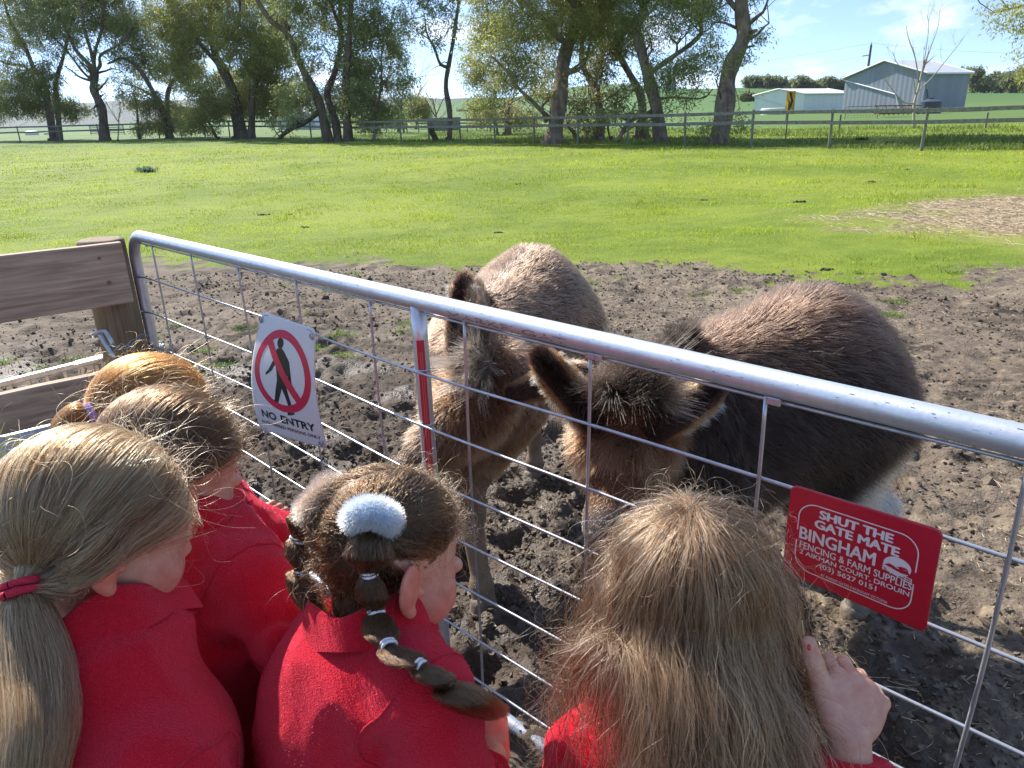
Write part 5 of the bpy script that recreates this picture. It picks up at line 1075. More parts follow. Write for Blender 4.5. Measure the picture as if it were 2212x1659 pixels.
def donkey(name, label, W, B, zw, zb, poll, muz, earL, earR, upv, fore, hind, colf, hair_L, seed, sc=1.0, barrel=.27, nfur=100000, forecol=None, headcol=None, mane=None, tuft=None, hs=1.3):
    """W,B: withers/rump xy; poll, muz: 3D; earL/R: (base, tip) 3D; fore/hind: hoof xy pairs"""
    R = np.random.default_rng(seed); W = np.array([*W, 0.]); B = np.array([*B, 0.]); ax = nrm(B - W); lt = np.array([-ax[1], ax[0], 0]); Lb = np.linalg.norm(B - W); root = empty(name, ((W + B) / 2), label, "donkey"); poll = np.array(poll, float); muz = np.array(muz, float)
    P = []; A = np.array([ax, lt, UP])
    P.append(('e', W + ax * (Lb * .55) + UP * (zb - barrel - .03), (Lb * .62, barrel * .98, barrel * .98), A, .1))
    P.append(('e', B - ax * .10 + UP * (zb - .25), (.27, .235, .25), A, .12)); P.append(('e', B - ax * .02 + UP * (zb - .34), (.19, .20, .24), A, .1)); P.append(('e', W + ax * .06 + UP * (zw - .27), (.24, .20, .28), A, .12))
    P.append(('c', W + UP * (zw - .09), B - ax * .1 + UP * (zb - .085), .06, .09, .12)); P.append(('e', W - ax * .10 + UP * (zw - .36), (.15, .165, .2), A, .1))
    fwd = nrm(muz - poll); up = nrm(upv - fwd * (np.dot(upv, fwd))); la = np.cross(up, fwd)          # la points to the animal's left
    hl = np.linalg.norm(muz - poll); AH = np.array([fwd, la, up])
    nb = poll - fwd * .02 - up * .05; P.append(('c', W - ax * .04 + UP * (zw - .20), nb, .175, .098, .1)); P.append(('c', W + UP * (zw - .08), poll - up * .02, .075, .055, .08))
    hd = [('e', poll + fwd * hl * .22 - up * .045, (.14, .085 * hs, .095), AH, .05), ('c', poll + fwd * hl * .2 - up * .045, poll + fwd * hl * .84 - up * .035, .076 * hs, .053 * hs, .06), ('e', poll + fwd * hl * .27 - up * .115, (.12, .062 * hs, .085), AH, .05), ('e', poll + fwd * hl * .93 - up * .045, (.075, .056 * hs, .06), AH, .04), ('e', poll + fwd * hl * .86 - up * .085, (.05, .045, .03), AH, .03)]
    for s in (-1, 1):
        hd.append(('e', poll + fwd * hl * .34 + la * s * .078 * hs - up * .012, (.04, .022, .026), AH, .03)); hd.append(('-e', poll + fwd * hl * .99 + la * s * .03 - up * .03, (.012, .009, .014), AH, .012))
    P += hd
    # legs
    for (hx, hy), s in zip(fore, (1, -1)):
        h = np.array([hx, hy, 0]); sh = W - ax * .01 + lt * s * .115 + UP * (zw - .48); kn = (h * .62 + sh * .38); kn[2] = .34 - .0; kn = kn - ax * .015; ft = h * .93 + np.array([sh[0], sh[1], 0]) * .07; ft[2] = .095
        P += [('c', sh + UP * .12, kn, .115, .05, .09), ('e', kn, (.047, .045, .06), None, .03), ('c', kn, ft, .043, .032, .03), ('e', ft, (.039, .037, .042), None, .02), ('c', ft, h + UP * .035, .035, .046, .02)]
    for (hx, hy), s in zip(hind, (1, -1)):
        h = np.array([hx, hy, 0]); hp = B - ax * .04 + lt * s * .12 + UP * (zb - .36); sf = hp * .7 + h * .3 - ax * .10; sf[2] = zb - .58; hk = np.array([h[0], h[1], 0]) * .8 + np.array([hp[0], hp[1], 0]) * .2 + ax * .07; hk[2] = .40; ft = h + UP * .095 + ax * .01
        P += [('c', hp, sf, .17, .10, .1), ('c', sf, hk, .095, .048, .07), ('e', hk, (.047, .042, .055), None, .03), ('c', hk, ft, .041, .031, .03), ('e', ft, (.038, .036, .042), None, .02), ('c', ft, h + UP * .035, .034, .045, .02)]
    f = sdf(P); lo = np.array([-9, -9, 0.]); pts = np.array([W, B, poll, muz, *[np.array([*q, 0]) for q in fore], *[np.array([*q, 0]) for q in hind]]); lo = pts.min(0) - .36; hi = pts.max(0) + .36; lo[2] = .045; hi[2] = max(zw, zb, poll[2]) + .16
    V, Q = nets(f, lo, hi, .014 * sc); N = grad(f, V)
    hmask = lambda p: sstep(.0, 1.0, ((p - poll) @ fwd) / .08 + .9) * (np.linalg.norm(p - (poll + fwd * hl * .5), axis=1) < hl * .95)
    loc = lambda p: ((p - W) @ ax / Lb, (p - W) @ lt, p[:, 2], (p - poll) @ fwd / hl, (p - poll) @ la, (p - poll) @ up)
    cf = lambda p, n: colf(*loc(p), n)
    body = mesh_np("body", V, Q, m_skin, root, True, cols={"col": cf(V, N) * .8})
    def flow(p):
        s, l, z, hf, hla, hu = loc(p); h = (hf > -.15) & (hf < 1.2) & (np.abs(hla) < .16) & (np.abs(hu) < .24); d = ax[None] * .9 + np.array([0, 0, -.75]) + lt[None] * np.sign(l)[:, None] * .15
        d = np.where((z < .5)[:, None], np.array([[0, 0, -1.]]), d); wh = poll + fwd * hl * .36 + up * .05; rad = nrm(p - wh); d = np.where(h[:, None], rad * .4 + fwd * (.35 + .6 * (hf > .45))[:, None] - np.array([0, 0, .2]), d)
        nk = (s < .0) & ~h; d = np.where(nk[:, None], nrm(W - poll) * .8 + np.array([0, 0, -.6]), d); return d
    LF = lambda p: np.where(loc(p)[3] > .55, .006, np.where(p[:, 2] < .42, .014, 1.0) * np.where((loc(p)[3] > -.2) & (loc(p)[3] < .55) & (np.abs(loc(p)[4]) < .14) & (np.abs(loc(p)[5]) < .25), .034, hair_L)) * np.where(p[:, 2] < .42, 1.0, 1.0)
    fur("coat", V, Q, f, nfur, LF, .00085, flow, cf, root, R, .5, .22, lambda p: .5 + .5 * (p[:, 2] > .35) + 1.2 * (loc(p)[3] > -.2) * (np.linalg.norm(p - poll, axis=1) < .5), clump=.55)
    # ears
    for s, (b, t) in zip((1, -1), (earL, earR)):
        b, t = np.array(b, float), np.array(t, float); e = nrm(t - b); Le = np.linalg.norm(t - b); inn = nrm(-_F * .75 + up * .3 + fwd * .4 - e * np.dot(-_F * .75 + up * .3 + fwd * .4, e)); wd = np.cross(e, inn); AE = np.array([e, wd, inn])
        pe = [('e', b + e * Le * .5, (Le * .56, .046, .030), AE, 0), ('c', b - e * .03, b + e * Le * .25, .03, .03, .03), ('-e', b + e * Le * .55 + inn * .030, (Le * .47, .026, .030), AE, .008)]
        fe = sdf(pe); ve, qe = nets(fe, np.minimum(b, t) - .06, np.maximum(b, t) + .06, .0065); ne = grad(fe, ve)
        def ce(p, n, b=b, e=e, Le=Le, inn=inn, wd=wd):
            u = (p - b) @ e / Le; w = np.abs((p - b) @ wd) / .04; inside = ((p - b) @ inn > -.012) & (w < .62) & ((n @ inn) > .25); edge = (w > .72)
            c = np.where((u > .80)[:, None], forecol['tip'], forecol['out']); c = np.where(edge[:, None], forecol['edge'], c); return np.where(inside[:, None], forecol['in'], c)
        mesh_np("ear", ve, qe, m_skin, root, True, cols={"col": ce(ve, ne) * .8}); fur("ear_fur", ve, qe, fe, 9000, .015, .0007, lambda p, e=e: np.repeat(e[None], len(p), 0), ce, root, R, .55, .3)
        m = 80; q = b + e * (Le * (.1 + .75 * R.random(m)))[:, None] + wd * (.038 * np.where(R.random(m) < .5, -1, 1))[:, None] + inn * .01; locks("ear_fringe", q, nrm(wd * np.sign((q - b) @ wd)[:, None] * .4 + inn * .6 + e * .3), .019, .0006, np.array([forecol['fringe']]), root, R, 12, .003, bamt=.15)
    # eyes
    for s in (-1, 1):
        c = poll + fwd * hl * .345 + la * s * .083 * hs - up * .014; t = np.linspace(0, np.pi, 9); a = np.linspace(0, 2 * np.pi, 13); X_ = np.stack([np.outer(np.sin(t), np.cos(a)), np.outer(np.sin(t), np.sin(a)), np.outer(np.cos(t), np.ones(13))], -1) * .0175 + c; mbx = MB(); mbx.grid(X_); mbx.build("eye", m_eye, root, smooth=True)
    for (hx, hy) in list(fore) + list(hind):
        mbx = MB(); zg = -.02; mbx.tube([[hx, hy, zg], [hx, hy, .0], [hx - ax[0] * .006, hy - ax[1] * .006, .055], [hx, hy, .062]], [.054, .052, .044, .030], 16); mbx.build("hoof", m_hoof, root, smooth=True)
    # tail
    tb = B + ax * .16 + UP * (zb - .2); tp = spline([tb, tb + ax * .08 - UP * .08, tb + ax * .11 - UP * .3, tb + ax * .09 - UP * .5], 14); mbx = MB(); mbx.tube(tp, np.linspace(.026, .010, 14), 8); mbx.build("tail", m_skin, root, smooth=True, cols={"col": np.tile(forecol['out'], (14 * 8 + 2, 1))})
    locks("tail_tuft", tp[7:], np.repeat([[0, 0, -1.]], 7, 0), .17, .0009, np.array([forecol['out']]), root, R, 130, .008)
    # mane and forelock
    mn = spline([poll - up * .0 - fwd * .02 + up * .055, (poll + W + UP * zw) / 2 + UP * .09, W + UP * (zw + .005)], 60); P2 = mn.copy()
    for _ in range(4): P2 = P2 - grad(f, P2) * f(P2)[:, None]
    mn = P2; locks("mane", mn, np.repeat(nrm(up * .6 + UP * .5)[None], 60, 0) + R.normal(0, .12, (60, 3)), mane['L'], .0009, np.array(mane['c']), root, R, 110, .008, bamt=.1)
    m = tuft['n']; q = poll + fwd * R.uniform(-.03, .04, (m, 1)) + la * R.normal(0, .03, (m, 1)) + up * .05
    for _ in range(4): q = q - grad(f, q) * f(q)[:, None]
    dirs = nrm(nrm(q - (poll + fwd * tuft.get('c0', .02))) * .8 + up * tuft.get('up', .5) + fwd * tuft.get('fw', .5)); locks("forelock", q, dirs, tuft['L'], .0010, np.array(tuft['c']), root, R, tuft.get('per', 60), .006, bamt=tuft.get('b', .3), bend=fwd * .6 - UP * .4)
    return root, f
def mixc(a, b, t): t = np.clip(t, 0, 1)[:, None]; return np.asarray(a)[None] * (1 - t) + np.asarray(b)[None] * t if np.ndim(a) == 1 else a * (1 - t) + np.asarray(b)[None] * t
def col_pale(s, l, z, hf, hl_, hu, n):
    c = mixc(np.array([.17, .088, .050]), np.array([.105, .060, .038]), .5 + 1.2 * fbm(s * 3, l * 9, z * 5, 3, 5)); c = mixc(c, [.30, .20, .13], 1 - sstep(.40, .62, z)); c = mixc(c, [.34, .26, .18], (1 - sstep(.30, .5, z)) * .6); c = mixc(c, [.42, .35, .27], sstep(.45, .9, -n[:, 2]) * (z < .75))
    c = mixc(c, [.10, .062, .045], np.exp(-(l / .018) ** 2) * (z > .95) * (s > -.05)); h = (hf > -.1) & (hf < 1.2) & (np.abs(hl_) < .13) & (np.abs(hu) < .22); c = np.where(h[:, None], mixc(np.array([.12, .060, .032]), np.array([.155, .095, .06]), sstep(.35, .7, hf)), c)
    c = mixc(c, [.10, .07, .05], h * np.exp(-((hf - .42) / .09) ** 2 - (hl_ / .04) ** 2) * (hu > 0)); c = mixc(c, [.48, .42, .36], h * sstep(.78, .95, hf) * .8); c = mixc(c, [.3, .22, .16], h * (hf < .6) * (hf > .2) * (hu < -.02) * .25); return mixc(c, [.14, .10, .075], (1 - sstep(.02, .14, z)) * .7)
def col_dark(s, l, z, hf, hl_, hu, n):
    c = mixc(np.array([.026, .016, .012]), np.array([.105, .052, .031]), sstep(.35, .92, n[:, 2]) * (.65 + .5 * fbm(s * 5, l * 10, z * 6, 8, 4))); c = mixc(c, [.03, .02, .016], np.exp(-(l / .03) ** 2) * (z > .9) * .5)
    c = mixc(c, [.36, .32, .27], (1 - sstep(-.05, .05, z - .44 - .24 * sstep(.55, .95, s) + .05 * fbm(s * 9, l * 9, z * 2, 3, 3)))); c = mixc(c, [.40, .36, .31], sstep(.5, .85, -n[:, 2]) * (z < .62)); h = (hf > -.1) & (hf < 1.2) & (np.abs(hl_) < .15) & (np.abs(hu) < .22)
    c = np.where(h[:, None], mixc(np.array([.12, .048, .020]), np.array([.19, .095, .05]), .5 + fbm(hf * 6, hl_ * 30, s, 2, 9)), c); c = mixc(c, [.03, .02, .016], h * np.exp(-((hf - .36) / .05) ** 2 - (hl_ / .022) ** 2) * (hu > 0)); c = mixc(c, [.22, .17, .14], h * sstep(.80, .96, hf)); return mixc(c, [.14, .10, .075], (1 - sstep(.02, .12, z)) * .6)
rA = nrm(_R * .35 - _F * .3 + _U * .8)
d1 = donkey("donkey", "light taupe donkey with head lowered to the gate, left of the dark one", (-.10, 2.42), (.13, 3.02), 1.03, 1.085, AT(1058, 802, 2.24), AT(812, 1096, 2.34),
    (AT(1130, 845, 2.16), AT(1268, 800, 2.17)), (AT(990, 738, 2.23), AT(1003, 596, 2.24)), nrm(-_F * .55 + _U * .75 + _R * .25), [(-.12, 2.08), (-.30, 2.34)], [(.09, 3.02), (.30, 3.16)], col_pale, .022, 21, barrel=.275, nfur=120000, hs=1.36,
    forecol=dict(tip=np.array([.10, .045, .025]), out=np.array([.20, .11, .065]), edge=np.array([.26, .13, .065]), **{'in': np.array([.05, .028, .02])}, fringe=[.45, .36, .28]), mane=dict(L=.05, c=[[.12, .085, .06], [.07, .05, .04]]), tuft=dict(n=60, L=.075, c=[[.20, .15, .11], [.08, .06, .05], [.33, .27, .21]], per=55, up=.35, fw=.15, b=.25))
d2 = donkey("donkey", "dark brown shaggy donkey facing the gate, right of the pale one", (.49, 1.86), (.99, 2.10), 1.01, 1.085, AT(1362, 868, 1.80), AT(1330, 1150, 1.66),
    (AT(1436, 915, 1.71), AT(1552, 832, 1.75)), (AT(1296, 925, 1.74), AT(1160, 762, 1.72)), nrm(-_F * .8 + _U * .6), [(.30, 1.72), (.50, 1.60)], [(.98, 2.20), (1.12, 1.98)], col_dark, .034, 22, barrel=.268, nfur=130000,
    forecol=dict(tip=np.array([.05, .022, .014]), out=np.array([.045, .02, .012]), edge=np.array([.26, .12, .045]), **{'in': np.array([.03, .014, .010])}, fringe=[.58, .50, .42]), mane=dict(L=.05, c=[[.07, .05, .04], [.04, .03, .025]]), tuft=dict(n=110, L=.10, c=[[.08, .056, .042], [.03, .022, .017], [.14, .105, .08]], per=50, up=.75, fw=.05, b=.12, c0=0.0))

# ================================================================== CHILDREN
m_skin_h = mat("child_skin", (.66, .38, .28), .48, sss=.25, noise_s=55, col2=(.56, .26, .185), bump=.05, bump_s=300, attr="col")
m_hair = hairmat("child_hair", .30, .45, 1.42)
m_fleece = mat("red_fleece", (.86, .013, .036), .9, noise_s=420, col2=(.68, .008, .026), bump=.75, bump_s=520, sheen=.55, spec=.15); m_fleece.node_tree.nodes['Principled BSDF'].inputs['Sheen Tint'].default_value = (1, .25, .35, 1)
m_trous = mat("black_trousers", (.014, .014, .016), .85, noise_s=300, col2=(.02, .02, .022), bump=.3, bump_s=400); m_shoe = mat("black_shoe", (.02, .02, .02), .5)
m_iris = mat("eye_white", (.75, .73, .70), .15); m_irb = mat("eye_iris", (.10, .06, .03), .1)
def head_prims(c, f, l, u):
    A = np.array([f, l, u]); L = lambda a, b, d: c + f * a + l * b + u * d
    P = [('e', L(-.014, 0, .028), (.096, .076, .084), A, 0), ('e', L(.028, 0, -.032), (.062, .057, .074), A, .03), ('e', L(.052, 0, -.088), (.030, .030, .022), A, .025), ('e', L(-.005, 0, -.045), (.06, .055, .045), A, .03)]
    for s in (-1, 1):
        P += [('e', L(.045, s * .036, -.046), (.038, .030, .035), A, .02), ('-e', L(.094, s * .030, -.004), (.014, .017, .011), A, .014), ('e', L(.079, s * .031, -.006), (.0125, .0135, .0105), A, .006)]
        B = np.array([nrm(f * .35 + l * s * .94), nrm(-f * .94 + l * s * .35) * 1, u]); t = np.array([nrm(f * .0 + l * s + f * .3), nrm(f * .96 - l * s * .3 + u * .18), nrm(u * .98 - f * .2)])
        t = np.array([nrm(l * s + f * .55), nrm(f * .93 - l * s * .5 + u * .12), u]); P += [('e', L(-.014, s * .081, -.017), (.0075, .020, .033), t, .004), ('-e', L(-.006, s * .0915, -.013), (.0065, .0125, .024), t, .003), ('-e', L(-.0, s * .088, -.010), (.006, .008, .016), t, .003), ('e', L(-.010, s * .0835, -.018), (.0045, .005, .017), t, .003), ('e', L(.004, s * .079, -.022), (.005, .004, .006), t, .004), ('e', L(-.006, s * .081, -.046), (.006, .008, .008), t, .005)]
    P += [('c', L(.080, 0, -.008), L(.093, 0, -.035), .0065, .0095, .012), ('e', L(.087, .0075, -.039), (.008, .0065, .0055), A, .005), ('e', L(.087, -.0075, -.039), (.008, .0065, .0055), A, .005), ('e', L(.083, 0, -.061), (.012, .021, .0055), A, .006), ('e', L(.081, 0, -.069), (.012, .018, .006), A, .006)]
    return P
def hand_prims(w, d, pn, th, sc=1.0, curl=1.0, thumb_up=None, ad=None):
    """w wrist, d towards the knuckles, pn back-of-hand normal, th direction of the thumb side"""
    d, pn = nrm(d), nrm(pn); th = nrm(th - d * np.dot(th, d)); A = np.array([d, th, pn]); ad = d if ad is None else nrm(ad); P = [('c', w - ad * .07, w, .0215 * sc, .0190 * sc, 0), ('e', w + d * .030 * sc, (.034 * sc, .029 * sc, .0125 * sc), A, .012)]
    Ls = [(.0255, .034, .026), (.0085, .038, .029), (-.0085, .035, .027), (-.0245, .028, .022)]
    for k, (o, a, b) in enumerate(Ls):
        r = (.0079 - .0004 * k) * sc; k0 = w + d * (.058 - .005 * abs(k - 1.2)) * sc + th * o * sc + pn * .001; P.append(('c', w + d * .02 * sc + th * o * .7 * sc, k0, r * 1.05, r * 1.15, .006)); P.append(('e', k0 + pn * .0015, (r * 1.25, r * 1.12, r * 1.2), A, .002))
        d1 = nrm(d * (1 - .40 * curl) - pn * (.74 * curl) + th * (.04 * (1.5 - k))); k1 = k0 + d1 * a * .82 * sc; d2 = nrm(d * (-.9 * curl + .3) - pn * (.55)); k2 = k1 + d2 * b * .75 * sc; d3 = nrm(-d * .9 * curl + pn * .35 * curl); k3 = k2 + d3 * .016 * sc
        P += [('c', k0, k1, r * 1.04, r * .98, .0015), ('c', k1, k2, r, r * .92, .0015), ('c', k2, k3, r * .92, r * .8, .0015)]
    tu = thumb_up if thumb_up is not None else nrm(d * .8 + th * .5 - pn * .3); tu = nrm(tu); t0 = w + d * .012 * sc + th * .022 * sc; t1 = t0 + nrm(d * .75 + th * .5) * .026 * sc; t2 = t1 + tu * .026 * sc; t3 = t2 + tu * .019 * sc
    P += [('c', t0, t1, .0125 * sc, .0112 * sc, .012), ('c', t1, t2, .0105 * sc, .0092 * sc, .004), ('c', t2, t3, .0092 * sc, .0082 * sc, .003)]
    return P, t3, tu
def scalp_mask(q):
    """q local (f,l,u): 1 where hair grows"""
    f, l, u = q[:, 0], q[:, 1], q[:, 2]; line = np.where(f > 0, .002 + f * .62, f * 1.28); return (u > line) & ~((np.abs(l) > .072) & (u < .018) & (u > -.055) & (f > -.042) & (f < .02))
def clear(x, y, d, f, m):
    while f(AT(x, y, d)[None])[0] < m and d > .3: d -= .004
    return AT(x, y, d)
class Child:
    def __init__(s, label, hc, f, u, nb, chest, pelvis, sh, arms, seed, hcol, size=1.0, colr=.058, face_dir=None, hands=(None, None), hem=.56, tilt=0, feet=None, lean=.0, fold=.0075, cw=1.0):
        s.R = np.random.default_rng(seed); s.c = np.array(hc, float); s.f = nrm(f); s.u = nrm(np.array(u) - s.f * np.dot(u, s.f)); s.l = np.cross(s.u, s.f); s.A = np.array([s.f, s.l, s.u]); R = s.R
        nb, chest, pelvis = map(lambda a: np.array(a, float), (nb, chest, pelvis)); shL, shR = np.array(sh[0], float), np.array(sh[1], float); s.nb = nb; s.root = empty("person", (pelvis[0], pelvis[1], 0), label, "child")
        lat = nrm(shL - shR); tf = nrm(np.cross(lat, UP)); T = np.array([tf, lat, np.cross(tf, lat)]); s.T = T
        hp = head_prims(s.c, s.f, s.l, s.u); neck = ('c', s.c - s.u * .07 - s.f * .022, nb - UP * .04, .043, .048, .02); s.hf = sdf(hp + [neck])
        V, Q = nets(s.hf, s.c - .2, s.c + np.array([.2, .2, .16]), .0034); V0, Q0 = V, Q
        q = (V - s.c) @ s.A.T; sm = scalp_mask(q); col = np.tile([1., 1., 1.], (len(V), 1)); lip = (np.abs(q[:, 1]) < .02) & (q[:, 0] > .083) & (q[:, 2] < -.057) & (q[:, 2] > -.075); ck = np.exp(-((q[:, 0] - .05) ** 2 + (q[:, 2] + .04) ** 2) / .0012)[:, None]; col = col * (1 - .22 * ck * np.array([0, 1, 1])); col[lip] = [.95, .45, .48]
        ear = (np.abs(q[:, 1]) > .077) & (~sm); col[ear] = [1.1, .72, .68]; hd_ = np.array(hcol[0]) / np.array([.62, .33, .25]); col[sm] = hd_
        VV, QQ, CC = [V], [Q], [col]; n = len(V)
        bp = [('e', chest, (.085, .12, .13), T, 0), ('e', pelvis, (.085, .115, .10), T, .06), ('c', chest, pelvis, .085, .085, .05), ('c', shL, shR, .04, .04, .05)]
        for a in arms: bp += [('c', a[0], a[1], .036, .030, .02), ('c', a[1], a[2], .030, .021, .02)]
        ft = feet or [pelvis * [1, 1, 0] + lat * .08, pelvis * [1, 1, 0] - lat * .08]; s.feet = ft; hips = [pelvis + lat * .06, pelvis - lat * .06]
        for h_, g in zip(hips, ft): g = np.array(g, float); g[2] = .05; kn = (h_ + g) / 2 + tf * .02; bp += [('c', h_, kn, .062, .045, .03), ('c', kn, g, .043, .03, .02)]
        bf = sdf(bp + [('c', nb - UP * .06, nb, .05, .045, .04)]); pts = np.vstack([chest, pelvis, shL, shR, *[np.array(a) for a in arms], *[np.array(g) for g in ft]]); V, Q = nets(bf, pts.min(0) - .16, pts.max(0) + .16, .012); VV.append(V); QQ.append(Q + n); CC.append(np.ones((len(V), 3))); n += len(V); s.tips = []
        for hd, a in zip(hands, arms):
            if hd is None: hd = dict(d=nrm(np.array(a[2]) - np.array(a[1])), pn=UP, th=s.f, curl=.35, sc=.95)
            P, t3, tu = hand_prims(np.array(a[2], float), hd['d'], hd['pn'], hd['th'], hd.get('sc', 1), hd.get('curl', 1), hd.get('tu'), np.array(a[2]) - np.array(a[1])); hfn = sdf(P); V, Q = nets(hfn, np.array(a[2]) - .13, np.array(a[2]) + .13, .0026); VV.append(V); QQ.append(Q + n); c = np.ones((len(V), 3)); dk = np.linalg.norm(V - (np.array(a[2]) + nrm(hd['d']) * .06), axis=1); c[:, 1:] *= (1 - .18 * np.exp(-(dk / .03) ** 2))[:, None]; CC.append(c); n += len(V); s.tips.append((t3, tu, np.array(hd['pn'])))
        s.body = mesh_np("body", np.vstack(VV), np.vstack(QQ), m_skin_h, s.root, True, cols={"col": np.clip(np.vstack(CC), 0, 1.2)})
        for sd_ in (-1, 1):
            for rad, off, mm, nm in ((.0108, .0755, m_iris, "eye"),):
                cc = s.c + s.f * off + s.l * sd_ * .031 - s.u * .006; t = np.linspace(0, np.pi, 8); a = np.linspace(0, 2 * np.pi, 12); mb = MB(); mb.grid(np.stack([np.outer(np.sin(t), np.cos(a)), np.outer(np.sin(t), np.sin(a)), np.outer(np.cos(t), np.ones(12))], -1) * rad + cc); e = mb.build(nm, mm, s.root, smooth=True)
                mb = MB(); mb.tube([cc + s.f * .0095, cc + s.f * .0113], [.0048, .0036], 12); mb.build("iris", m_irb, e)
        # jumper
        jp = [('e', chest + UP * .0, (.108 * cw, .132 * cw, .15), T, 0), ('c', chest, pelvis + UP * .02, .108 * cw, .118 * cw, .05), ('e', pelvis + UP * .04, (.125 * cw, .145 * cw, .11), T, .06), ('c', shL - lat * .02, shR + lat * .02, .058, .058, .05)]
        for a in arms:
            a = [np.array(x, float) for x in a]; jp += [('c', a[0], a[1], .058, .048, .014), ('c', a[1], a[2] - nrm(a[2] - a[1]) * .03, .049, .038, .02)]
            w = a[2] - nrm(a[2] - a[1]) * .022; jp += [('c', w - nrm(a[2] - a[1]) * .022, w, .038, .035, .006)]
        nd = nrm((s.c - s.u * .05 - s.f * .025) - nb); jp += [('c', nb - nd * .02, nb + nd * .012, colr + .026, colr + .008, .03)]; jp += [('-c', nb + nd * .012, nb + nd * .09, colr - .004, colr + .03, .004)]
        s.shell = sdf([j for j in jp if j[0] != '-c'] + [('c', nb - nd * .01, nb + nd * .03, colr + .012, colr + .010, .01)]); base = sdf(jp); arml = [[np.array(x, float) for x in a] for a in arms]
        def jf(P):
            d = base(P); near = np.abs(d) < .03
            if near.any():
                X = P[near]; v = fbm(X[:, 0] * 9, X[:, 1] * 9, X[:, 2] * 6, 3, seed) * 1.3 + .8 * (1 - np.abs(noise(X[:, 0] * 13, X[:, 1] * 13, X[:, 2] * 5 + X[:, 0] * 6, seed + 1)) * 2.2)
                for a in arml:
                    ax = nrm(a[1] - a[0]); t1 = (X - a[1]) @ nrm(a[2] - a[1]); ds = np.linalg.norm(X - a[1], axis=1); v = v + .9 * np.sin(t1 * 190 + 3 * noise(X[:, 0] * 20, X[:, 1] * 20, X[:, 2] * 20, 3)) * np.exp(-(ds / .07) ** 2); dw = (X - a[2]) @ nrm(a[2] - a[1]); dr = np.linalg.norm(X - a[2], axis=1); v = v + .45 * np.sin(dw * 260 + 2 * noise(X[:, 0] * 30, X[:, 1] * 30, X[:, 2] * 30, 4)) * np.exp(-(dr / .07) ** 2)
                    da = np.linalg.norm(X - a[0] + UP * .06, axis=1); v = v + .8 * np.sin((X - a[0]) @ nrm(lat * .6 + UP) * 120 + 2.5 * noise(X[:, 0] * 14, X[:, 1] * 14, X[:, 2] * 14, 8)) * np.exp(-(da / .08) ** 2)
                v = v + .5 * np.sin(X[:, 2] * 75 + 4 * noise(X[:, 0] * 8, X[:, 1] * 8, X[:, 2] * 6, 9)) * np.exp(-((X[:, 2] - pelvis[2] - .05) / .10) ** 2); d[near] = d[near] - v * fold
            for a in arml:
                ad = nrm(a[2] - a[1]); q_ = P - a[2]; nr_ = np.linalg.norm(q_, axis=1) < .075; d = np.where(nr_, np.maximum(d, q_ @ ad + .018), d)
            return np.maximum(d, hem - P[:, 2])
        V, Q = nets(jf, pts.min(0) * [1, 1, 0] + np.array([-.2, -.2, hem - .02]), pts.max(0) + .17, .0058); s.jf = jf; s.jv = V; s.jumper = mesh_np("fleece_jumper", V, Q, m_fleece, s.root, True)
        s.fuzz(V, Q, jf)
        for a, sd_ in zip(arml, (1, -1)):
            axs = nrm(nrm(a[1] - a[0]) + lat * sd_ * 1.1); e1 = nrm(np.cross(axs, UP)); e2 = np.cross(axs, e1); P_ = np.array([a[0] - lat * sd_ * .012 + (e1 * math.cos(t) + e2 * math.sin(t)) * .085 for t in np.linspace(0, 2 * math.pi, 60)])
            for _ in range(8): P_ = P_ - grad(jf, P_, .003) * (jf(P_) - .0006)[:, None] * .8
            mb = MB(); mb.tube(P_, .0017, 6, False); mb.build("shoulder_seam", m_fleece, s.jumper, smooth=True)
        # collar: standing folded band
        nl = 44; a_ = np.linspace(0, 2 * np.pi, nl); ex = nrm(s.T[0] - nd * np.dot(s.T[0], nd)); ey = np.cross(nd, ex); open_ = np.exp(-((np.minimum(a_, 2 * np.pi - a_)) / .35) ** 2); rows_ = []
        for hh, rr in ((-.012, .010), (.01, .006), (.028, .003), (.040, .004), (.043, .009), (.036, .013), (.012, .015), (-.008, .018)):
            rows_.append([nb + nd * (hh * (1 + .25 * np.sin(3 * t)) - .012 * o) + (ex * np.cos(t) * (1.08 + .25 * o) + ey * np.sin(t)) * (colr + rr + .004 * np.sin(5 * t + 1)) for t, o in zip(a_, open_)])
        mb = MB(); mb.grid(np.array(rows_)); s.collar = mb.build("collar", m_fleece, s.jumper, smooth=True)
        md = s.collar.modifiers.new("s", 'SUBSURF'); md.levels = 1; md.render_levels = 1
        tp = [('e', pelvis, (.098, .128, .11), T, 0)]
        for h_, g in zip(hips, ft): g = np.array(g, float); g[2] = .05; kn = (h_ + g) / 2 + tf * .02; tp += [('c', h_, kn, .078, .058, .03), ('c', kn, g, .057, .045, .02)]
        tfn = sdf(tp); V, Q = nets(lambda P: tfn(P) - .0025 * fbm(P[:, 0] * 18, P[:, 1] * 18, P[:, 2] * 9, 3, 4), pts.min(0) * [1, 1, 0] + [-.13, -.13, .0], np.array([pts[:, 0].max() + .15, pts[:, 1].max() + .15, pelvis[2] + .16]), .011); mesh_np("trousers", V, Q, m_trous, s.root, True)
        for g in ft:
            g = np.array(g, float); sfn = sdf([('e', g * [1, 1, 0] + tf * .035 + UP * .035, (.095, .038, .034), T, 0), ('e', g * [1, 1, 0] - tf * .01 + UP * .055, (.045, .036, .04), T, .03)]); V, Q = nets(lambda P: np.maximum(sfn(P), .004 - P[:, 2]), g * [1, 1, 0] + [-.14, -.14, -.01], g * [1, 1, 0] + [.14, .14, .12], .006); mesh_np("shoe", V, Q, m_shoe, s.root, True)
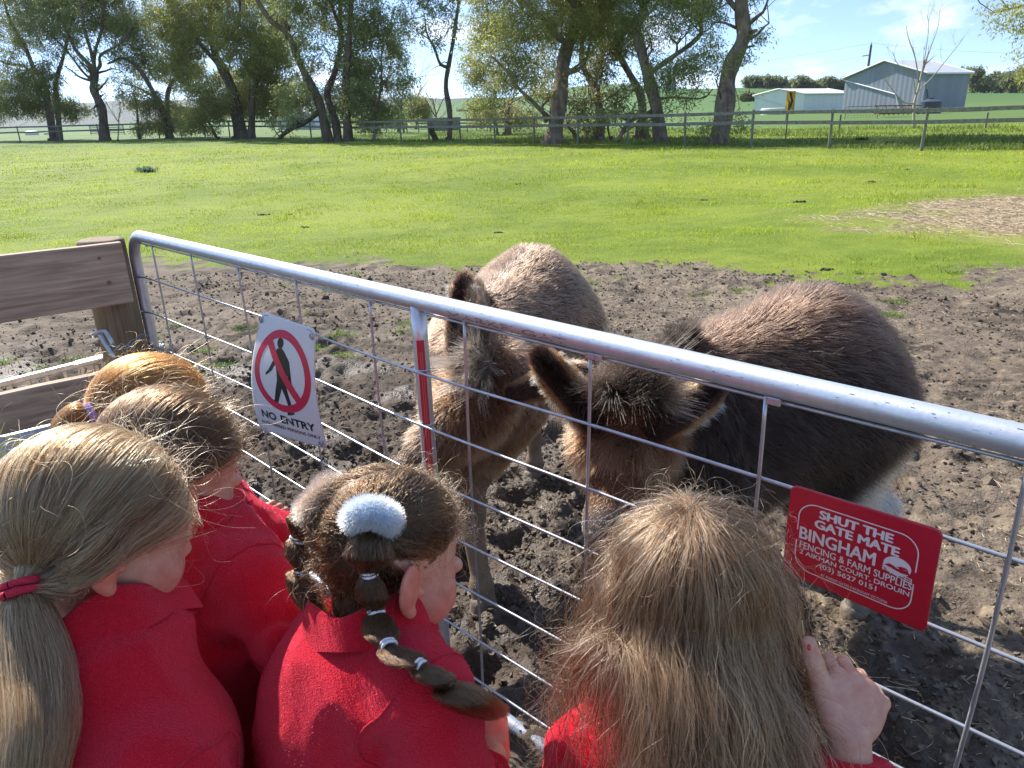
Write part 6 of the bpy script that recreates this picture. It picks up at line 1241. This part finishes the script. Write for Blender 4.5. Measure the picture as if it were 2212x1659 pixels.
    def fuzz(s, V, Q, f):
        n = 26000; p = sample_mesh(V, Q, n, s.R); N = grad(base_f(f), p, .002); d = nrm(N + s.R.normal(0, .6, (n, 3))); L = (.0012 + .0022 * s.R.random(n))[:, None, None]; t = np.linspace(0, 1, 3)[None, :, None]
        strands("fleece_nap", p[:, None] - N[:, None] * .0004 + d[:, None] * L * t, np.array([.00022, .00018, .0001]), m_nap, s.jumper, np.tile([[.62, .018, .045]], (n, 1)) * (.7 + .6 * s.R.random((n, 1))))
    def roots(s, n, mask=None, ext=.0):
        R = s.R; out = []; cnt = 0
        while cnt < n:
            d = nrm(R.normal(0, 1, (n * 2, 3))); q = d * [.097, .077, .085] + [-.014, 0, .028]; q = q[scalp_mask(q)]
            if mask is not None: q = q[mask(q)]
            out.append(q); cnt += len(q)
            if cnt == 0 and len(out) > 20: break
        q = np.vstack(out)[:n]; p = s.c + q @ s.A
        for _ in range(3): p = p - grad(s.hf, p) * s.hf(p)[:, None]
        return p, q
    def L(s, a, b, d): return s.c + s.f * a + s.l * b + s.u * d
    def gather(s, name, p, tie, tail, rt, k1=15, k2=13, layer=.010, wave=.0, col=None, r=.00042, parent=None, tail_r=(.012, .03), taper=.3, frizz=.0, lenj=.25, tie_r=.009, sweep=None, start=0.0, mt=None):
        """strands run over the head surface to the tie, then along the tail spline"""
        R = s.R; n = len(p); f = s.hf; off = .0022 + layer * R.random(n) ** 1.6; th = R.random(n) * 2 * np.pi; rad = np.sqrt(R.random(n)); tn = nrm(tail[1] - tail[0]); e1 = nrm(np.cross(tn, [.3, .5, .8])); e2 = np.cross(tn, e1); tgt = tie + tie_r * rad[:, None] * (e1 * np.cos(th)[:, None] + e2 * np.sin(th)[:, None]); P = [p.copy()]; cur = p.copy()
        w1 = noise(p[:, 0] * 45, p[:, 1] * 45, p[:, 2] * 45, 7); w2 = noise(p[:, 0] * 45 + 9, p[:, 1] * 45, p[:, 2] * 45, 8)
        for i in range(k1):
            d = tgt - cur; dist = np.linalg.norm(d, axis=1); N = grad(f, cur, .002); dt = d - N * (d * N).sum(1)[:, None] * (dist > .02)[:, None]
            if sweep is not None: dt = nrm(dt) + sweep(cur, i / k1)
            dt = nrm(dt); stp = dist / (k1 - i) * (1.12 if i < k1 - 1 else 1); cur = cur + dt * stp[:, None]; sd = f(cur); o = off * min(1, (i + 1) / 4) ; push = np.where(sd < o, o - sd, np.where(dist > .05, (o - sd) * .6, 0)); cur = cur + N * push[:, None]
            if i == k1 - 1: cur = tgt
            cur2 = cur + (np.cross(N, dt) * (w1 * wave * .035 * math.sin(math.pi * i / k1))[:, None] + R.normal(0, frizz, (n, 3))); P.append(cur2)
        T_ = spline(tail, k2 + 1); m = np.linspace(0, 1, k2 + 1); ln = 1 - lenj * R.random(n) ** 2; cr = rad[:, None] * (e1 * np.cos(th)[:, None] + e2 * np.sin(th)[:, None])
        for j in range(1, k2 + 1):
            t = m[j] * ln; idx = t * k2; i0 = np.clip(idx.astype(int), 0, k2 - 1); fr = (idx - i0)[:, None]; c = T_[i0] * (1 - fr) + T_[i0 + 1] * fr; rr = rt(t) if callable(rt) else np.interp(t, *rt); P.append(c + cr * rr[:, None] + np.stack([np.sin(t * 9 + w1 * 9), np.cos(t * 8 + w2 * 9), 0 * t], -1) * (.003 * t)[:, None] + R.normal(0, frizz, (n, 3)))
        return strands(name, np.stack(P, 1), np.linspace(1, taper, k1 + k2 + 1)[None] * r * np.ones((n, 1)), mt or m_hair, parent or s.root, col)
    def fly(s, n, L_, col, r=.00023, spread=1.0, k=12, fcol=None, mask=None, grav=.25, name="flyaway_hair"):
        R = s.R; p, q = s.roots(n, mask); N = grad(s.hf, p, .002); d = nrm(N * .35 + R.normal(0, .7, (n, 3)) + (-s.f) * .2); cur = p + N * .008 * R.random((n, 1)); P = [cur]; cv = R.normal(0, 1, (n, 3)) * .9; stp = (L_ * (.3 + R.random(n)) / k)[:, None]
        for i in range(k): d = nrm(d + np.cross(d, cv) * .28 * spread - UP * grav * .25 + R.normal(0, .06, (n, 3))); cur = cur + d * stp; sd = s.hf(cur); N = grad(s.hf, cur, .002); cur = cur + N * np.maximum(.006 - sd, 0)[:, None]; P.append(cur)
        c = np.array(col)[R.integers(0, len(col), n)] * HD; return strands(name, np.stack(P, 1), np.linspace(1, .4, k + 1)[None] * r * np.ones((n, 1)), m_hair, s.root, c)
base_f = lambda f: f
HD = np.array([.62, .48, .36])
m_nap = hairmat("fleece_nap", .6, .8, 1.3)
def hcols(p, R, cols, w, sc=60, s=0):
    cols = np.array(cols) * HD
    """streaky strand colours; cols (k,3) picked by noise + random"""
    cols = np.array(cols); v = np.clip(.5 + .75 * noise(p[:, 0] * sc, p[:, 1] * sc, p[:, 2] * sc, s) + R.normal(0, w, len(p)), 0, .999) * (len(cols) - 1); i = v.astype(int); f_ = (v - i)[:, None]; return (cols[i] * (1 - f_) + cols[np.minimum(i + 1, len(cols) - 1)] * f_) * (.8 + .4 * R.random((len(p), 1)))
def ringtie(name, c, ax, R0, r, m, parent, wob=.1, seed=0, n=26):
    ax = nrm(ax); a = nrm(np.cross(ax, [.2, .4, .9])); b = np.cross(ax, a); mb = MB(); P = [c + (a * math.cos(t) + b * math.sin(t)) * R0 * (1 + wob * math.sin(3 * t + seed)) + ax * r * wob * 2 * math.sin(2 * t) for t in np.linspace(0, 2 * math.pi, n)]; mb.tube(P, r, 8, False); return mb.build(name, m, parent, smooth=True)

# ---- the five children at the gate
def V3(*a): return np.array(a, float)
# 1. blonde ponytail, nearest left
A_ = Child("child with long streaked blonde ponytail in red fleece, nearest at the lower left", AT(228, 1138, .87), (.75, .57, -.30), (.12, .20, 1), V3(-.487, .700, 1.055), V3(-.47, .655, .90), V3(-.47, .64, .60),
    (V3(-.565, .745, .985), V3(-.385, .570, .965)), [(V3(-.565, .745, .97), V3(-.56, .83, .78), V3(-.42, .93, .80)), (V3(-.375, .575, .95), V3(-.30, .60, .72), V3(-.17, .70, .76))], 101, [(.20, .13, .08)], colr=.062, cw=1.0)
cA = [[.10, .062, .038], [.26, .17, .10], [.80, .62, .42], [.20, .13, .08], [.92, .76, .56], [.42, .29, .18], [.09, .055, .033]]
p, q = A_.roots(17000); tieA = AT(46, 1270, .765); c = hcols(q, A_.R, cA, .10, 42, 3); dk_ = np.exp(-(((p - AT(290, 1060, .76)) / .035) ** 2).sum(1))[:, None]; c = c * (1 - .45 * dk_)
tailA = [tieA] + [clear(x, y, d, A_.jf, .034) for x, y, d in ((55, 1330, .77), (75, 1430, .80), (85, 1540, .83), (75, 1660, .85), (62, 1760, .87))]
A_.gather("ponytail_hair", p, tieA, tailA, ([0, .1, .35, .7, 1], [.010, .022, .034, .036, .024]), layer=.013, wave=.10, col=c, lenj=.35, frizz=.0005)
A_.fly(300, .13, cA[1:4]); A_.fly(160, .15, cA[2:4], mask=lambda q: (q[:, 0] > .02), name="loose_front_hair")
m_tieA = mat("red_hair_tie", (.55, .012, .05), .7, bump=.5, bump_s=400)
for k, o in enumerate((-.006, .003)): ringtie("hair_tie", tieA + nrm(tailA[1] - tieA) * o, tailA[1] - tieA, .0150 + .003 * k, .0042, m_tieA, A_.root, .14, k)
# 2. brown hair behind the first
B_ = Child("child with brown hair and red jumper between the blonde ponytail and the red haired child", AT(380, 1008, 1.10), (.66, .62, -.42), (.2, .25, 1), AT(425, 1165, 1.10), AT(480, 1325, 1.12), AT(480, 1325, 1.12) + [-.02, -.02, -.30],
    (AT(440, 1190, 1.22), AT(548, 1245, 1.03)), [(AT(440, 1190, 1.22), AT(480, 1400, 1.3), AT(600, 1330, 1.42)), (AT(552, 1255, 1.03), AT(640, 1400, 1.02), AT(760, 1330, 1.18))], 102, [(.13, .08, .05)], hem=.60, cw=.95)
cB = [[.07, .042, .025], [.13, .082, .05], [.22, .15, .092], [.32, .23, .15]]
p, q = B_.roots(13000); tieB = AT(262, 1035, 1.01); B_.gather("brown_hair", p, tieB, [tieB, AT(245, 1080, 1.0), AT(235, 1160, 1.0), AT(230, 1240, 1.0)], ([0, .2, .8, 1], [.01, .02, .022, .012]), layer=.010, wave=.3, col=hcols(q, B_.R, cB, .2, 60, 5), frizz=.0003)
B_.fly(170, .11, cB[1:], spread=1.5); B_.fly(150, .13, cB[2:], mask=lambda q: q[:, 0] > .01, spread=1.4, name="loose_front_hair")
ringtie("hair_tie", tieB, AT(245, 1080, 1.0) - tieB, .013, .004, m_tieA, B_.root)
# 3. red hair, farthest
R_c = Child("child with orange red hair and lilac hair tie, farthest of the group", AT(345, 905, 1.36), (.78, .55, -.3), (.1, .2, 1), AT(385, 1010, 1.36), AT(430, 1180, 1.42), AT(430, 1180, 1.42) + [-.06, -.03, -.28],
    (AT(420, 1060, 1.54), AT(505, 1130, 1.36)), [(AT(420, 1060, 1.54), AT(470, 1200, 1.7), AT(560, 1130, 1.8)), (AT(505, 1135, 1.36), AT(625, 1172, 1.44), AT(735, 1150, 1.62))], 103, [(.34, .15, .06)], hem=.58, cw=.95)
cR = [[.42, .13, .035], [.62, .23, .07], [.85, .42, .16], [.50, .16, .05]]
p, q = R_c.roots(12000); tieR_ = AT(203, 890, 1.27); R_c.gather("red_ponytail_hair", p, tieR_, [tieR_, AT(165, 905, 1.26), AT(135, 945, 1.26), AT(125, 1000, 1.27)], ([0, .2, .7, 1], [.012, .026, .034, .022]), layer=.011, wave=.2, col=hcols(q, R_c.R, cR, .2, 60, 6), lenj=.5, frizz=.0003)
R_c.fly(450, .10, cR); m_lil = mat("lilac_hair_tie", (.42, .30, .60), .7, bump=.4, bump_s=300)
for k in (0, 1): ringtie("hair_tie", tieR_ + nrm(AT(165, 905, 1.26) - tieR_) * (.008 * k - .002), AT(165, 905, 1.26) - tieR_, .0150, .0048, m_lil, R_c.root, .1, k)
# 4. bubble braids, centre
C_ = Child("child with bubble braids, a fluffy blue and a beige scrunchie, centre foreground", AT(846, 1196, .95), (.78, .52, -.34), (-.06, .10, 1), AT(800, 1365, .93), AT(775, 1560, .96), AT(775, 1560, .96) + [-.02, -.03, -.27],
    (AT(690, 1425, 1.01), AT(905, 1500, .84)), [(AT(690, 1425, 1.01), AT(740, 1700, 1.12), AT(900, 1650, 1.2)), (AT(915, 1520, .845), AT(1010, 1790, .84), AT(1066, 1640, .95))], 104, [(.10, .065, .04)], hem=.55, colr=.060,
    hands=(None, dict(d=AT(1045, 1560, .99) - AT(1066, 1640, .95), pn=_R * .4 - _F, th=-_R, curl=.8, sc=1.0)))
cC = [[.045, .028, .018], [.085, .055, .034], [.15, .10, .062], [.25, .17, .10]]
tR, tL = AT(800, 1140, .853), AT(686, 1100, .935); p, q = C_.roots(16000); m = q[:, 1] < .004
wpart = noise(q[:, 2] * 70, q[:, 0] * 20, q[:, 2] * 0, 4) * .006; m = q[:, 1] < .004 + wpart
_cf = lambda P: np.minimum(C_.jf(P), C_.hf(P))
nodes = [tR] + [clear(x, y, d, _cf, m_) for x, y, d, m_ in ((797, 1240, .88, .014), (812, 1322, .88, .018), (838, 1396, .88, .022), (905, 1441, .88, .022), (964, 1478, .89, .022), (1018, 1515, .91, .020), (1062, 1542, .93, .016))]
def brad(nn, mid, tie, endr, ends=2):
    xs, ys = [0], [tie]
    for i in range(nn - 1 - ends): xs += [(i + .25) / (nn - 1), (i + .6) / (nn - 1), (i + 1) / (nn - 1)]; ys += [mid[i] * .8, mid[i], tie]
    xs += [(nn - 1 - ends + .4) / (nn - 1), .96, 1.0]; ys += [endr, endr * 1.1, endr * .6]; return xs, ys
rtR = brad(8, [.030, .019, .021, .023, .020], .0065, .026)
C_.gather("right_braid_hair", p[m], tR, nodes, rtR, k2=44, layer=.006, wave=.25, col=hcols(q[m], C_.R, cC, .25, 60, 8), lenj=.34, frizz=.0008, tie_r=.010)
nodL = [tL, AT(643, 1166, .93), AT(650, 1236, .93), AT(662, 1290, .93), AT(685, 1325, .93)]; rtL = brad(5, [.026, .020], .0065, .024, 2)
C_.gather("left_braid_hair", p[~m], tL, nodL, rtL, k2=30, layer=.006, wave=.25, col=hcols(q[~m], C_.R, cC, .25, 60, 9), lenj=.3, frizz=.0005, tie_r=.010)
C_.fly(420, .06, cC[2:], spread=1.6, r=.00024); C_.fly(260, .09, [[.35, .24, .15], [.25, .17, .1]], mask=lambda q: q[:, 0] > .02, spread=1.8, r=.00024, name="loose_front_hair"); C_.fly(260, .07, cC[2:], mask=lambda q: q[:, 2] < .0, spread=2, name="nape_hair")
m_wt = mat("white_hair_elastic", (.74, .70, .74), .5)
for nd_, nn in ((nodes, range(1, 6)), (nodL, (1, 2))):
    for k in nn:
        ax_ = nd_[k + 1] - nd_[k - 1]
        for o in (-.0022, .0022): ringtie("hair_elastic", nd_[k] + nrm(ax_) * o, ax_, .0088, .0019, m_wt, C_.root, .08, k)
m_fl = hairmat("scrunchie_fluff", .5, .7, 1.35)
def scrunchie(name, c, ax, R0, r0, col, parent, L_=.012, n=9000, seed=0, a0=0, a1=2 * math.pi):
    R = np.random.default_rng(seed); ax = nrm(ax); a = nrm(np.cross(ax, [.3, .2, .9])); b = np.cross(ax, a); t = R.random(n) * 2 * math.pi; ph = R.random(n) * 2 * math.pi; rd = a * np.cos(t)[:, None] + b * np.sin(t)[:, None]; nn = rd * np.cos(ph)[:, None] + ax * np.sin(ph)[:, None]
    mb = MB(); mb.tube([c + (a * math.cos(x) + b * math.sin(x)) * R0 for x in np.linspace(0, 2 * math.pi, 30)], r0, 12, False); o = mb.build(name, mat(name + "_core", tuple(np.array(col) * .8), .9), parent, smooth=True)
    p_ = c + rd * R0 + nn * r0 * .9; d_ = nrm(nn + R.normal(0, .35, (n, 3))); tt = np.linspace(0, 1, 4)[None, :, None]; P = p_[:, None] + d_[:, None] * (L_ * (.5 + R.random(n)))[:, None, None] * tt; strands("fluff", P, np.array([.00035, .0003, .0002, .00012]), m_fl, o, np.clip(np.tile([col], (n, 1)) * (.8 + .3 * R.random((n, 1))), 0, .95)); return o
scrunchie("blue_scrunchie", AT(803, 1122, .852), nrm(nodes[1] - tR) * .75 - _F * .55, 0.0185, .0120, (.50, .63, .88), C_.root, .009, 16000, 1)
scrunchie("beige_scrunchie", AT(694, 1080, .925), nrm(tL - C_.c) + _U * .2, .0185, .0135, (.32, .23, .18), C_.root, .011, 11000, 2)
# 5. loose tousled hair, right
E_ = Child("child with long loose tousled light brown hair seen from behind, raising a fist", AT(1484, 1272, .96), (.03, .90, -.38), (.0, .3, 1), AT(1480, 1440, .92), AT(1470, 1660, .95), AT(1470, 1660, .95) + [0, -.02, -.26],
    (AT(1270, 1650, .925), AT(1668, 1690, .92)), [(AT(1270, 1650, .925), AT(1220, 1900, .95), AT(1330, 1800, 1.08)), (AT(1672, 1700, .91), AT(1840, 1960, .82), AT(1836, 1600, .850))], 105, [(.22, .15, .10)], hem=.52,
    hands=(None, dict(d=AT(1862, 1452, .895) - AT(1836, 1600, .850), pn=-_F * .92 + _U * .35 + _R * .1, th=-_R + _U * .42, curl=1.0, sc=1.22, tu=_U * 1.0 + _F * .05 - _R * .30)))
cE = [[.045, .029, .019], [.15, .10, .068], [.34, .245, .17], [.58, .45, .33], [.10, .066, .046], [.23, .16, .11]]
def loose(ch, n, K=40, step=.0215, vol=.082, cols=cE, r=.00038, name="loose_hair", frz=.0022, curl=1.5, seed=0, clump=.80, amp=1.5):
    R = ch.R; p, q = ch.roots(n); head = ch.hf
    col_f = lambda X: np.minimum(head(X), ch.shell(X) - .006)
    part = np.array([-.035, .0, .105]); d = (q - part); d[:, 2] *= .5; dw = nrm(d) @ ch.A; N = grad(head, p, .002); cur = p.copy(); vel = nrm(dw + N * .15); P = [cur]; g = R.random(n); cl = np.stack([noise(q[:, 0] * 38, q[:, 1] * 38, q[:, 2] * 38, 20 + k) for k in range(3)], -1); volr = vol * (g ** 1.7) * (.6 + .8 * np.abs(cl[:, 0])); ln = (.75 + .35 * R.random(n)); ph = cl[:, 1] * 14 + R.normal(0, .5, n); fr = .6 + .8 * np.abs(cl[:, 2]); cv = R.normal(0, 1, (n, 3))
    for i in range(K):
        t = i / K; wv = np.stack([np.sin(ph + i * fr * .75), np.cos(ph * 1.3 + i * fr * .7), 0 * ph], -1) * curl * (.15 + t)
        lc = (cur - ch.c) @ ch.A.T; fm = ((lc[:, 0] > .02) & (np.abs(lc[:, 1]) < .075) & (lc[:, 2] < .07))[:, None]; vel = vel + fm * (.55 * np.where(lc[:, 1:2] > 0, 1., -1.) * ch.l - .35 * ch.f)
        vel = nrm(vel * (1.0 - .25 * t) + (-UP) * (.50 + .45 * t) + wv * .25 + cv * .035 + R.normal(0, .045, (n, 3))); cur = cur + vel * (step * ln)[:, None] * (.55 if i < 6 else 1.0); sd = col_f(cur); N = grad(col_f, cur, .003); o = .0025 + volr * (.12 + .88 * min(1, (i + 1) / 15) ** 1.3); push = np.maximum(o - sd, 0); bd = (head(cur) > sd + .004)[:, None]; N = np.where(bd, nrm(N - ch.T[1] * (N @ ch.T[1])[:, None] * .9 - UP * N[:, 2:3] * .7), N); cur = cur + N * np.minimum(push, .016)[:, None]; vel = nrm(vel - N * np.minimum((vel * N).sum(1), 0)[:, None] * (sd < o)[:, None]); P.append(cur)
    c = hcols(q, R, cols, .26, 45, 11); P = np.stack(P, 1); gi = R.choice(n, max(60, n // 70), replace=False); own = gi[np.argmin(((q[:, None].astype(np.float32) - q[gi][None].astype(np.float32)) ** 2).sum(2), 1)]
    wt = (clump * (.35 + .65 * R.random((n, 1, 1)))) * np.linspace(0, 1, K + 1)[None, :, None] ** .8; G_c = P[own]; P = P * (1 - wt) + G_c * wt; sx_ = np.arange(K + 1)[None] * step * 2 * np.pi; wl_ = (.055 + .05 * _h(own, own * 0, own * 0, 5))[:, None]; ph_ = (_h(own, own * 0, own * 0, 6) * 6.28)[:, None] + R.normal(0, .35, (n, 1)); am_ = amp * (.0045 + .009 * _h(own, own * 0, own * 0, 7))[:, None] * np.clip(np.linspace(-.15, 1.1, K + 1), 0, 1)[None]; P = P + am_[..., None] * (np.cos(sx_ / wl_ + ph_)[..., None] * _R + .7 * np.sin(sx_ / wl_ * .83 + ph_)[..., None] * _F); c = c * (.72 + .5 * _h(own, own * 0, own * 0, 3))[:, None]; P = P + np.cumsum(R.normal(0, frz, (n, K + 1, 3)) * .35, 1); return strands(name, P, np.linspace(1, .45, K + 1)[None] * r * np.ones((n, 1)), m_hair, ch.root, c)
loose(E_, 27000); loose(E_, 2200, vol=.13, r=.00026, name="stray_hair", frz=.0015, curl=1.8, clump=.1, amp=2.6, cols=[[.5, .38, .27], [.38, .27, .18], [.2, .14, .09]])
E_.fly(900, .11, cE[1:4], spread=2.0, r=.00025, grav=.1)
# red painted thumb nail and a stalk of hay held in the fist
t3, tu, pn_ = E_.tips[1]; nb_ = nrm(pn_ - tu * np.dot(pn_, tu)); m_nail = mat("red_nail_varnish", (.62, .008, .02), .15, spec=.7)
sd2 = nrm(np.cross(tu, nb_)); fn_ = sdf([('e', t3 - tu * .001 + nb_ * .0068 - sd2 * .002, (.0065, .0052, .0028), np.array([tu, sd2, nb_]), 0)]); v_, q_ = nets(fn_, t3 - .014, t3 + .014, .0012); mesh_np("thumb_nail", v_, q_, m_nail, E_.root, True)
hs = MB(); b_ = t3 - tu * .02 + _F * .012; hs.tube(spline([b_ - UP * .03, b_, t3 + tu * .012 + _F * .006, t3 + tu * .03 + _R * .001], 10), np.linspace(.0013, .0009, 10), 6); tag(hs.build("hay_stalk", mat("hay_stalk_yellow", (.55, .46, .25), .6), smooth=True), "single pale hay stalk held upright beside the painted thumb", "stalk")

# ================================================================== HAZE
mh = bpy.data.materials.new("haze_air"); mh.use_nodes = True; N_ = mh.node_tree.nodes; N_.remove(N_['Principled BSDF']); vp = N_.new('ShaderNodeVolumePrincipled')
vp.inputs['Color'].default_value = (.78, .86, 1, 1); vp.inputs['Density'].default_value = .00010; vp.inputs['Anisotropy'].default_value = .35; mh.node_tree.links.new(vp.outputs[0], N_['Material Output'].inputs['Volume'])
mb = MB(); mb.box([0, 1570, 69], [3560, 1760, 76]); hz = mb.build("haze", mh); tag(hz, "thin bluish air haze over the far hills", kind="stuff")
